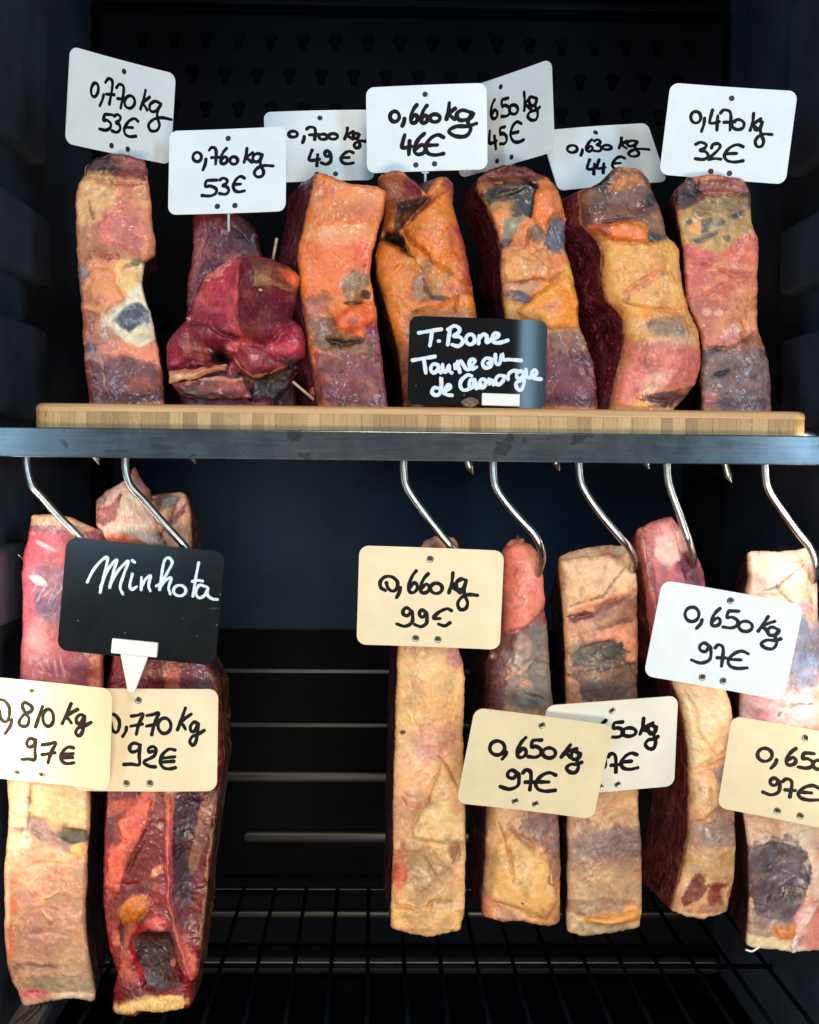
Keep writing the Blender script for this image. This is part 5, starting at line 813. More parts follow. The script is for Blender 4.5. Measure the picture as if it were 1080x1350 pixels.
t, b = (0, 610, .287), (120, 1020, .2408)
steak('hanging_steak', 'dark red bone-in cut with a pale knuckle top, hanging behind the Minhota blackboard', .070,
    X2(t, [(435, 160), (500, 130), (600, 40), (650, 60), (700, 190), (780, 165), (850, 150), (880, 200)]), X2(b, [(115, 1290), (220, 1295), (240, 1260), (380, 1280), (545, 1268)]),
    E2(t, [(30, 590), (100, 520), (170, 440), (300, 445), (480, 500), (900, 510), (1030, 480)])+E2(b, [(20, 85), (100, 78), (300, 68), (500, 64), (700, 64), (850, 80), (960, 96), (1100, 140), (1180, 120), (1290, 118)]),
    E2(t, [(30, 640), (150, 860), (200, 872), (400, 880), (480, 890), (900, 940), (1030, 1010)])+E2(b, [(-60, 722), (20, 705), (150, 690), (300, 672), (500, 648), (700, 626), (900, 602), (1100, 580), (1160, 560), (1290, 545)]),
    (112, 26, 28), T(t, [
    (E, 650, 280, 330, 220, (222, 150, 122), .98, .2), (E, 560, 250, 60, 110, (146, 48, 66), .9, .35, 30), (E, 530, 140, 40, 60, (236, 186, 170), .9, .4, 35), (E, 470, 190, 46, 70, (100, 70, 74), .9, .4, 30), (E, 440, 150, 30, 20, (206, 196, 186), .8), (E, 600, 90, 60, 60, (214, 140, 140), .8), (E, 630, 270, 90, 110, (244, 206, 180), .9, .4), (E, 560, 340, 90, 30, (206, 90, 66), .7, .5), (E, 770, 190, 90, 40, (120, 106, 98), .92, .35), (E, 780, 300, 90, 110, (206, 150, 112), .9), (E, 830, 210, 24, 80, (130, 24, 36), .9, .3, 30), (E, 770, 300, 20, 60, (110, 30, 28), .8, .4, 45), (E, 700, 270, 40, 50, (92, 70, 60), .8), (E, 830, 180, 20, 40, (206, 170, 176), .8),
    (E, 700, 720, 330, 330, (130, 40, 40), .97, .15), (E, 800, 980, 30, 120, (196, 96, 70), .85), (E, 560, 980, 60, 80, (150, 40, 48), .7), (E, 960, 980, 40, 80, (130, 66, 52), .9),
    (K, [(820, 170), (780, 280), (740, 330)], 10, (120, 20, 30), .8, 2.5), (B, 620, 200, 120, 170, 4), (B, 710, 170, 30, 60, -8)])
    +T(b, [
    (E, 330, 640, 420, 670, (128, 34, 34), .97, .1), (E, 250, 240, 50, 180, (206, 96, 76), .95, .35, 32), (E, 170, 170, 90, 34, (178, 80, 56), .9, .4, -22), (E, 200, 330, 60, 160, (204, 92, 76), .9, .4, 30), (E, 130, 540, 40, 130, (208, 100, 80), .85, .4, 10), (E, 120, 300, 60, 90, (98, 22, 28), .8), (E, 330, 130, 30, 60, (222, 130, 106), .8), (E, 330, 420, 90, 170, (120, 36, 34), .7, .5, 25), (E, 370, 520, 40, 22, (204, 130, 98), .9, .35, -45), (E, 390, 620, 36, 24, (206, 92, 76), .8), (E, 240, 640, 120, 26, (90, 26, 28), .6, .5, -30),
    (E, 235, 745, 90, 60, (206, 120, 48), .95, .3, -35), (E, 290, 700, 36, 44, (200, 112, 46), .85), (E, 110, 780, 50, 90, (160, 70, 50), .8), (E, 140, 900, 24, 50, (214, 116, 90), .8), (E, 180, 900, 20, 80, (90, 20, 22), .85), (E, 390, 700, 60, 70, (156, 20, 34), .8, .5), (E, 370, 820, 66, 54, (206, 84, 76), .92, .35), (E, 375, 840, 36, 22, (232, 150, 130), .7), (E, 240, 880, 36, 100, (170, 24, 36), .8, .4, 14), (E, 210, 960, 40, 150, (176, 92, 70), .85, .4), (E, 210, 1090, 60, 60, (196, 108, 90), .85), (E, 260, 1060, 40, 110, (186, 44, 54), .7, .4, -20),
    (E, 360, 1010, 120, 160, (52, 18, 18), .97, .25), (E, 330, 920, 100, 60, (50, 18, 18), .9, .35), (E, 480, 1060, 36, 130, (140, 14, 30), .8, .4), (E, 450, 1040, 16, 20, (214, 130, 110), .7), (E, 380, 1190, 150, 26, (140, 18, 26), .85), (E, 190, 1190, 60, 50, (136, 18, 32), .9, .4), (E, 350, 1240, 170, 34, (222, 176, 110), .95, .3), (E, 170, 1270, 60, 24, (206, 140, 100), .9), (E, 430, 1230, 90, 24, (226, 170, 90), .8),
    (E, 440, 420, 24, 330, (206, 92, 90), .92, .25, 1), (E, 455, 150, 40, 90, (206, 136, 92), .8), (E, 510, 400, 60, 330, (76, 30, 50), .92, .35), (E, 480, 700, 44, 160, (130, 96, 110), .6, .6), (E, 560, 180, 60, 140, (76, 18, 28), .9), (E, 580, 400, 30, 150, (150, 100, 76), .95, .3, 12), (E, 610, 250, 24, 120, (156, 100, 80), .85, .4, 14), (E, 640, 350, 30, 160, (110, 24, 28), .9, .4, 10), (E, 520, 380, 30, 60, (160, 24, 40), .6), (E, 540, 640, 30, 90, (76, 40, 74), .8, .5), (E, 480, 900, 40, 180, (136, 84, 80), .9, .4, -14), (E, 540, 980, 26, 120, (206, 110, 88), .85, .4, -12), (E, 560, 860, 30, 120, (140, 26, 48), .8),
    (K, [(432, 100), (430, 400), (435, 680), (500, 960), (550, 1130)], 14, (206, 110, 104), .85, -3), (K, [(705, 0), (680, 230), (655, 420), (628, 680), (604, 900), (582, 1130)], 12, (186, 132, 104), .95, -1.5), (K, [(200, 560), (290, 380), (350, 120)], 9, (90, 22, 26), .5, 2), (K, [(160, 780), (180, 960)], 9, (60, 14, 18), .8, 2.5), (K, [(150, 1150), (220, 1170), (270, 1230)], 9, (190, 130, 120), .8, -1.5), (K, [(130, 600), (250, 600), (330, 560)], 8, None, 0, 1.6),
    (B, 230, 300, 90, 220, 3, 25), (B, 360, 1000, 110, 170, -6, 0, 4), (B, 370, 820, 60, 50, 3), (B, 230, 740, 80, 60, 3), (B, 540, 500, 70, 420, -4)]),
    GL, drop=.55, gain=.84, sat=1.1, depth=.05, skew=.06, seed=113, mem=.7, lean=(90, 34, 28), lean2=(150, 90, 70), parts=('bone_in_flesh', 'fat_back'), mats=(M_lean, M_fat), bulge=.006, topcol=(206, 150, 130))

t = (500, 840, .2966)
steak('hanging_steak', 'straight cream-fat steak hanging with its top behind the 99 euro card', .058,
    [(556, 716), (570, 711), (602, 712), (606, 722)], X2(t, [(50, 1285), (150, 1305), (250, 1312), (330, 1290), (375, 1290)]),
    [(715, 558), (740, 540), (800, 527), (840, 526)]+E2(t, [(30, 88), (200, 78), (400, 70), (700, 66), (1000, 60), (1200, 52), (1300, 54)]),
    [(715, 604), (740, 606), (840, 606)]+E2(t, [(30, 345), (100, 368), (180, 384), (260, 380), (500, 376), (800, 384), (1000, 386), (1200, 380), (1260, 370), (1300, 366)]),
    (216, 164, 112), T(t, [
    (E, 220, -300, 300, 280, (196, 120, 90), .8, .4), (E, 200, 200, 170, 190, (230, 178, 116), .8, .6), (E, 250, 280, 110, 90, (216, 156, 88), .7, .6), (E, 340, 80, 40, 60, (214, 122, 116), .85, .4), (E, 130, 400, 70, 60, (228, 172, 98), .6, .6), (E, 105, 420, 14, 10, (70, 50, 24), .85), (E, 250, 460, 110, 90, (208, 142, 112), .75, .5), (E, 190, 480, 40, 60, (206, 140, 112), .6, .5), (E, 110, 500, 60, 70, (228, 170, 126), .6, .5), (E, 330, 520, 60, 80, (222, 156, 106), .7, .5),
    (E, 300, 700, 90, 150, (230, 178, 112), .85, .4, 12), (E, 150, 650, 90, 90, (222, 160, 112), .7, .5), (E, 130, 780, 70, 90, (200, 128, 100), .8, .5, 20), (E, 180, 760, 40, 70, (196, 132, 84), .7, .5), (E, 95, 880, 40, 70, (220, 160, 112), .7), (E, 105, 950, 20, 40, (176, 104, 60), .8), (E, 190, 990, 90, 110, (186, 140, 86), .85, .5), (E, 260, 940, 80, 40, (230, 176, 120), .7), (E, 90, 1040, 36, 90, (214, 96, 60), .85, .5), (E, 80, 1050, 16, 40, (176, 44, 26), .8, .6), (E, 75, 1150, 12, 40, (140, 26, 20), .8), (E, 340, 950, 28, 50, (176, 112, 70), .85), (E, 290, 1060, 50, 50, (190, 118, 72), .8), (E, 150, 1140, 100, 60, (216, 156, 90), .7), (E, 330, 1120, 50, 60, (214, 160, 100), .7), (E, 200, 1250, 170, 46, (220, 158, 86), .95, .3), (E, 150, 1250, 80, 14, (196, 124, 66), .6),
    (K, [(262, 520), (310, 580), (345, 655)], 7, (120, 70, 44), .7, 2.6), (K, [(275, 550), (215, 720), (150, 830), (140, 880)], 9, (176, 118, 76), .6, 3.2), (K, [(60, 1195), (180, 1200), (270, 1170), (330, 1180)], 9, (166, 100, 50), .7, 3), (K, [(215, 860), (235, 910), (300, 920)], 8, (176, 116, 76), .5, 1.8), (K, [(200, 970), (260, 1080), (290, 1040)], 8, (166, 108, 64), .5, 1.6), (K, [(270, 480), (320, 478)], 4, (90, 60, 40), .6, .6), (K, [(100, 700), (120, 750)], 5, (120, 60, 60), .6, .8), (K, [(70, 1190), (150, 1170), (300, 1060), (370, 930)], 7, None, 0, 1.0),
    (B, 200, 220, 120, 150, 3), (B, 300, 700, 70, 140, 4, 10), (B, 150, 950, 80, 60, 2), (B, 200, 1000, 70, 90, -1.5), (B, 120, 640, 60, 110, 2)]),
    GL, drop=.55, gain=1.08, sat=.98, fine=.25, mrel=.6, amp=.75, mats=(M_waxfat, M_lean), depth=.11, skew=-.05, seed=127, lean=(86, 20, 34), lean2=(124, 36, 48), topcol=(150, 90, 76))

t = (620, 700, .3927)
steak('hanging_steak', 'salmon-topped steak with a grey middle and a thick yellow foot, hanging', .066,
    X2(t, [(95, 45), (130, 38), (160, 24), (185, 40), (225, 60)]), X2(t, [(45, 1290), (100, 1296), (180, 1290), (250, 1305), (305, 1310)]),
    E2(t, [(25, 130), (60, 106), (150, 106), (300, 112), (360, 90), (450, 62), (600, 60), (930, 62), (1100, 56), (1250, 46), (1310, 46)]),
    E2(t, [(25, 190), (60, 226), (150, 248), (220, 254), (260, 252), (300, 262), (500, 276), (600, 282), (930, 302), (1100, 306), (1310, 306)]),
    (176, 120, 90), T(t, [
    (E, 150, 40, 60, 26, (150, 86, 66), .9), (E, 180, 180, 100, 190, (226, 118, 98), .97, .25), (E, 200, 130, 50, 60, (238, 146, 124), .7, .6), (E, 150, 300, 60, 60, (222, 126, 110), .7, .5), (E, 230, 285, 40, 34, (120, 62, 50), .9), (E, 215, 350, 70, 40, (108, 102, 100), .92, .4), (E, 100, 420, 70, 120, (122, 62, 62), .92, .35), (E, 80, 520, 50, 90, (110, 44, 44), .85), (E, 160, 400, 50, 80, (146, 112, 100), .85, .5), (E, 170, 400, 30, 50, (190, 150, 126), .6, .6), (E, 210, 440, 70, 60, (122, 112, 104), .85, .5), (E, 220, 540, 80, 70, (124, 110, 90), .92, .35), (E, 130, 510, 40, 60, (176, 112, 86), .7), (E, 185, 508, 20, 16, (222, 150, 110), .95), (E, 75, 420, 14, 14, (220, 150, 130), .9), (E, 200, 580, 90, 30, (150, 120, 90), .7), (E, 110, 560, 30, 40, (186, 116, 80), .7),
    (E, 180, 760, 160, 150, (190, 136, 100), .9), (E, 150, 960, 100, 60, (224, 170, 124), .85), (E, 240, 980, 70, 100, (150, 108, 96), .9, .4, 10), (E, 260, 1010, 30, 60, (110, 76, 76), .7), (E, 90, 1080, 40, 170, (222, 166, 108), .9), (E, 180, 1160, 90, 120, (222, 162, 90), .95, .35), (E, 240, 1240, 70, 70, (228, 160, 80), .9), (E, 130, 1080, 30, 110, (176, 116, 70), .7), (E, 280, 1120, 24, 120, (150, 96, 72), .8, .5), (E, 70, 1260, 40, 40, (196, 122, 86), .85), (E, 120, 1280, 50, 20, (214, 150, 110), .8), (E, 170, 1236, 5, 4, (60, 40, 20), .9),
    (K, [(110, 500), (170, 470), (215, 430)], 6, (206, 160, 126), .6, -1), (K, [(210, 430), (270, 450)], 5, (70, 62, 60), .7, 1.2), (K, [(180, 540), (250, 560)], 5, (66, 58, 50), .7, 1.2), (K, [(100, 330), (180, 330), (250, 260)], 8, (140, 70, 60), .5, 2.5), (K, [(90, 970), (130, 1080), (140, 1170)], 7, (150, 94, 56), .7, 3), (K, [(120, 990), (240, 1080), (290, 1060)], 8, (150, 104, 80), .6, 2.5), (K, [(270, 1100), (260, 1170), (290, 1200)], 6, (110, 64, 44), .7, 2.2), (K, [(80, 1240), (130, 1250), (200, 1290), (250, 1290)], 6, None, 0, 1.6),
    (B, 180, 170, 80, 130, 4), (B, 180, 1180, 70, 90, 5), (B, 100, 1050, 40, 130, 3), (B, 240, 1240, 60, 50, 4), (B, 200, 990, 70, 70, -2)]),
    GL, drop=.55, gain=1.08, sat=.98, fine=.25, mrel=.6, amp=.75, mats=(M_waxfat, M_lean), depth=.11, skew=-.08, seed=139, lean=(86, 32, 26), lean2=(130, 58, 44), bulge=.006, rc=.007)

t = (720, 700, .4)
steak('hanging_steak', 'rectangular tan and brown banded steak hanging behind the half-hidden white card', .072,
    X2(t, [(45, 88), (100, 72), (200, 60), (270, 58), (290, 80)]), X2(t, [(65, 1318), (150, 1322), (200, 1312), (310, 1300)]),
    E2(t, [(60, 44), (150, 46), (300, 60), (500, 66), (850, 66), (1000, 70), (1150, 72), (1320, 68)]),
    E2(t, [(60, 276), (100, 292), (180, 302), (210, 300), (400, 304), (550, 304), (900, 306), (1100, 318), (1250, 318), (1320, 312)]),
    (190, 140, 100), T(t, [
    (E, 170, 170, 190, 130, (224, 168, 124), .95, .25, -12), (E, 160, 80, 130, 22, (140, 108, 80), .8, .4, -6), (E, 90, 170, 50, 60, (206, 160, 104), .6, .6), (E, 210, 100, 20, 34, (206, 134, 116), .7), (E, 180, 240, 130, 24, (228, 150, 120), .8, .4, -22), (E, 250, 240, 80, 26, (130, 90, 76), .85, .5, -8), (E, 130, 285, 60, 20, (130, 66, 62), .9, .3, -12), (E, 230, 270, 90, 24, (190, 124, 102), .8, .4, -8), (E, 100, 330, 60, 50, (196, 130, 92), .8), (E, 190, 320, 90, 14, (200, 132, 100), .8, .4, -10), (E, 210, 350, 80, 20, (170, 104, 80), .8), (E, 270, 370, 40, 70, (206, 136, 104), .95, .3), (E, 160, 400, 90, 44, (76, 70, 58), .97, .25), (E, 220, 400, 50, 36, (80, 72, 62), .95, .3), (E, 90, 390, 30, 60, (190, 132, 92), .7), (E, 190, 490, 130, 70, (98, 62, 46), .95, .35), (E, 100, 520, 44, 60, (186, 116, 84), .9, .35), (E, 200, 470, 90, 10, (150, 104, 78), .5, .6, 6), (E, 200, 530, 110, 12, (60, 38, 30), .6, .6), (E, 290, 530, 20, 40, (180, 116, 80), .7),
    (E, 180, 720, 190, 130, (200, 150, 104), .9, .3), (E, 140, 930, 90, 60, (206, 160, 110), .85), (E, 220, 900, 100, 60, (206, 152, 96), .7), (E, 110, 990, 60, 50, (176, 126, 102), .7), (E, 230, 1030, 110, 60, (128, 96, 86), .9, .6), (E, 120, 1060, 70, 40, (156, 114, 96), .8, .6), (E, 200, 1110, 140, 40, (158, 118, 90), .8, .6), (E, 200, 1180, 140, 60, (190, 148, 102), .85, .6), (E, 260, 1180, 60, 50, (180, 136, 98), .6), (E, 170, 1235, 130, 26, (140, 96, 70), .7), (E, 220, 1270, 110, 18, (214, 142, 66), .97, .3), (E, 280, 1250, 30, 18, (216, 146, 70), .9), (E, 90, 1290, 36, 30, (206, 160, 120), .9), (E, 200, 1305, 130, 14, (176, 140, 96), .95),
    (K, [(70, 250), (110, 235), (180, 210), (260, 110)], 5, (90, 56, 40), .8, 2.2), (K, [(70, 300), (140, 275), (290, 205)], 6, (120, 70, 54), .7, 3), (K, [(150, 330), (240, 300), (300, 285)], 6, (90, 50, 40), .7, 2.4), (K, [(130, 380), (170, 365), (250, 370)], 5, (100, 70, 50), .6, 1.5), (K, [(210, 940), (245, 995)], 6, (140, 100, 76), .6, 1.8), (K, [(90, 1260), (200, 1265), (310, 1240)], 6, (150, 96, 50), .6, 2), (K, [(130, 970), (140, 930)], 5, (140, 100, 80), .5, 1.2),
    (B, 170, 160, 120, 90, 3.5), (B, 230, 1265, 90, 20, 3), (B, 190, 480, 120, 60, -1.5), (B, 190, 1100, 110, 120, 1.5)]),
    GL, drop=.55, gain=1.08, sat=.98, fine=.25, mrel=.6, amp=.75, mats=(M_waxfat, M_lean), depth=.11, skew=.03, seed=151, lean=(60, 22, 20), lean2=(94, 40, 34), topcol=(150, 110, 80))

t = (820, 670, .4077)
steak('hanging_steak', 'curved steak with a raw pink top and dark red flank, behind the large white card', .060,
    X2(t, [(50, 72), (80, 60), (150, 44), (190, 38), (215, 100), (270, 180)]), X2(t, [(165, 1300), (250, 1318), (345, 1298)]),
    E2(t, [(40, 50), (100, 50), (180, 70), (260, 84), (350, 92), (480, 110), (560, 165), (620, 186), (720, 208), (830, 222), (950, 222), (1060, 218), (1150, 204), (1240, 182), (1310, 160)]),
    E2(t, [(40, 190), (100, 222), (180, 258), (240, 272), (400, 300), (560, 330), (620, 352), (680, 362), (800, 360), (960, 368), (1100, 370), (1200, 364), (1260, 352), (1310, 340)]),
    (214, 162, 116), T(t, [
    (E, 170, 190, 200, 250, (186, 74, 82), .97, .2), (E, 140, 120, 50, 70, (236, 176, 164), .85, .5), (E, 80, 80, 40, 40, (206, 96, 96), .7), (E, 90, 200, 34, 120, (214, 104, 100), .8, .5), (E, 150, 220, 40, 60, (222, 120, 120), .7, .6), (E, 220, 180, 40, 110, (120, 30, 56), .9, .4, -20), (E, 200, 100, 26, 40, (196, 140, 120), .8), (E, 170, 350, 120, 60, (180, 70, 80), .7), (E, 60, 150, 16, 110, (150, 76, 60), .8),
    (E, 260, 640, 110, 140, (234, 192, 140), .95, .35), (E, 230, 590, 60, 60, (230, 184, 124), .7), (E, 230, 700, 24, 60, (214, 150, 96), .6, .5), (E, 290, 760, 80, 80, (234, 196, 156), .8), (E, 345, 640, 20, 60, (206, 110, 110), .85, .4, -10), (E, 310, 860, 50, 30, (150, 126, 126), .9, .4, -10), (E, 250, 900, 60, 60, (222, 170, 120), .85), (E, 270, 960, 50, 50, (208, 152, 104), .8), (E, 330, 1010, 60, 80, (156, 118, 98), .9, .5), (E, 260, 1060, 60, 50, (140, 108, 92), .8, .6), (E, 270, 1140, 90, 60, (186, 142, 92), .85, .6), (E, 340, 1160, 40, 60, (176, 128, 84), .7), (E, 235, 1230, 26, 56, (130, 48, 30), .95, .3, 20), (E, 235, 1240, 12, 22, (206, 148, 92), .7), (E, 295, 1250, 26, 30, (134, 50, 32), .9, .5), (E, 305, 1215, 34, 10, (134, 52, 34), .85), (E, 350, 1250, 14, 24, (130, 52, 34), .8), (E, 250, 1290, 110, 14, (130, 50, 32), .6, .6), (E, 200, 1280, 50, 30, (196, 140, 92), .7),
    (K, [(200, 590), (225, 640), (240, 720), (300, 800)], 7, (196, 146, 96), .5, 2.2), (K, [(230, 850), (290, 840), (330, 800)], 8, (196, 146, 106), .5, 3), (K, [(230, 1010), (260, 1010), (300, 970)], 6, (176, 124, 84), .5, 1.8), (K, [(60, 90), (90, 230), (110, 330)], 8, (230, 160, 140), .5, -1.2), (K, [(160, 60), (190, 160), (200, 250)], 5, (110, 30, 46), .6, 1.4),
    (B, 260, 680, 90, 110, 5), (B, 270, 930, 60, 70, 3), (B, 280, 1130, 80, 90, 4), (B, 280, 840, 90, 18, -2)]),
    GL, drop=.55, gain=1.08, sat=.98, fine=.25, mrel=.6, amp=.75, mats=(M_waxfat, M_lean), depth=.11, skew=-.10, seed=163, lean=(128, 38, 36), lean2=(176, 78, 66), bulge=.004, topcol=(190, 100, 96))

t = (950, 700, .4222)
steak('hanging_steak', 'marbled white and pink steak with a grey-blue patch, hanging at far right', .055,
    X2(t, [(85, 72), (180, 74), (240, 70), (290, 60), (320, 62)]), X2(t, [(80, 1290), (150, 1296), (230, 1302), (350, 1300)]),
    E2(t, [(60, 84), (130, 88), (250, 70), (500, 60), (700, 56), (880, 72), (1000, 88), (1150, 94), (1300, 78)]),
    E2(t, [(60, 300), (130, 300), (300, 310), (500, 330), (900, 345), (1300, 350)]),
    (226, 186, 166), T(t, [
    (E, 200, 130, 150, 80, (234, 196, 164), .9, .4), (E, 110, 170, 40, 40, (222, 132, 96), .7, .5), (E, 180, 170, 50, 30, (190, 140, 120), .6, .6), (E, 240, 180, 40, 60, (222, 160, 130), .6, .6), (E, 230, 240, 60, 24, (170, 130, 130), .7, .6), (E, 250, 380, 80, 130, (110, 120, 146), .9, .6), (E, 260, 330, 40, 50, (96, 106, 126), .8, .6), (E, 230, 430, 50, 40, (120, 134, 160), .7, .7), (E, 260, 360, 30, 20, (60, 60, 74), .7, .7), (E, 190, 400, 60, 100, (160, 120, 130), .7, .6), (E, 290, 300, 20, 50, (206, 140, 106), .7), (E, 140, 540, 80, 60, (206, 140, 142), .8, .5), (E, 90, 520, 40, 30, (130, 106, 104), .7), (E, 240, 560, 90, 50, (240, 214, 206), .8), (E, 280, 480, 40, 50, (226, 180, 170), .7), (E, 200, 740, 160, 140, (226, 176, 146), .8), 
    (E, 150, 930, 110, 50, (214, 166, 122), .9, .4), (E, 260, 920, 70, 60, (244, 216, 190), .85), (E, 180, 1080, 95, 130, (98, 74, 80), .97, .25), (E, 190, 1050, 60, 60, (120, 100, 112), .7, .6), (E, 190, 1110, 50, 26, (70, 56, 66), .7, .6), (E, 110, 1050, 26, 90, (120, 80, 72), .8, .5), (E, 180, 1200, 100, 40, (124, 82, 68), .9, .5), (E, 130, 1240, 60, 26, (150, 110, 84), .8), (E, 290, 1090, 40, 90, (240, 196, 170), .95, .3), (E, 290, 1200, 60, 60, (222, 136, 124), .85, .4), (E, 270, 1230, 30, 60, (236, 190, 176), .7), (E, 195, 1245, 34, 24, (220, 128, 66), .95, .3), (E, 140, 1280, 90, 14, (216, 190, 144), .95), (E, 290, 1280, 60, 20, (206, 90, 86), .7),
    (K, [(130, 190), (180, 165), (270, 90)], 5, (110, 76, 70), .8, 1.8), (K, [(165, 160), (185, 190), (230, 230)], 5, (110, 76, 76), .7, 1.6), (K, [(280, 100), (270, 180), (290, 260)], 5, (150, 90, 60), .6, 1.4), (K, [(170, 580), (220, 545), (290, 540)], 6, (90, 70, 84), .8, 2), (K, [(120, 990), (150, 960), (190, 965), (240, 980)], 5, (206, 190, 180), .8, -1.2), (K, [(110, 990), (160, 975)], 4, (80, 60, 56), .6, 1), (K, [(180, 1050), (230, 1080), (170, 1110)], 4, (170, 160, 170), .6, -.6), (K, [(260, 1230), (290, 1180), (305, 1150)], 8, (240, 204, 190), .8, -1.5), (K, [(150, 100), (260, 90)], 4, (200, 140, 110), .6, 1),
    (B, 190, 1080, 80, 110, -2.5), (B, 290, 1090, 40, 80, 4), (B, 200, 150, 110, 80, 2), (B, 195, 1245, 30, 20, 2.5)]),
    GL, drop=.55, gain=1.08, sat=.98, fine=.25, mrel=.6, amp=.75, mats=(M_waxfat, M_lean), depth=.11, skew=.10, seed=179, lean=(96, 32, 30), lean2=(146, 62, 54), topcol=(214, 160, 134))
EDGE = [q for q in bpy.data.objects if q.name.startswith('hanging_steak')][-1]
def child_tube(name, parent, pts, rad, mat, **k):
    pl = np.array(parent.location); return tube(name, [np.array(p)-pl for p in pts], rad, mat, parent, **k)
child_tube('fat_strand', EDGE, [P(983, 1252, .056), P(992, 1254, .054), P(1002, 1248, .055), P(1010, 1247, .056), P(1006, 1238, .058)], .0009, M_white)

# ------------------------------------------------------------------ small torn flaps and beads of fat
from mathutils.bvhtree import BVHTree
bm = bmesh.new(); bmesh.ops.create_icosphere(bm, subdivisions=4, radius=1); ICO_V = np.array([v.co[:] for v in bm.verts]); ICO_F = np.array([[v.index for v in f.verts] for f in bm.faces]); bm.free()
def surf(parent):
    V, F, k = [], [], 0
    for c in parent.children:
        if c.type != 'MESH': continue
        n = len(c.data.vertices); co = np.empty(n*3, np.float32); c.data.vertices.foreach_get('co', co)
        V.append(co.reshape(-1, 3)+np.array(c.location, np.float32)+np.array(parent.location, np.float32)); F += [[i+k for i in p.vertices] for p in c.data.polygons]; k += n
    return BVHTree.FromPolygons(np.vstack(V).tolist(), F)
def flaps(name, parent, o, items, mat):
    t = surf(parent); ox, oy, s = o
    for q, (x, y, rx, ry, ro, c) in enumerate(items):
        r = ray(np.array(ox+x*s), np.array(oy+y*s)); r = r/np.linalg.norm(r)
        hit = t.ray_cast(Vector(CAM), Vector(r))[0]
        if hit is None: continue
        k = s*(hit.y+1.1)/F_PX; a = math.radians(ro); V = ICO_V*(1+.40*fbm(ICO_V*.01+q, 120, 3, 40+q))[:, None]
        V = V*np.array([rx*k, min(rx, ry)*k*.55, ry*k]); V = np.stack([V[:, 0]*math.cos(a)+V[:, 2]*math.sin(a), V[:, 1], -V[:, 0]*math.sin(a)+V[:, 2]*math.cos(a)], 1)
        col = s2l(c)[None]*(.85+.5*fbm(V, 500, 3, 50+q)+.25*fbm(V, 1500, 2, 9))[:, None]
        f = mesh_np(name, V, ICO_F, mat, parent, np.clip(col, 0.002, .9)); f.location = hit-Vector(parent.location)-Vector(r)*min(rx, ry)*k*.30
flaps('torn_fat', FOLD, (210, 270, .2), [(420, 425, 36, 14, -50, (208, 112, 104)), (460, 395, 46, 12, -20, (206, 116, 106)), (330, 492, 40, 10, -20, (204, 112, 100)), (415, 500, 30, 8, -20, (196, 100, 92)), (200, 755, 22, 14, 20, (206, 124, 92)), (465, 945, 30, 18, 30, (206, 92, 92)), (640, 1012, 18, 9, -20, (210, 128, 110)), (600, 960, 26, 10, 50, (196, 84, 84)), (860, 900, 14, 8, 0, (206, 120, 120)), (800, 955, 40, 8, -20, (190, 86, 92)), (330, 950, 22, 6, 50, (180, 130, 120)), (665, 560, 20, 8, 20, (204, 150, 100))], M_fat)
ST = {o.name: o for o in bpy.data.objects if o.type == 'EMPTY'}
flaps('torn_fat', ST['aged_steak.001'], (370, 220, .2443), [(175, 1225, 22, 34, 0, (190, 70, 70)), (190, 70, 20, 14, 0, (176, 84, 66))], M_fat)
flaps('torn_fat', EDGE, (950, 700, .4222), [(232, 1290, 11, 26, 10, (240, 214, 196))], M_waxfat)
HS = [o for n, o in sorted(ST.items()) if n.startswith('hanging_steak')]
flaps('torn_fat', HS[2], (500, 840, .2966), [(384, 296, 8, 3, 30, (236, 214, 190)), (390, 842, 6, 3, 0, (236, 214, 190)), (330, 165, 8, 5, 0, (240, 206, 170))], M_waxfat)
flaps('torn_fat', HS[3], (620, 700, .3927), [(185, 508, 13, 9, 0, (224, 152, 114)), (75, 420, 7, 7, 0, (222, 156, 136)), (150, 40, 32, 12, -20, (170, 100, 80))], M_waxfat)
flaps('torn_fat', HS[0], (0, 1020, .2407), [(75, 845, 6, 6, 0, (240, 220, 190))], M_waxfat)
# ------------------------------------------------------------------ meat hooks and the shelf wires they ride on
def hook(label, sx, tip, path, Y=.032, rad=.0033):
    tx, ty = tip
    pts = [P(tx, ty, Y+.012), P(tx-6, ty-14, Y+.011), P(tx-16, 583, Y+.010), P((sx*.42+tx*.58), 573, Y+.006), P((sx*.7+tx*.3), 573, Y+.003), P(sx+4, 582, Y+.001), P(sx, 598, Y)]
    pts += [P(p[0], p[1], p[2] if len(p) > 2 else Y) for p in path]
    pts = np.array(pts); org = pts[6]
    o = tube('meat_hook', pts-org, rad, M_steel, None, n=9, sides=16, taper_end=14, taper_start=8)
    o.location = org
    tag(o, label, 'meat hook', 'steel hooks hanging from the shelf frame')
    mx = (P(sx*.5+tx*.5, 590, Y+.005))
    tube('support_wire', [np.array([mx[0], .004, .0135])-SL, np.array([mx[0], .399, .0135])-SL], .0026, M_wire, sh, n=2, sides=8)
hook('leftmost bright steel hook, holding the pink and tan steak', 35, (131, 613), [(36, 618), (42, 640), (55, 655), (80, 683), (105, 708, .034), (122, 730, .042), (128, 752, .058), (112, 770, .078), (75, 762, .085), (45, 748, .078), (24, 731, .066)])
hook('steel hook in front of the pale knuckle bone above the Minhota board', 166, (258, 612), [(166, 620), (172, 640), (190, 660), (218, 692), (245, 722, .034), (262, 748, .042), (268, 772, .060), (250, 790, .082), (226, 780, .095), (220, 760, .098)])
hook('steel hook holding the straight cream-fat steak left of the right-hand row', 533, (624, 626), [(533, 625), (538, 645), (560, 677), (582, 705), (597, 724, .034), (606, 745, .044), (604, 768, .066), (588, 778, .086), (570, 766, .094)])
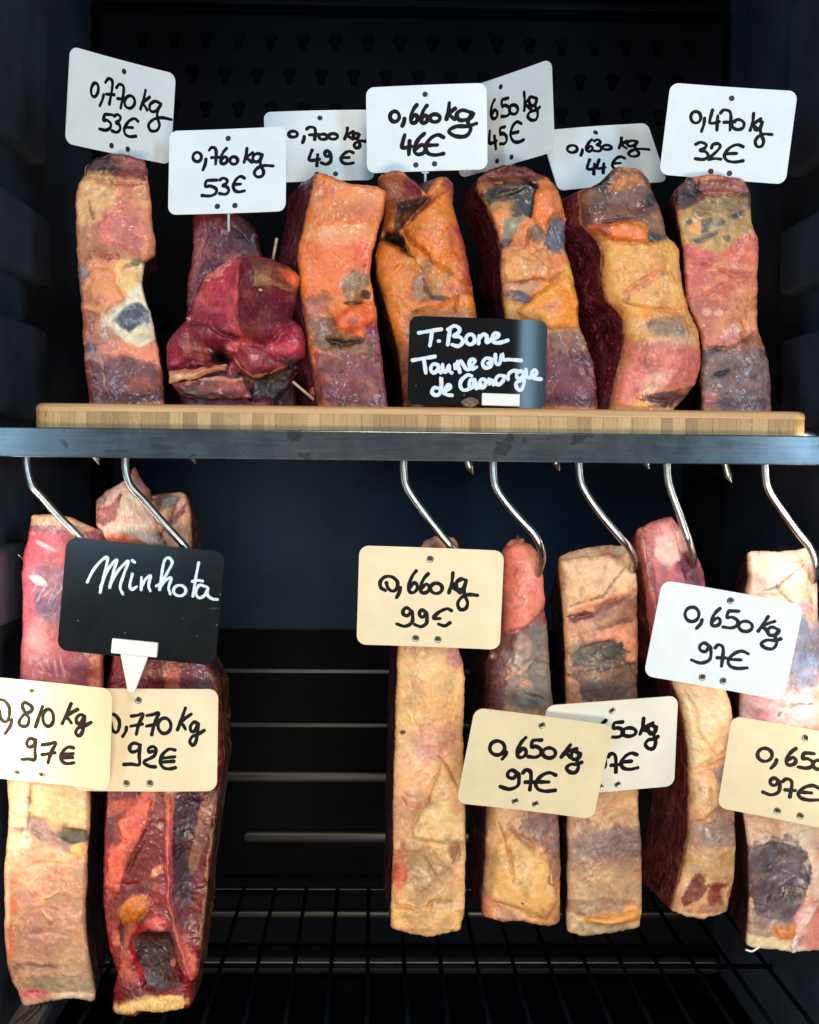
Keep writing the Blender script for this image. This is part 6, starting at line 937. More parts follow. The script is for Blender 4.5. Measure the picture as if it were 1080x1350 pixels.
hook('steel hook curling round the salmon-pink top of a steak', 651, (738, 621), [(651, 628), (657, 648), (680, 678), (704, 704), (713, 722, .034), (714, 742, .044), (704, 762, .064), (686, 764, .086), (672, 750, .094)])
hook('steel hook behind the top of the rectangular banded steak', 764, (856, 619), [(764, 625), (770, 645), (790, 675), (815, 705), (829, 722, .040), (836, 742, .056), (826, 762, .082), (806, 764, .100), (792, 750, .104)], Y=.036)
hook('steel hook stuck in the raw pink top of the curved steak', 880, (965, 637), [(880, 625), (884, 645), (895, 675), (903, 698), (909, 716, .038), (914, 740, .054), (906, 764, .078), (888, 770, .094), (872, 756, .100)], Y=.036)
hook('rightmost steel hook, above the marbled white steak', 1009, (1100, 614), [(1009, 622), (1013, 645), (1030, 672), (1052, 702), (1068, 722), (1075, 744, .036), (1070, 768, .058), (1052, 776, .084), (1034, 762, .092)])

# ------------------------------------------------------------------ handwriting glyphs (unit boxes, y down)
def ring(n=14, x0=0, y0=0, x1=1, y1=1, a0=-100):
    return [((x0+x1)/2+(x1-x0)/2*math.cos(math.radians(a0+k*360/n)), (y0+y1)/2+(y1-y0)/2*math.sin(math.radians(a0+k*360/n))) for k in range(n+1)]
GLY = {
 '0': [ring()], '0s': [[(.30, .95), (.05, .75), (.02, .35), (.3, .02), (.7, .05), (.98, .4), (.92, .85), (.7, 1), (.45, .8), (.36, .42)]],
 ',': [[(.85, 0), (.7, .45), (.15, 1)]], '7': [[(.02, .16), (.25, .0), (.62, .06), (.72, .3), (.70, .65), (.66, 1)], [(.25, .62), (1, .60)]],
 '7b': [[(.03, .10), (.5, .06), (.97, .0), (.62, .5), (.42, 1)], [(0, .60), (.9, .50)]],
 '6': [[(.80, 0), (.42, .24), (.12, .62), (.14, .92), (.45, 1), (.82, .88), (.88, .66), (.6, .54), (.22, .74)]],
 '5': [[(.95, .02), (.55, .03), (.30, .08), (.24, .42), (.55, .38), (.92, .55), (.90, .82), (.55, .98), (.02, .96)]],
 '3': [[(.10, .12), (.45, .0), (.82, .14), (.70, .34), (.38, .46), (.78, .54), (.95, .78), (.65, .98), (.08, .94)]],
 '4': [[(.30, 0), (.12, .32), (.02, .62), (.35, .66), (.95, .58)], [(.80, .30), (.76, .65), (.72, 1)]],
 '9': [[(.80, .16), (.55, .0), (.36, .14), (.38, .36), (.62, .42), (.82, .16), (.88, .5), (.82, .82), (.45, 1), (.02, .88)]],
 '9s': [[(.86, .08), (.50, .0), (.30, .2), (.42, .4), (.75, .3), (.84, .1), (.80, .55), (.80, .96), (.40, .94), (.0, .96)]],
 '2': [[(.28, .28), (.40, .06), (.75, .0), (.95, .18), (.60, .55), (.02, .98), (.5, .94), (1, .98)]],
 '2s': [[(.70, .22), (.45, .26), (.40, .10), (.70, 0), (.95, .12), (.80, .45), (.05, .72), (.45, .92), (.92, .96)]],
 '8': [[(.72, .10), (.45, .0), (.25, .14), (.45, .42), (.72, .66), (.60, .95), (.22, .98), (.02, .82), (.35, .52), (.88, .36), (.92, .18), (.62, .04)]],
 '1': [[(.9, 0), (.5, .5), (.1, 1)]],
 'k': [[(.34, 0), (.26, .5), (.06, 1)], [(.92, .32), (.55, .50), (.22, .70), (.45, .78), (.85, 1)]],
 'k2': [[(.60, 0), (.34, .5), (.06, 1)], [(1, .28), (.6, .46), (.28, .66), (.45, .78), (.6, .96)]],
 'g': [[(.50, .06), (.25, .0), (.06, .14), (.12, .34), (.34, .32), (.50, .08), (.40, .36), (.46, .58), (.56, .78), (.48, .97), (.24, 1), (.12, .82), (.28, .62), (.60, .52), (1, .54)]],
 'g2': [[(.60, .08), (.35, .0), (.10, .18), (.15, .40), (.40, .36), (.62, .06), (.56, .45), (.46, .82), (.25, 1), (.06, .84), (.22, .62), (.60, .52), (1, .36)]],
 'g3': [[(.85, .10), (.5, .0), (.3, .16), (.42, .38), (.80, .30), (.90, .08), (.70, .42), (.80, .72), (.62, .98), (.25, .98), (.02, .80), (.28, .62), (.7, .60), (1, .50)]],
 'e': [[(.95, .12), (.65, .0), (.28, .18), (.02, .58), (.14, .90), (.5, 1), (.95, .93)], [(.10, .52), (.62, .50)]],
 'e2': [[(.95, .06), (.55, .02), (.12, .32), (.02, .68), (.22, .94), (.6, 1), (.98, .94)], [(.16, .46), (.92, .40)], [(.12, .66), (.88, .62)]],
}
def solve_pose(corners, Y, asp):
    c = np.array(corners, float); ctr = c.mean(0)
    w0 = (np.linalg.norm(c[1]-c[0])+np.linalg.norm(c[2]-c[3]))/2*(Y+1.1)/F_PX
    def rot(r):
        a, b, g = r
        Rx = np.array([[1, 0, 0], [0, math.cos(a), -math.sin(a)], [0, math.sin(a), math.cos(a)]])
        Rz = np.array([[math.cos(b), -math.sin(b), 0], [math.sin(b), math.cos(b), 0], [0, 0, 1]])
        Ry = np.array([[math.cos(g), 0, math.sin(g)], [0, 1, 0], [-math.sin(g), 0, math.cos(g)]])
        return np.array([[1, 0, 0], [0, 0, -1], [0, 1, 0.]]) @ Ry @ Rx @ Rz      # plate local x right, y up, z to viewer
    def pts(q):
        W, H = q[5], q[5]*asp*q[6]; l = np.array([[-W/2, H/2, 0], [W/2, H/2, 0], [W/2, -H/2, 0], [-W/2, -H/2, 0]])
        return P(q[0], q[1], Y)+l @ rot(q[2:5]).T
    def res(q): return np.r_[(pix(pts(q))-c).ravel(), q[2]*14, q[4]*3, (q[6]-1)*60]
    q = np.r_[ctr, 0, 0, 0, w0, 1.0]; sc = np.array([1, 1, .01, .01, .01, .001, .01])
    q[3] = -math.atan2(c[1][1]-c[0][1], c[1][0]-c[0][0])
    best = None
    for g0 in (.3, -.3, 0):
        p = q.copy(); p[4] = g0; lam = 1e-2
        r = res(p)
        for _ in range(80):
            J = np.stack([(res(p+sc*np.eye(7)[k]*.1)-r)/.1 for k in range(7)], 1)
            st = np.linalg.solve(J.T @ J+lam*np.eye(7), -J.T @ r); pn = p+st*sc; rn = res(pn)
            if rn @ rn < r @ r: p, r, lam = pn, rn, lam*.5
            else: lam *= 4
        if best is None or r @ r < best[0]: best = (r @ r, p)
    p = best[1]
    return P(p[0], p[1], Y), rot(p[2:5]), p[5], p[5]*asp*p[6]

def plate_mesh(W, H, rc, th, bend, nx=41):
    ny = 13; k = 7
    xs = np.r_[-W/2+rc*(1-np.cos(np.linspace(0, math.pi/2, k))), np.linspace(-W/2+rc, W/2-rc, nx-2*k+2)[1:-1], W/2-rc*(1-np.cos(np.linspace(math.pi/2, 0, k)))]
    V, F = [], []; n = len(xs)
    ex = np.maximum(np.abs(xs)-(W/2-rc), 0); h = H/2-rc+np.sqrt(np.maximum(rc*rc-ex*ex, 0))
    for zf, ins in ((th/2, 0), (-th/2, 0)):
        for j in range(ny):
            t = -1+2*j/(ny-1)
            for i in range(n): V.append((xs[i], t*h[i], zf+bend(xs[i], t*h[i])))
    m = n*ny; I = lambda s, j, i: s*m+j*n+i
    for j in range(ny-1):
        for i in range(n-1):
            F.append((I(0, j, i), I(0, j, i+1), I(0, j+1, i+1), I(0, j+1, i))); F.append((I(1, j, i), I(1, j+1, i), I(1, j+1, i+1), I(1, j, i+1)))
    rg = [(0, i) for i in range(n)]+[(j, n-1) for j in range(1, ny)]+[(ny-1, i) for i in range(n-2, -1, -1)]+[(j, 0) for j in range(ny-2, 0, -1)]
    for a, b in zip(rg, rg[1:]+rg[:1]): F.append((I(0, *a), I(1, *a), I(1, *b), I(0, *b)))
    return np.array(V), F
def ink_mesh(strokes, rad, z0, bend, rng):
    V, F = [], []
    prof = np.array([-1, -.72, -.35, 0, .35, .72, 1]); hz = np.array([.0, .00007, .00011, .00013, .00011, .00007, 0])
    for st in strokes:
        c = np.asarray(st); 
        L = np.r_[0, np.cumsum(np.linalg.norm(np.diff(c, axis=0), axis=1))]
        if L[-1] < rad*.5:
            c = np.array([c[0]-[rad*.2, 0], c[0]+[rad*.2, 0]]); L = np.r_[0, rad*.4]
        s = np.linspace(0, L[-1], max(int(L[-1]/(rad*.45)), 3)); c = np.stack([np.interp(s, L, c[:, k]) for k in (0, 1)], 1)
        Tn = np.gradient(c, axis=0); Tn /= np.linalg.norm(Tn, axis=1)[:, None]+1e-12
        e = np.array([.35, .7, .92, 1.0])*rad
        capa = np.array([np.sqrt(max(1-(x/rad)**2, .0004)) for x in e])
        c = np.vstack([c[0]-Tn[0]*e[::-1, None], c, c[-1]+Tn[-1]*e[:, None]]); Tn = np.vstack([np.repeat(Tn[:1], 4, 0), Tn, np.repeat(Tn[-1:], 4, 0)])
        ph = rng.random()*9; wv = 1+.10*np.sin(np.arange(len(c))*.22+ph)+.05*np.sin(np.arange(len(c))*.71+2*ph)
        wd = np.r_[capa[::-1], np.ones(len(c)-8), capa]*rad*wv
        N = np.stack([-Tn[:, 1], Tn[:, 0]], 1); b = len(V)
        zz = z0+rng.random()*.00003
        for i in range(len(c)):
            for q, hh in zip(prof, hz):
                p = c[i]+N[i]*q*wd[i]; V.append((p[0], p[1], zz+hh*min(1, wd[i]/rad)+bend(p[0], p[1])))
        for i in range(len(c)-1):
            for j in range(6): F.append((b+i*7+j, b+i*7+j+1, b+(i+1)*7+j+1, b+(i+1)*7+j))
    return np.array(V), F

TH = .0009
def make_tag(label, cat, o, corners, Y, texts, holes, plate_mat, ink_mat, swidth, asp=.72, group=None, pin=None, metal=False, rot=0, bendk=0., name='price_card', lines=None, part='writing', hole_r=.0024):
    ox, oy, s = o; rng = np.random.default_rng(len(label))
    ctr, R, W, H = solve_pose([(ox+x*s, oy+y*s) for x, y in corners], Y, asp)
    root = thing(name, label, cat, (0, 0, 0), group)
    root.matrix_world = Matrix([list(R[0])+[ctr[0]], list(R[1])+[ctr[1]], list(R[2])+[ctr[2]], [0, 0, 0, 1]])
    bend = (lambda x, y: -bendk*(max(x-.46*W/2, 0)-.013*(1-math.exp(-max(x-.46*W/2, 0)/.013)))) if name == 'small_blackboard' else (lambda x, y, k=(bendk or (len(label) % 7-3)*.22): k*x*x)
    def loc(px, py):                                      # photo pixel -> plate coordinates on its front face
        r = ray(px, py); n = R[:, 2]; q = ctr+n*TH/2
        t = ((q-CAM) @ n)/(r @ n); pt = CAM+r*t[..., None] if np.ndim(t) else CAM+r*t
        l = (pt-ctr) @ R
        return l[..., :2]
    V, F = plate_mesh(W, H, min(W, H)*.095, TH, bend, 241 if name == 'small_blackboard' else 41)
    mesh_np('plate', V, F, plate_mat, root, smooth=False)
    strokes = []
    ca, sa = math.cos(math.radians(rot)), math.sin(math.radians(rot))
    def put(ptsc):
        a = np.array([(ox+x*s, oy+y*s) for x, y in ptsc]); strokes.append(loc(a[:, 0], a[:, 1]))
    for ch, x0, y0, x1, y1 in texts:
        for st in GLY[ch]:
            pt = catmull(st, 7) if len(st) > 2 else np.array(st)
            cx, cy = (x0+x1)/2, (y0+y1)/2; m_ = swidth*.5
            X = (pt[:, 0]-.5)*max(x1-x0-2*m_*.8, 8); Yy = (pt[:, 1]-.5)*max(y1-y0-2*m_*.8, 8)
            put(np.stack([cx+X*ca-Yy*sa, cy+X*sa+Yy*ca], 1))
    for ln in (lines or []): put(catmull(ln, 8) if len(ln) > 2 else np.array(ln))
    lim = np.array([W/2-.001, H/2-.001])
    strokes = [np.clip(st, -lim, lim) for st in strokes]
    V, F = ink_mesh(strokes, swidth*.66*s*(Y+1.1)/F_PX, TH/2+.00004, bend, rng)
    mesh_np(part, V, F, ink_mat, root)
    for hx, hy in holes:
        l = loc(np.array(ox+hx*s), np.array(oy+hy*s)); zb = bend(l[0], l[1])
        if abs(l[0]) > W/2-.002 or abs(l[1]) > H/2-.002: continue
        if metal:
            bm = bmesh.new(); n = 20
            for r0, r1, z0, z1 in ((hole_r*1.25, hole_r*1.0, .00005, .0005), (hole_r*1.0, hole_r*.62, .0005, .0001)):
                A = [bm.verts.new((r0*math.cos(k*2*math.pi/n), r0*math.sin(k*2*math.pi/n), z0)) for k in range(n)]
                Bv = [bm.verts.new((r1*math.cos(k*2*math.pi/n), r1*math.sin(k*2*math.pi/n), z1)) for k in range(n)]
                for k in range(n): bm.faces.new((A[k], A[(k+1) % n], Bv[(k+1) % n], Bv[k]))
            e = bm_obj('eyelet', bm, M_eyelet, root, smooth=True); e.location = (l[0], l[1], TH/2+zb)
            bm = bmesh.new(); bmesh.ops.create_circle(bm, cap_ends=True, segments=18, radius=hole_r*.62)
            h = bm_obj('eyelet_hole', bm, M_eyehole, e); h.location = (0, 0, .00012)
        else:
            bm = bmesh.new(); bmesh.ops.create_cone(bm, cap_ends=True, segments=20, radius1=hole_r, radius2=hole_r*.85, depth=.0003)
            h = bm_obj('pin_hole', bm, M_eyehole, root); h.location = (l[0], l[1], TH/2+zb+.0001)
    if pin:                                                # clear pin from the plate's foot down into the meat
        px, py, ln = pin; l = loc(np.array(ox+px*s), np.array(oy+py*s))
        tube('pin', [(l[0], l[1]+.006, -.0016), (l[0], l[1]-.004, -.0016), (l[0]-.0005, l[1]-ln, -.004)], .0011, M_pin, root, n=4, sides=8)
        bm = bmesh.new(); box(bm, l[0]-.003, l[0]+.003, l[1], l[1]+.008, -.0034, -.0006, .0005)
        bm_obj('pin_foot', bm, M_pin, root)
    else:
        tube('pin', [(0, -.004, -.0006), (0, -.004, -.02), (0, -.005, -.045)], .0011, M_pin, root, n=3, sides=8)
    return root, loc, W, H
GT, GB = 'price cards above the board', 'price cards on the hanging steaks'
A_ = (80, 55, .1481)
make_tag('white card reading 0,770 kg 53 euro, leftmost above the board and turned sideways', 'price card', A_, [(60, 38), (1022, 290), (948, 1096), (38, 905)], .062,
    [('0', 258, 358, 342, 500), (',', 340, 462, 388, 580), ('7', 376, 322, 490, 565), ('7', 475, 372, 592, 598), ('0', 560, 472, 668, 602), ('k', 706, 425, 800, 615), ('g', 755, 528, 985, 810), ('5', 343, 632, 465, 800), ('3', 450, 638, 550, 818), ('e', 558, 672, 695, 855)],
    [(565, 265), (453, 925), (598, 957)], M_white, M_ink, 23, group=GT, pin=(490, 1010, .024), rot=8, bendk=.8)
make_tag('white card reading 0,760 kg 53 euro, above the folded red cut', 'price card', (215, 160, .1574), [(60, 88), (1040, 45), (1030, 755), (45, 785)], .050,
    [('0', 243, 252, 332, 347), (',', 322, 308, 374, 415), ('7', 378, 210, 478, 365), ('6', 468, 218, 555, 365), ('0', 552, 288, 635, 368), ('k', 666, 218, 768, 352), ('g', 735, 262, 932, 474), ('5', 316, 481, 464, 636), ('3', 458, 466, 564, 622), ('e', 578, 452, 696, 600)],
    [(546, 143), (455, 712), (603, 705)], M_white, M_ink, 22, group=GT, pin=(545, 770, .014))
make_tag('shaded white card reading 0,700 kg 49 euro, half behind two other cards', 'price card', (340, 140, .1389), [(42, 55), (1085, 38), (1100, 690), (90, 725)], .128,
    [('0', 283, 226, 387, 304), (',', 412, 278, 454, 356), ('7', 452, 188, 590, 328), ('0', 570, 255, 670, 326), ('0', 662, 250, 768, 324), ('k', 808, 196, 925, 320), ('g', 890, 246, 1035, 404), ('4', 474, 406, 600, 576), ('9', 588, 412, 718, 562), ('e', 778, 416, 922, 556)],
    [(590, 112), (562, 645), (738, 642)], M_white, M_ink, 26, group=GT, pin=(650, 700, .02))
make_tag('white card reading 0,660 kg 46 euro, above the split amber steak', 'price card', (475, 100, .162), [(45, 96), (1030, 55), (1036, 760), (55, 790)], .078,
    [('0', 232, 278, 328, 383), (',', 328, 338, 374, 418), ('6', 395, 226, 485, 394), ('6', 480, 232, 566, 394), ('0', 556, 302, 660, 386), ('k', 686, 212, 790, 364), ('g3', 706, 268, 955, 504), ('4', 328, 472, 428, 648), ('6', 420, 460, 555, 650), ('e', 518, 470, 696, 655)],
    [(528, 150), (453, 725), (605, 716)], M_white, M_ink, 26, group=GT, pin=(528, 790, .026))
make_tag('white card reading 650 kg 45 euro, angled with its right edge raised', 'price card', (600, 75, .1296), [(30, 352), (985, 22), (1028, 965), (50, 1238)], .108,
    [('0', 150, 520, 250, 660), (',', 262, 600, 310, 690), ('6', 342, 428, 445, 640), ('5', 448, 412, 570, 618), ('0', 540, 478, 652, 594), ('k', 676, 346, 790, 550), ('g3', 716, 396, 878, 655), ('4', 335, 742, 435, 950), ('5', 436, 702, 536, 898), ('e', 548, 652, 706, 880)],
    [(465, 305), (428, 1060), (575, 1020)], M_white, M_ink, 28, group=GT, pin=(552, 1100, .026), rot=-9)
make_tag('shaded white card reading 0,630 kg 44 euro, behind the top of the yellow steak', 'price card', (715, 155, .1574), [(-22, 108), (885, 48), (1050, 528), (140, 605)], .118,
    [('0', 202, 222, 303, 300), (',', 312, 258, 349, 325), ('6', 356, 176, 436, 293), ('3', 420, 176, 508, 293), ('0', 496, 222, 588, 278), ('k', 630, 158, 725, 264), ('g', 692, 182, 905, 332), ('4', 366, 342, 462, 484), ('4', 446, 342, 540, 474), ('e', 576, 318, 704, 444)],
    [(447, 125)], M_white, M_ink, 22, group=GT, pin=(590, 560, .02), asp=.60)
make_tag('white card reading 0,470 kg 32 euro, rightmost above the board', 'price card', (865, 105, .176), [(108, 24), (1062, 90), (965, 786), (26, 715)], .052,
    [('0', 253, 232, 343, 333), (',', 328, 282, 376, 396), ('4', 393, 220, 485, 386), ('7', 472, 220, 600, 384), ('0', 562, 292, 668, 382), ('k', 692, 246, 800, 388), ('g', 718, 300, 875, 510), ('3', 278, 462, 404, 608), ('2', 380, 472, 494, 606), ('e', 502, 480, 668, 625)],
    [(567, 140), (410, 687), (550, 702)], M_white, M_ink, 19, group=GT, pin=(480, 760, .02))
HOT = [(285, 140)]
make_tag('ivory card reading 0,810 kg 97 euro, cut off by the left edge', 'price card', (0, 885, .1435), [(-240, 24), (1034, 168), (1022, 1080), (-262, 962)], .022,  # ivory: the warm light put into the plate colour
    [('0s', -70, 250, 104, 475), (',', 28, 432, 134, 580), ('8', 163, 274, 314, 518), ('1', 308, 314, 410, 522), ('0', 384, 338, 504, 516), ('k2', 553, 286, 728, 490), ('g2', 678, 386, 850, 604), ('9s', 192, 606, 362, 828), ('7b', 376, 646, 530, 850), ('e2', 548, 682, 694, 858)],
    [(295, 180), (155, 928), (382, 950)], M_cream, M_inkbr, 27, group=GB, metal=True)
make_tag('ivory card reading ,770 kg 92 euro, on the dark red bone-in cut', 'price card', (130, 900, .1528), [(-215, 50), (1032, 56), (1022, 940), (-230, 935)], .038,  # ivory: the warm light put into the plate colour
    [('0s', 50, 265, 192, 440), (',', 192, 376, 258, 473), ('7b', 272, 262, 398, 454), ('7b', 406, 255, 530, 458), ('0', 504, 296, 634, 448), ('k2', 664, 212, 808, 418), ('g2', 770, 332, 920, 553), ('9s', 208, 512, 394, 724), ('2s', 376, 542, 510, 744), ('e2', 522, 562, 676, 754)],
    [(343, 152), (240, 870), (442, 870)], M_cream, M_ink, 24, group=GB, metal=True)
make_tag('ivory card reading 0,660 kg 99 euro, on the straight cream-fat steak', 'price card', (465, 710, .19), [(46, 46), (1052, 85), (1022, 766), (27, 730)], .030,  # ivory: the warm light put into the plate colour
    [('0s', 182, 254, 322, 372), (',', 292, 332, 344, 416), ('6', 375, 216, 464, 384), ('6', 456, 236, 548, 386), ('0', 532, 302, 630, 389), ('k', 654, 230, 770, 384), ('g', 702, 270, 874, 499), ('9', 298, 472, 440, 616), ('9', 422, 487, 536, 619)],
    [(538, 143), (437, 693), (591, 700)], M_cream, M_ink, 20, group=GB, metal=True, lines=[[(686, 500), (655, 487), (600, 510), (560, 550), (605, 555)], [(598, 594), (640, 606), (675, 584)]])
make_tag('ivory card reading 0,650 kg 97 euro, tilted in front of the half-hidden white card', 'price card', (600, 925, .1944), [(128, 28), (1076, 168), (930, 781), (10, 690)], .018,  # ivory: the warm light put into the plate colour
    [('0', 226, 256, 345, 369), (',', 308, 332, 360, 396), ('6', 408, 235, 500, 388), ('5', 488, 248, 598, 388), ('0', 586, 305, 690, 391), ('k2', 706, 284, 832, 386), ('g3', 746, 326, 866, 489), ('9', 296, 455, 460, 602), ('7', 448, 455, 546, 606), ('e', 536, 472, 697, 616)],
    [(590, 160), (407, 675), (545, 693)], M_cream, M_ink, 22, group=GB, metal=True, rot=2)
make_tag('white card reading 50 kg 7 euro, half hidden behind the tilted ivory card', 'price card', (710, 910, .176), [(40, 112), (1060, 44), (1000, 712), (55, 802)], .040,
    [('0', 250, 240, 330, 340), (',', 345, 300, 385, 375), ('6', 425, 218, 535, 362), ('5', 530, 228, 648, 362), ('0', 618, 272, 740, 354), ('k', 742, 200, 876, 334), ('g3', 786, 250, 905, 448), ('9', 400, 470, 520, 605), ('7', 515, 465, 612, 624), ('e', 606, 462, 756, 602)],
    [(552, 153), (462, 722), (593, 704)], M_offwhite, M_ink, 24, group=GB, metal=True, rot=-3)
make_tag('large bright white card reading 0,650 kg 97 euro, tilted on the curved steak', 'price card', (845, 760, .2037), [(133, 16), (1058, 184), (916, 797), (20, 640)], .012,
    [('0', 278, 190, 383, 298), (',', 348, 272, 408, 343), ('6', 445, 198, 530, 328), ('5', 526, 212, 642, 342), ('0', 626, 282, 728, 363), ('k2', 748, 250, 870, 364), ('g3', 772, 318, 912, 474), ('9', 322, 422, 478, 568), ('7', 468, 436, 560, 586), ('e', 556, 474, 704, 602)],
    [(580, 157), (398, 653), (533, 677)], M_white, M_inkgrey, 18, group=GB, metal=True, rot=4)
make_tag('ivory card reading 0,650 kg 97 euro, cut off by the right edge', 'price card', (940, 935, .1296), [(198, 62), (1640, 330), (1480, 1280), (42, 990)], .020,  # ivory: the warm light put into the plate colour
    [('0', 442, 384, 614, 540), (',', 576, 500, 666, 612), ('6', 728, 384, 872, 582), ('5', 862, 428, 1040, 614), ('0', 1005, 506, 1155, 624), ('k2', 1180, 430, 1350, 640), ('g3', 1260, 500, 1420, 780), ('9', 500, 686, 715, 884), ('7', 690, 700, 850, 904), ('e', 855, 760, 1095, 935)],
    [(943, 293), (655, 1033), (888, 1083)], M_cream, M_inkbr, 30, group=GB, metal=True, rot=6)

# ------------------------------------------------------------------ small blackboards
TB = [[(120, 156), (200, 142), (280, 130)], [(213, 148), (207, 200), (199, 246)], [(264, 214), (266, 216)],
 [(326, 240), (334, 180), (346, 118)], [(326, 132), (372, 106), (408, 124), (402, 154), (366, 180), (414, 186), (434, 220), (402, 250), (358, 240)],
 ring(12, 456, 166, 518, 238), [(545, 232), (547, 205), (549, 178)], [(549, 200), (578, 166), (604, 180), (600, 222), (622, 218)],
 [(622, 206), (668, 192), (690, 168), (662, 158), (640, 190), (655, 222), (700, 225), (755, 208)],
 [(75, 351), (150, 338), (235, 324)], [(156, 346), (164, 396), (170, 440)], [(256, 384), (222, 378), (204, 414), (224, 440), (254, 420), (264, 386), (262, 420), (276, 440)],
 [(290, 382), (292, 424), (314, 430), (335, 386), (340, 428), (354, 440)], [(378, 380), (384, 414), (398, 356), (404, 390), (412, 436)],
 [(420, 356), (438, 384), (456, 410), (482, 414), (504, 384), (520, 352), (490, 346), (480, 380), (500, 414), (530, 400)],
 [(640, 344), (600, 336), (574, 370), (592, 404), (630, 394), (640, 362), (612, 372)], [(665, 310), (668, 368), (694, 376), (714, 306), (720, 346), (764, 346), (850, 352)],
 [(270, 554), (230, 546), (214, 580), (244, 600), (274, 574), (280, 472), (284, 560), (300, 588)], [(302, 572), (344, 546), (330, 526), (306, 560), (316, 594), (356, 600)],
 [(495, 462), (468, 456), (424, 492), (416, 536), (440, 564), (490, 550), (514, 532)], [(518, 490), (486, 494), (480, 534), (500, 544), (520, 500), (530, 552)],
 [(546, 546), (560, 492), (592, 490), (592, 530), (566, 546), (558, 506)], [(620, 486), (624, 524), (640, 490), (654, 524)], [(734, 466), (690, 460), (664, 500), (690, 524), (724, 490), (732, 464), (722, 500)],
 [(756, 486), (760, 450), (790, 426), (832, 430)], [(852, 426), (820, 440), (822, 478), (860, 468), (874, 430), (870, 510), (850, 560), (820, 550), (816, 510), (866, 486)],
 [(884, 416), (890, 464), (914, 474), (930, 432)], [(936, 464), (964, 440), (950, 416), (926, 440), (942, 476), (995, 482)]]
ob = (530, 410, .1852)
root, loc, W, H = make_tag('small blackboard reading T.Bone Taureau de Camargue, clipped upright at the front of the board', 'blackboard', ob, [(46, 33), (1048, 74), (1022, 692), (44, 662)], .026, [], [], M_board, M_chalk, 20,
    asp=.66, name='small_blackboard', lines=TB, part='chalk_lettering', bendk=.22)
def clip_on(root, loc, o, quad, extra):
    a = np.array([loc(np.array(o[0]+x*o[2]), np.array(o[1]+y*o[2])) for x, y in quad]); x0, x1, y0, y1 = a[:, 0].min(), a[:, 0].max(), a[:, 1].min(), a[:, 1].max()
    bm = bmesh.new(); box(bm, x0, x1, y0, y1, -.004, .0032, .0007, 2)
    c = bm_obj('clip', bm, M_clip, root); extra(c, x0, x1, y0, y1); return c
def foot(c, x0, x1, y0, y1):
    bm = bmesh.new(); box(bm, x0+.004, x1-.004, y0-.0005, y0+.004, -.030, -.0042, .0005); bm_obj('foot', bm, M_clip, c)
clip_on(root, loc, ob, [(568, 585), (836, 682)], foot)
MI = [[(212, 316), (250, 242), (305, 178), (338, 168), (322, 250), (292, 380)], [(294, 350), (340, 240), (396, 176), (372, 260), (351, 350)], [(352, 340), (400, 250), (466, 186), (438, 270), (416, 345), (432, 390)],
 [(492, 266), (476, 335), (488, 362), (518, 345)], [(490, 182), (506, 194)], [(548, 288), (546, 364)], [(547, 346), (574, 298), (604, 276), (592, 336), (602, 370)],
 [(640, 340), (672, 318), (712, 250), (738, 195), (716, 166), (690, 184), (674, 262), (660, 364)], [(664, 345), (702, 302), (732, 292), (716, 350), (726, 390)], ring(12, 746, 336, 822, 402), [(902, 196), (882, 300), (866, 404)], [(862, 312), (900, 306), (926, 310)],
 [(952, 346), (906, 336), (884, 380), (904, 414), (940, 396), (960, 350), (956, 395), (986, 420), (1018, 424)]]
om = (70, 700, .213)
root, loc, W, H = make_tag('black board reading Minhota in pale chalk, hanging over the two left steaks', 'blackboard', om, [(84, 34), (1070, 130), (1000, 832), (28, 740)], .024, [], [], M_board, M_chalk, 13.5,
    asp=.70, name='small_blackboard', lines=MI, part='chalk_lettering')
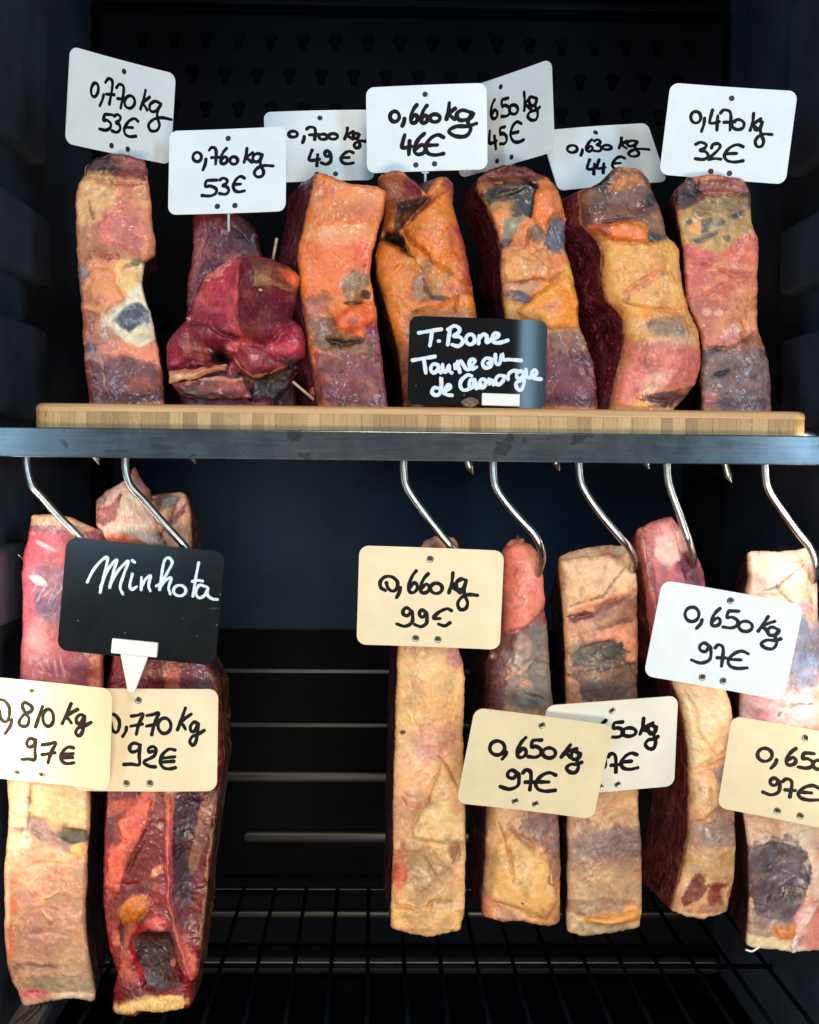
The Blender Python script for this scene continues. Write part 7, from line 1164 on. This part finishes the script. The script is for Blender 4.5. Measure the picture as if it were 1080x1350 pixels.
def stem(c, x0, x1, y0, y1):
    bm = bmesh.new(); xm = (x0+x1)/2; wt, wb = (x1-x0)*.31, (x1-x0)*.07
    q = [(xm-wt, y0+.001), (xm+wt, y0+.001), (xm+wb, y0-.030), (xm-wb, y0-.030)]
    f = [bm.verts.new((x, y, .0012)) for x, y in q]; g = [bm.verts.new((x, y, -.0014)) for x, y in q]
    bm.faces.new(f); bm.faces.new(g[::-1])
    for i in range(4): bm.faces.new((f[i], g[i], g[(i+1) % 4], f[(i+1) % 4]))
    bm_obj('wedge_stem', bm, M_clip, c)
clip_on(root, loc, om, [(371, 662), (646, 782)], stem)

# ------------------------------------------------------------------ small things
def pick(label, a, b):
    a, b = np.array(a), np.array(b); o = tube('wooden_pick', [np.zeros(3), (b-a)*.5, b-a], .0012, M_wood, None, n=3, sides=8); o.location = a
    return tag(o, label, 'wooden pick')
pick('wooden pick standing up out of the folded red cut', P(356, 364, .052), P(365, 314, .038))
pick('wooden pick lying low between the folded cut and the orange steak', P(386, 503, .045), P(414, 527, .048))
rngs = np.random.default_rng(5)
bm = bmesh.new(); bmesh.ops.create_icosphere(bm, subdivisions=5, radius=1); vs = np.array([v.co[:] for v in bm.verts]); fs = np.array([[v.index for v in f.verts] for f in bm.faces]); bm.free()
c = P(620, 530, .019); sc = np.array([.0068, .0042, .0040]); vv = vs*(1+.35*fbm(vs*.01, 150, 4, 3))[:, None]*sc
cr = mesh_np('dried_scrap', vv-np.array([0, 0, vv[:, 2].min()]), fs, M_crumb); cr.location = (c[0], c[1], BOARD_Z)
tag(cr, 'small brown dried meat scrap lying beside the white clip of the T.Bone blackboard', 'meat scrap')
# folded patterned carton lying on the wire rack at the left
pc = thing('patterned_carton', 'grey carton with black zigzag pattern lying on the rack under the left steak', 'carton', (-.279, .075, -.4705))
box_obj('carton_body', (-.014, .010, -.06, .03, .0, .010), simple('grey_card', (.045, .045, .043), .6, 0, 80, .2), pc, .001)
def zig(pts):
    b2 = lambda x, y: 0.
    return ink_mesh([catmull(p, 6) if len(p) > 2 else np.array(p) for p in pts], .0007, .0102, b2, rngs)
V, F = zig([[(-.008, -.05), (-.003, -.02), (-.008, .005), (-.004, .025)], [(.0, -.05), (.005, -.02), (.001, .0), (.004, .025)], [(-.004, -.045), (.001, -.01), (-.002, .02)]])
mesh_np('zigzag_print', V, F, M_ink, pc)
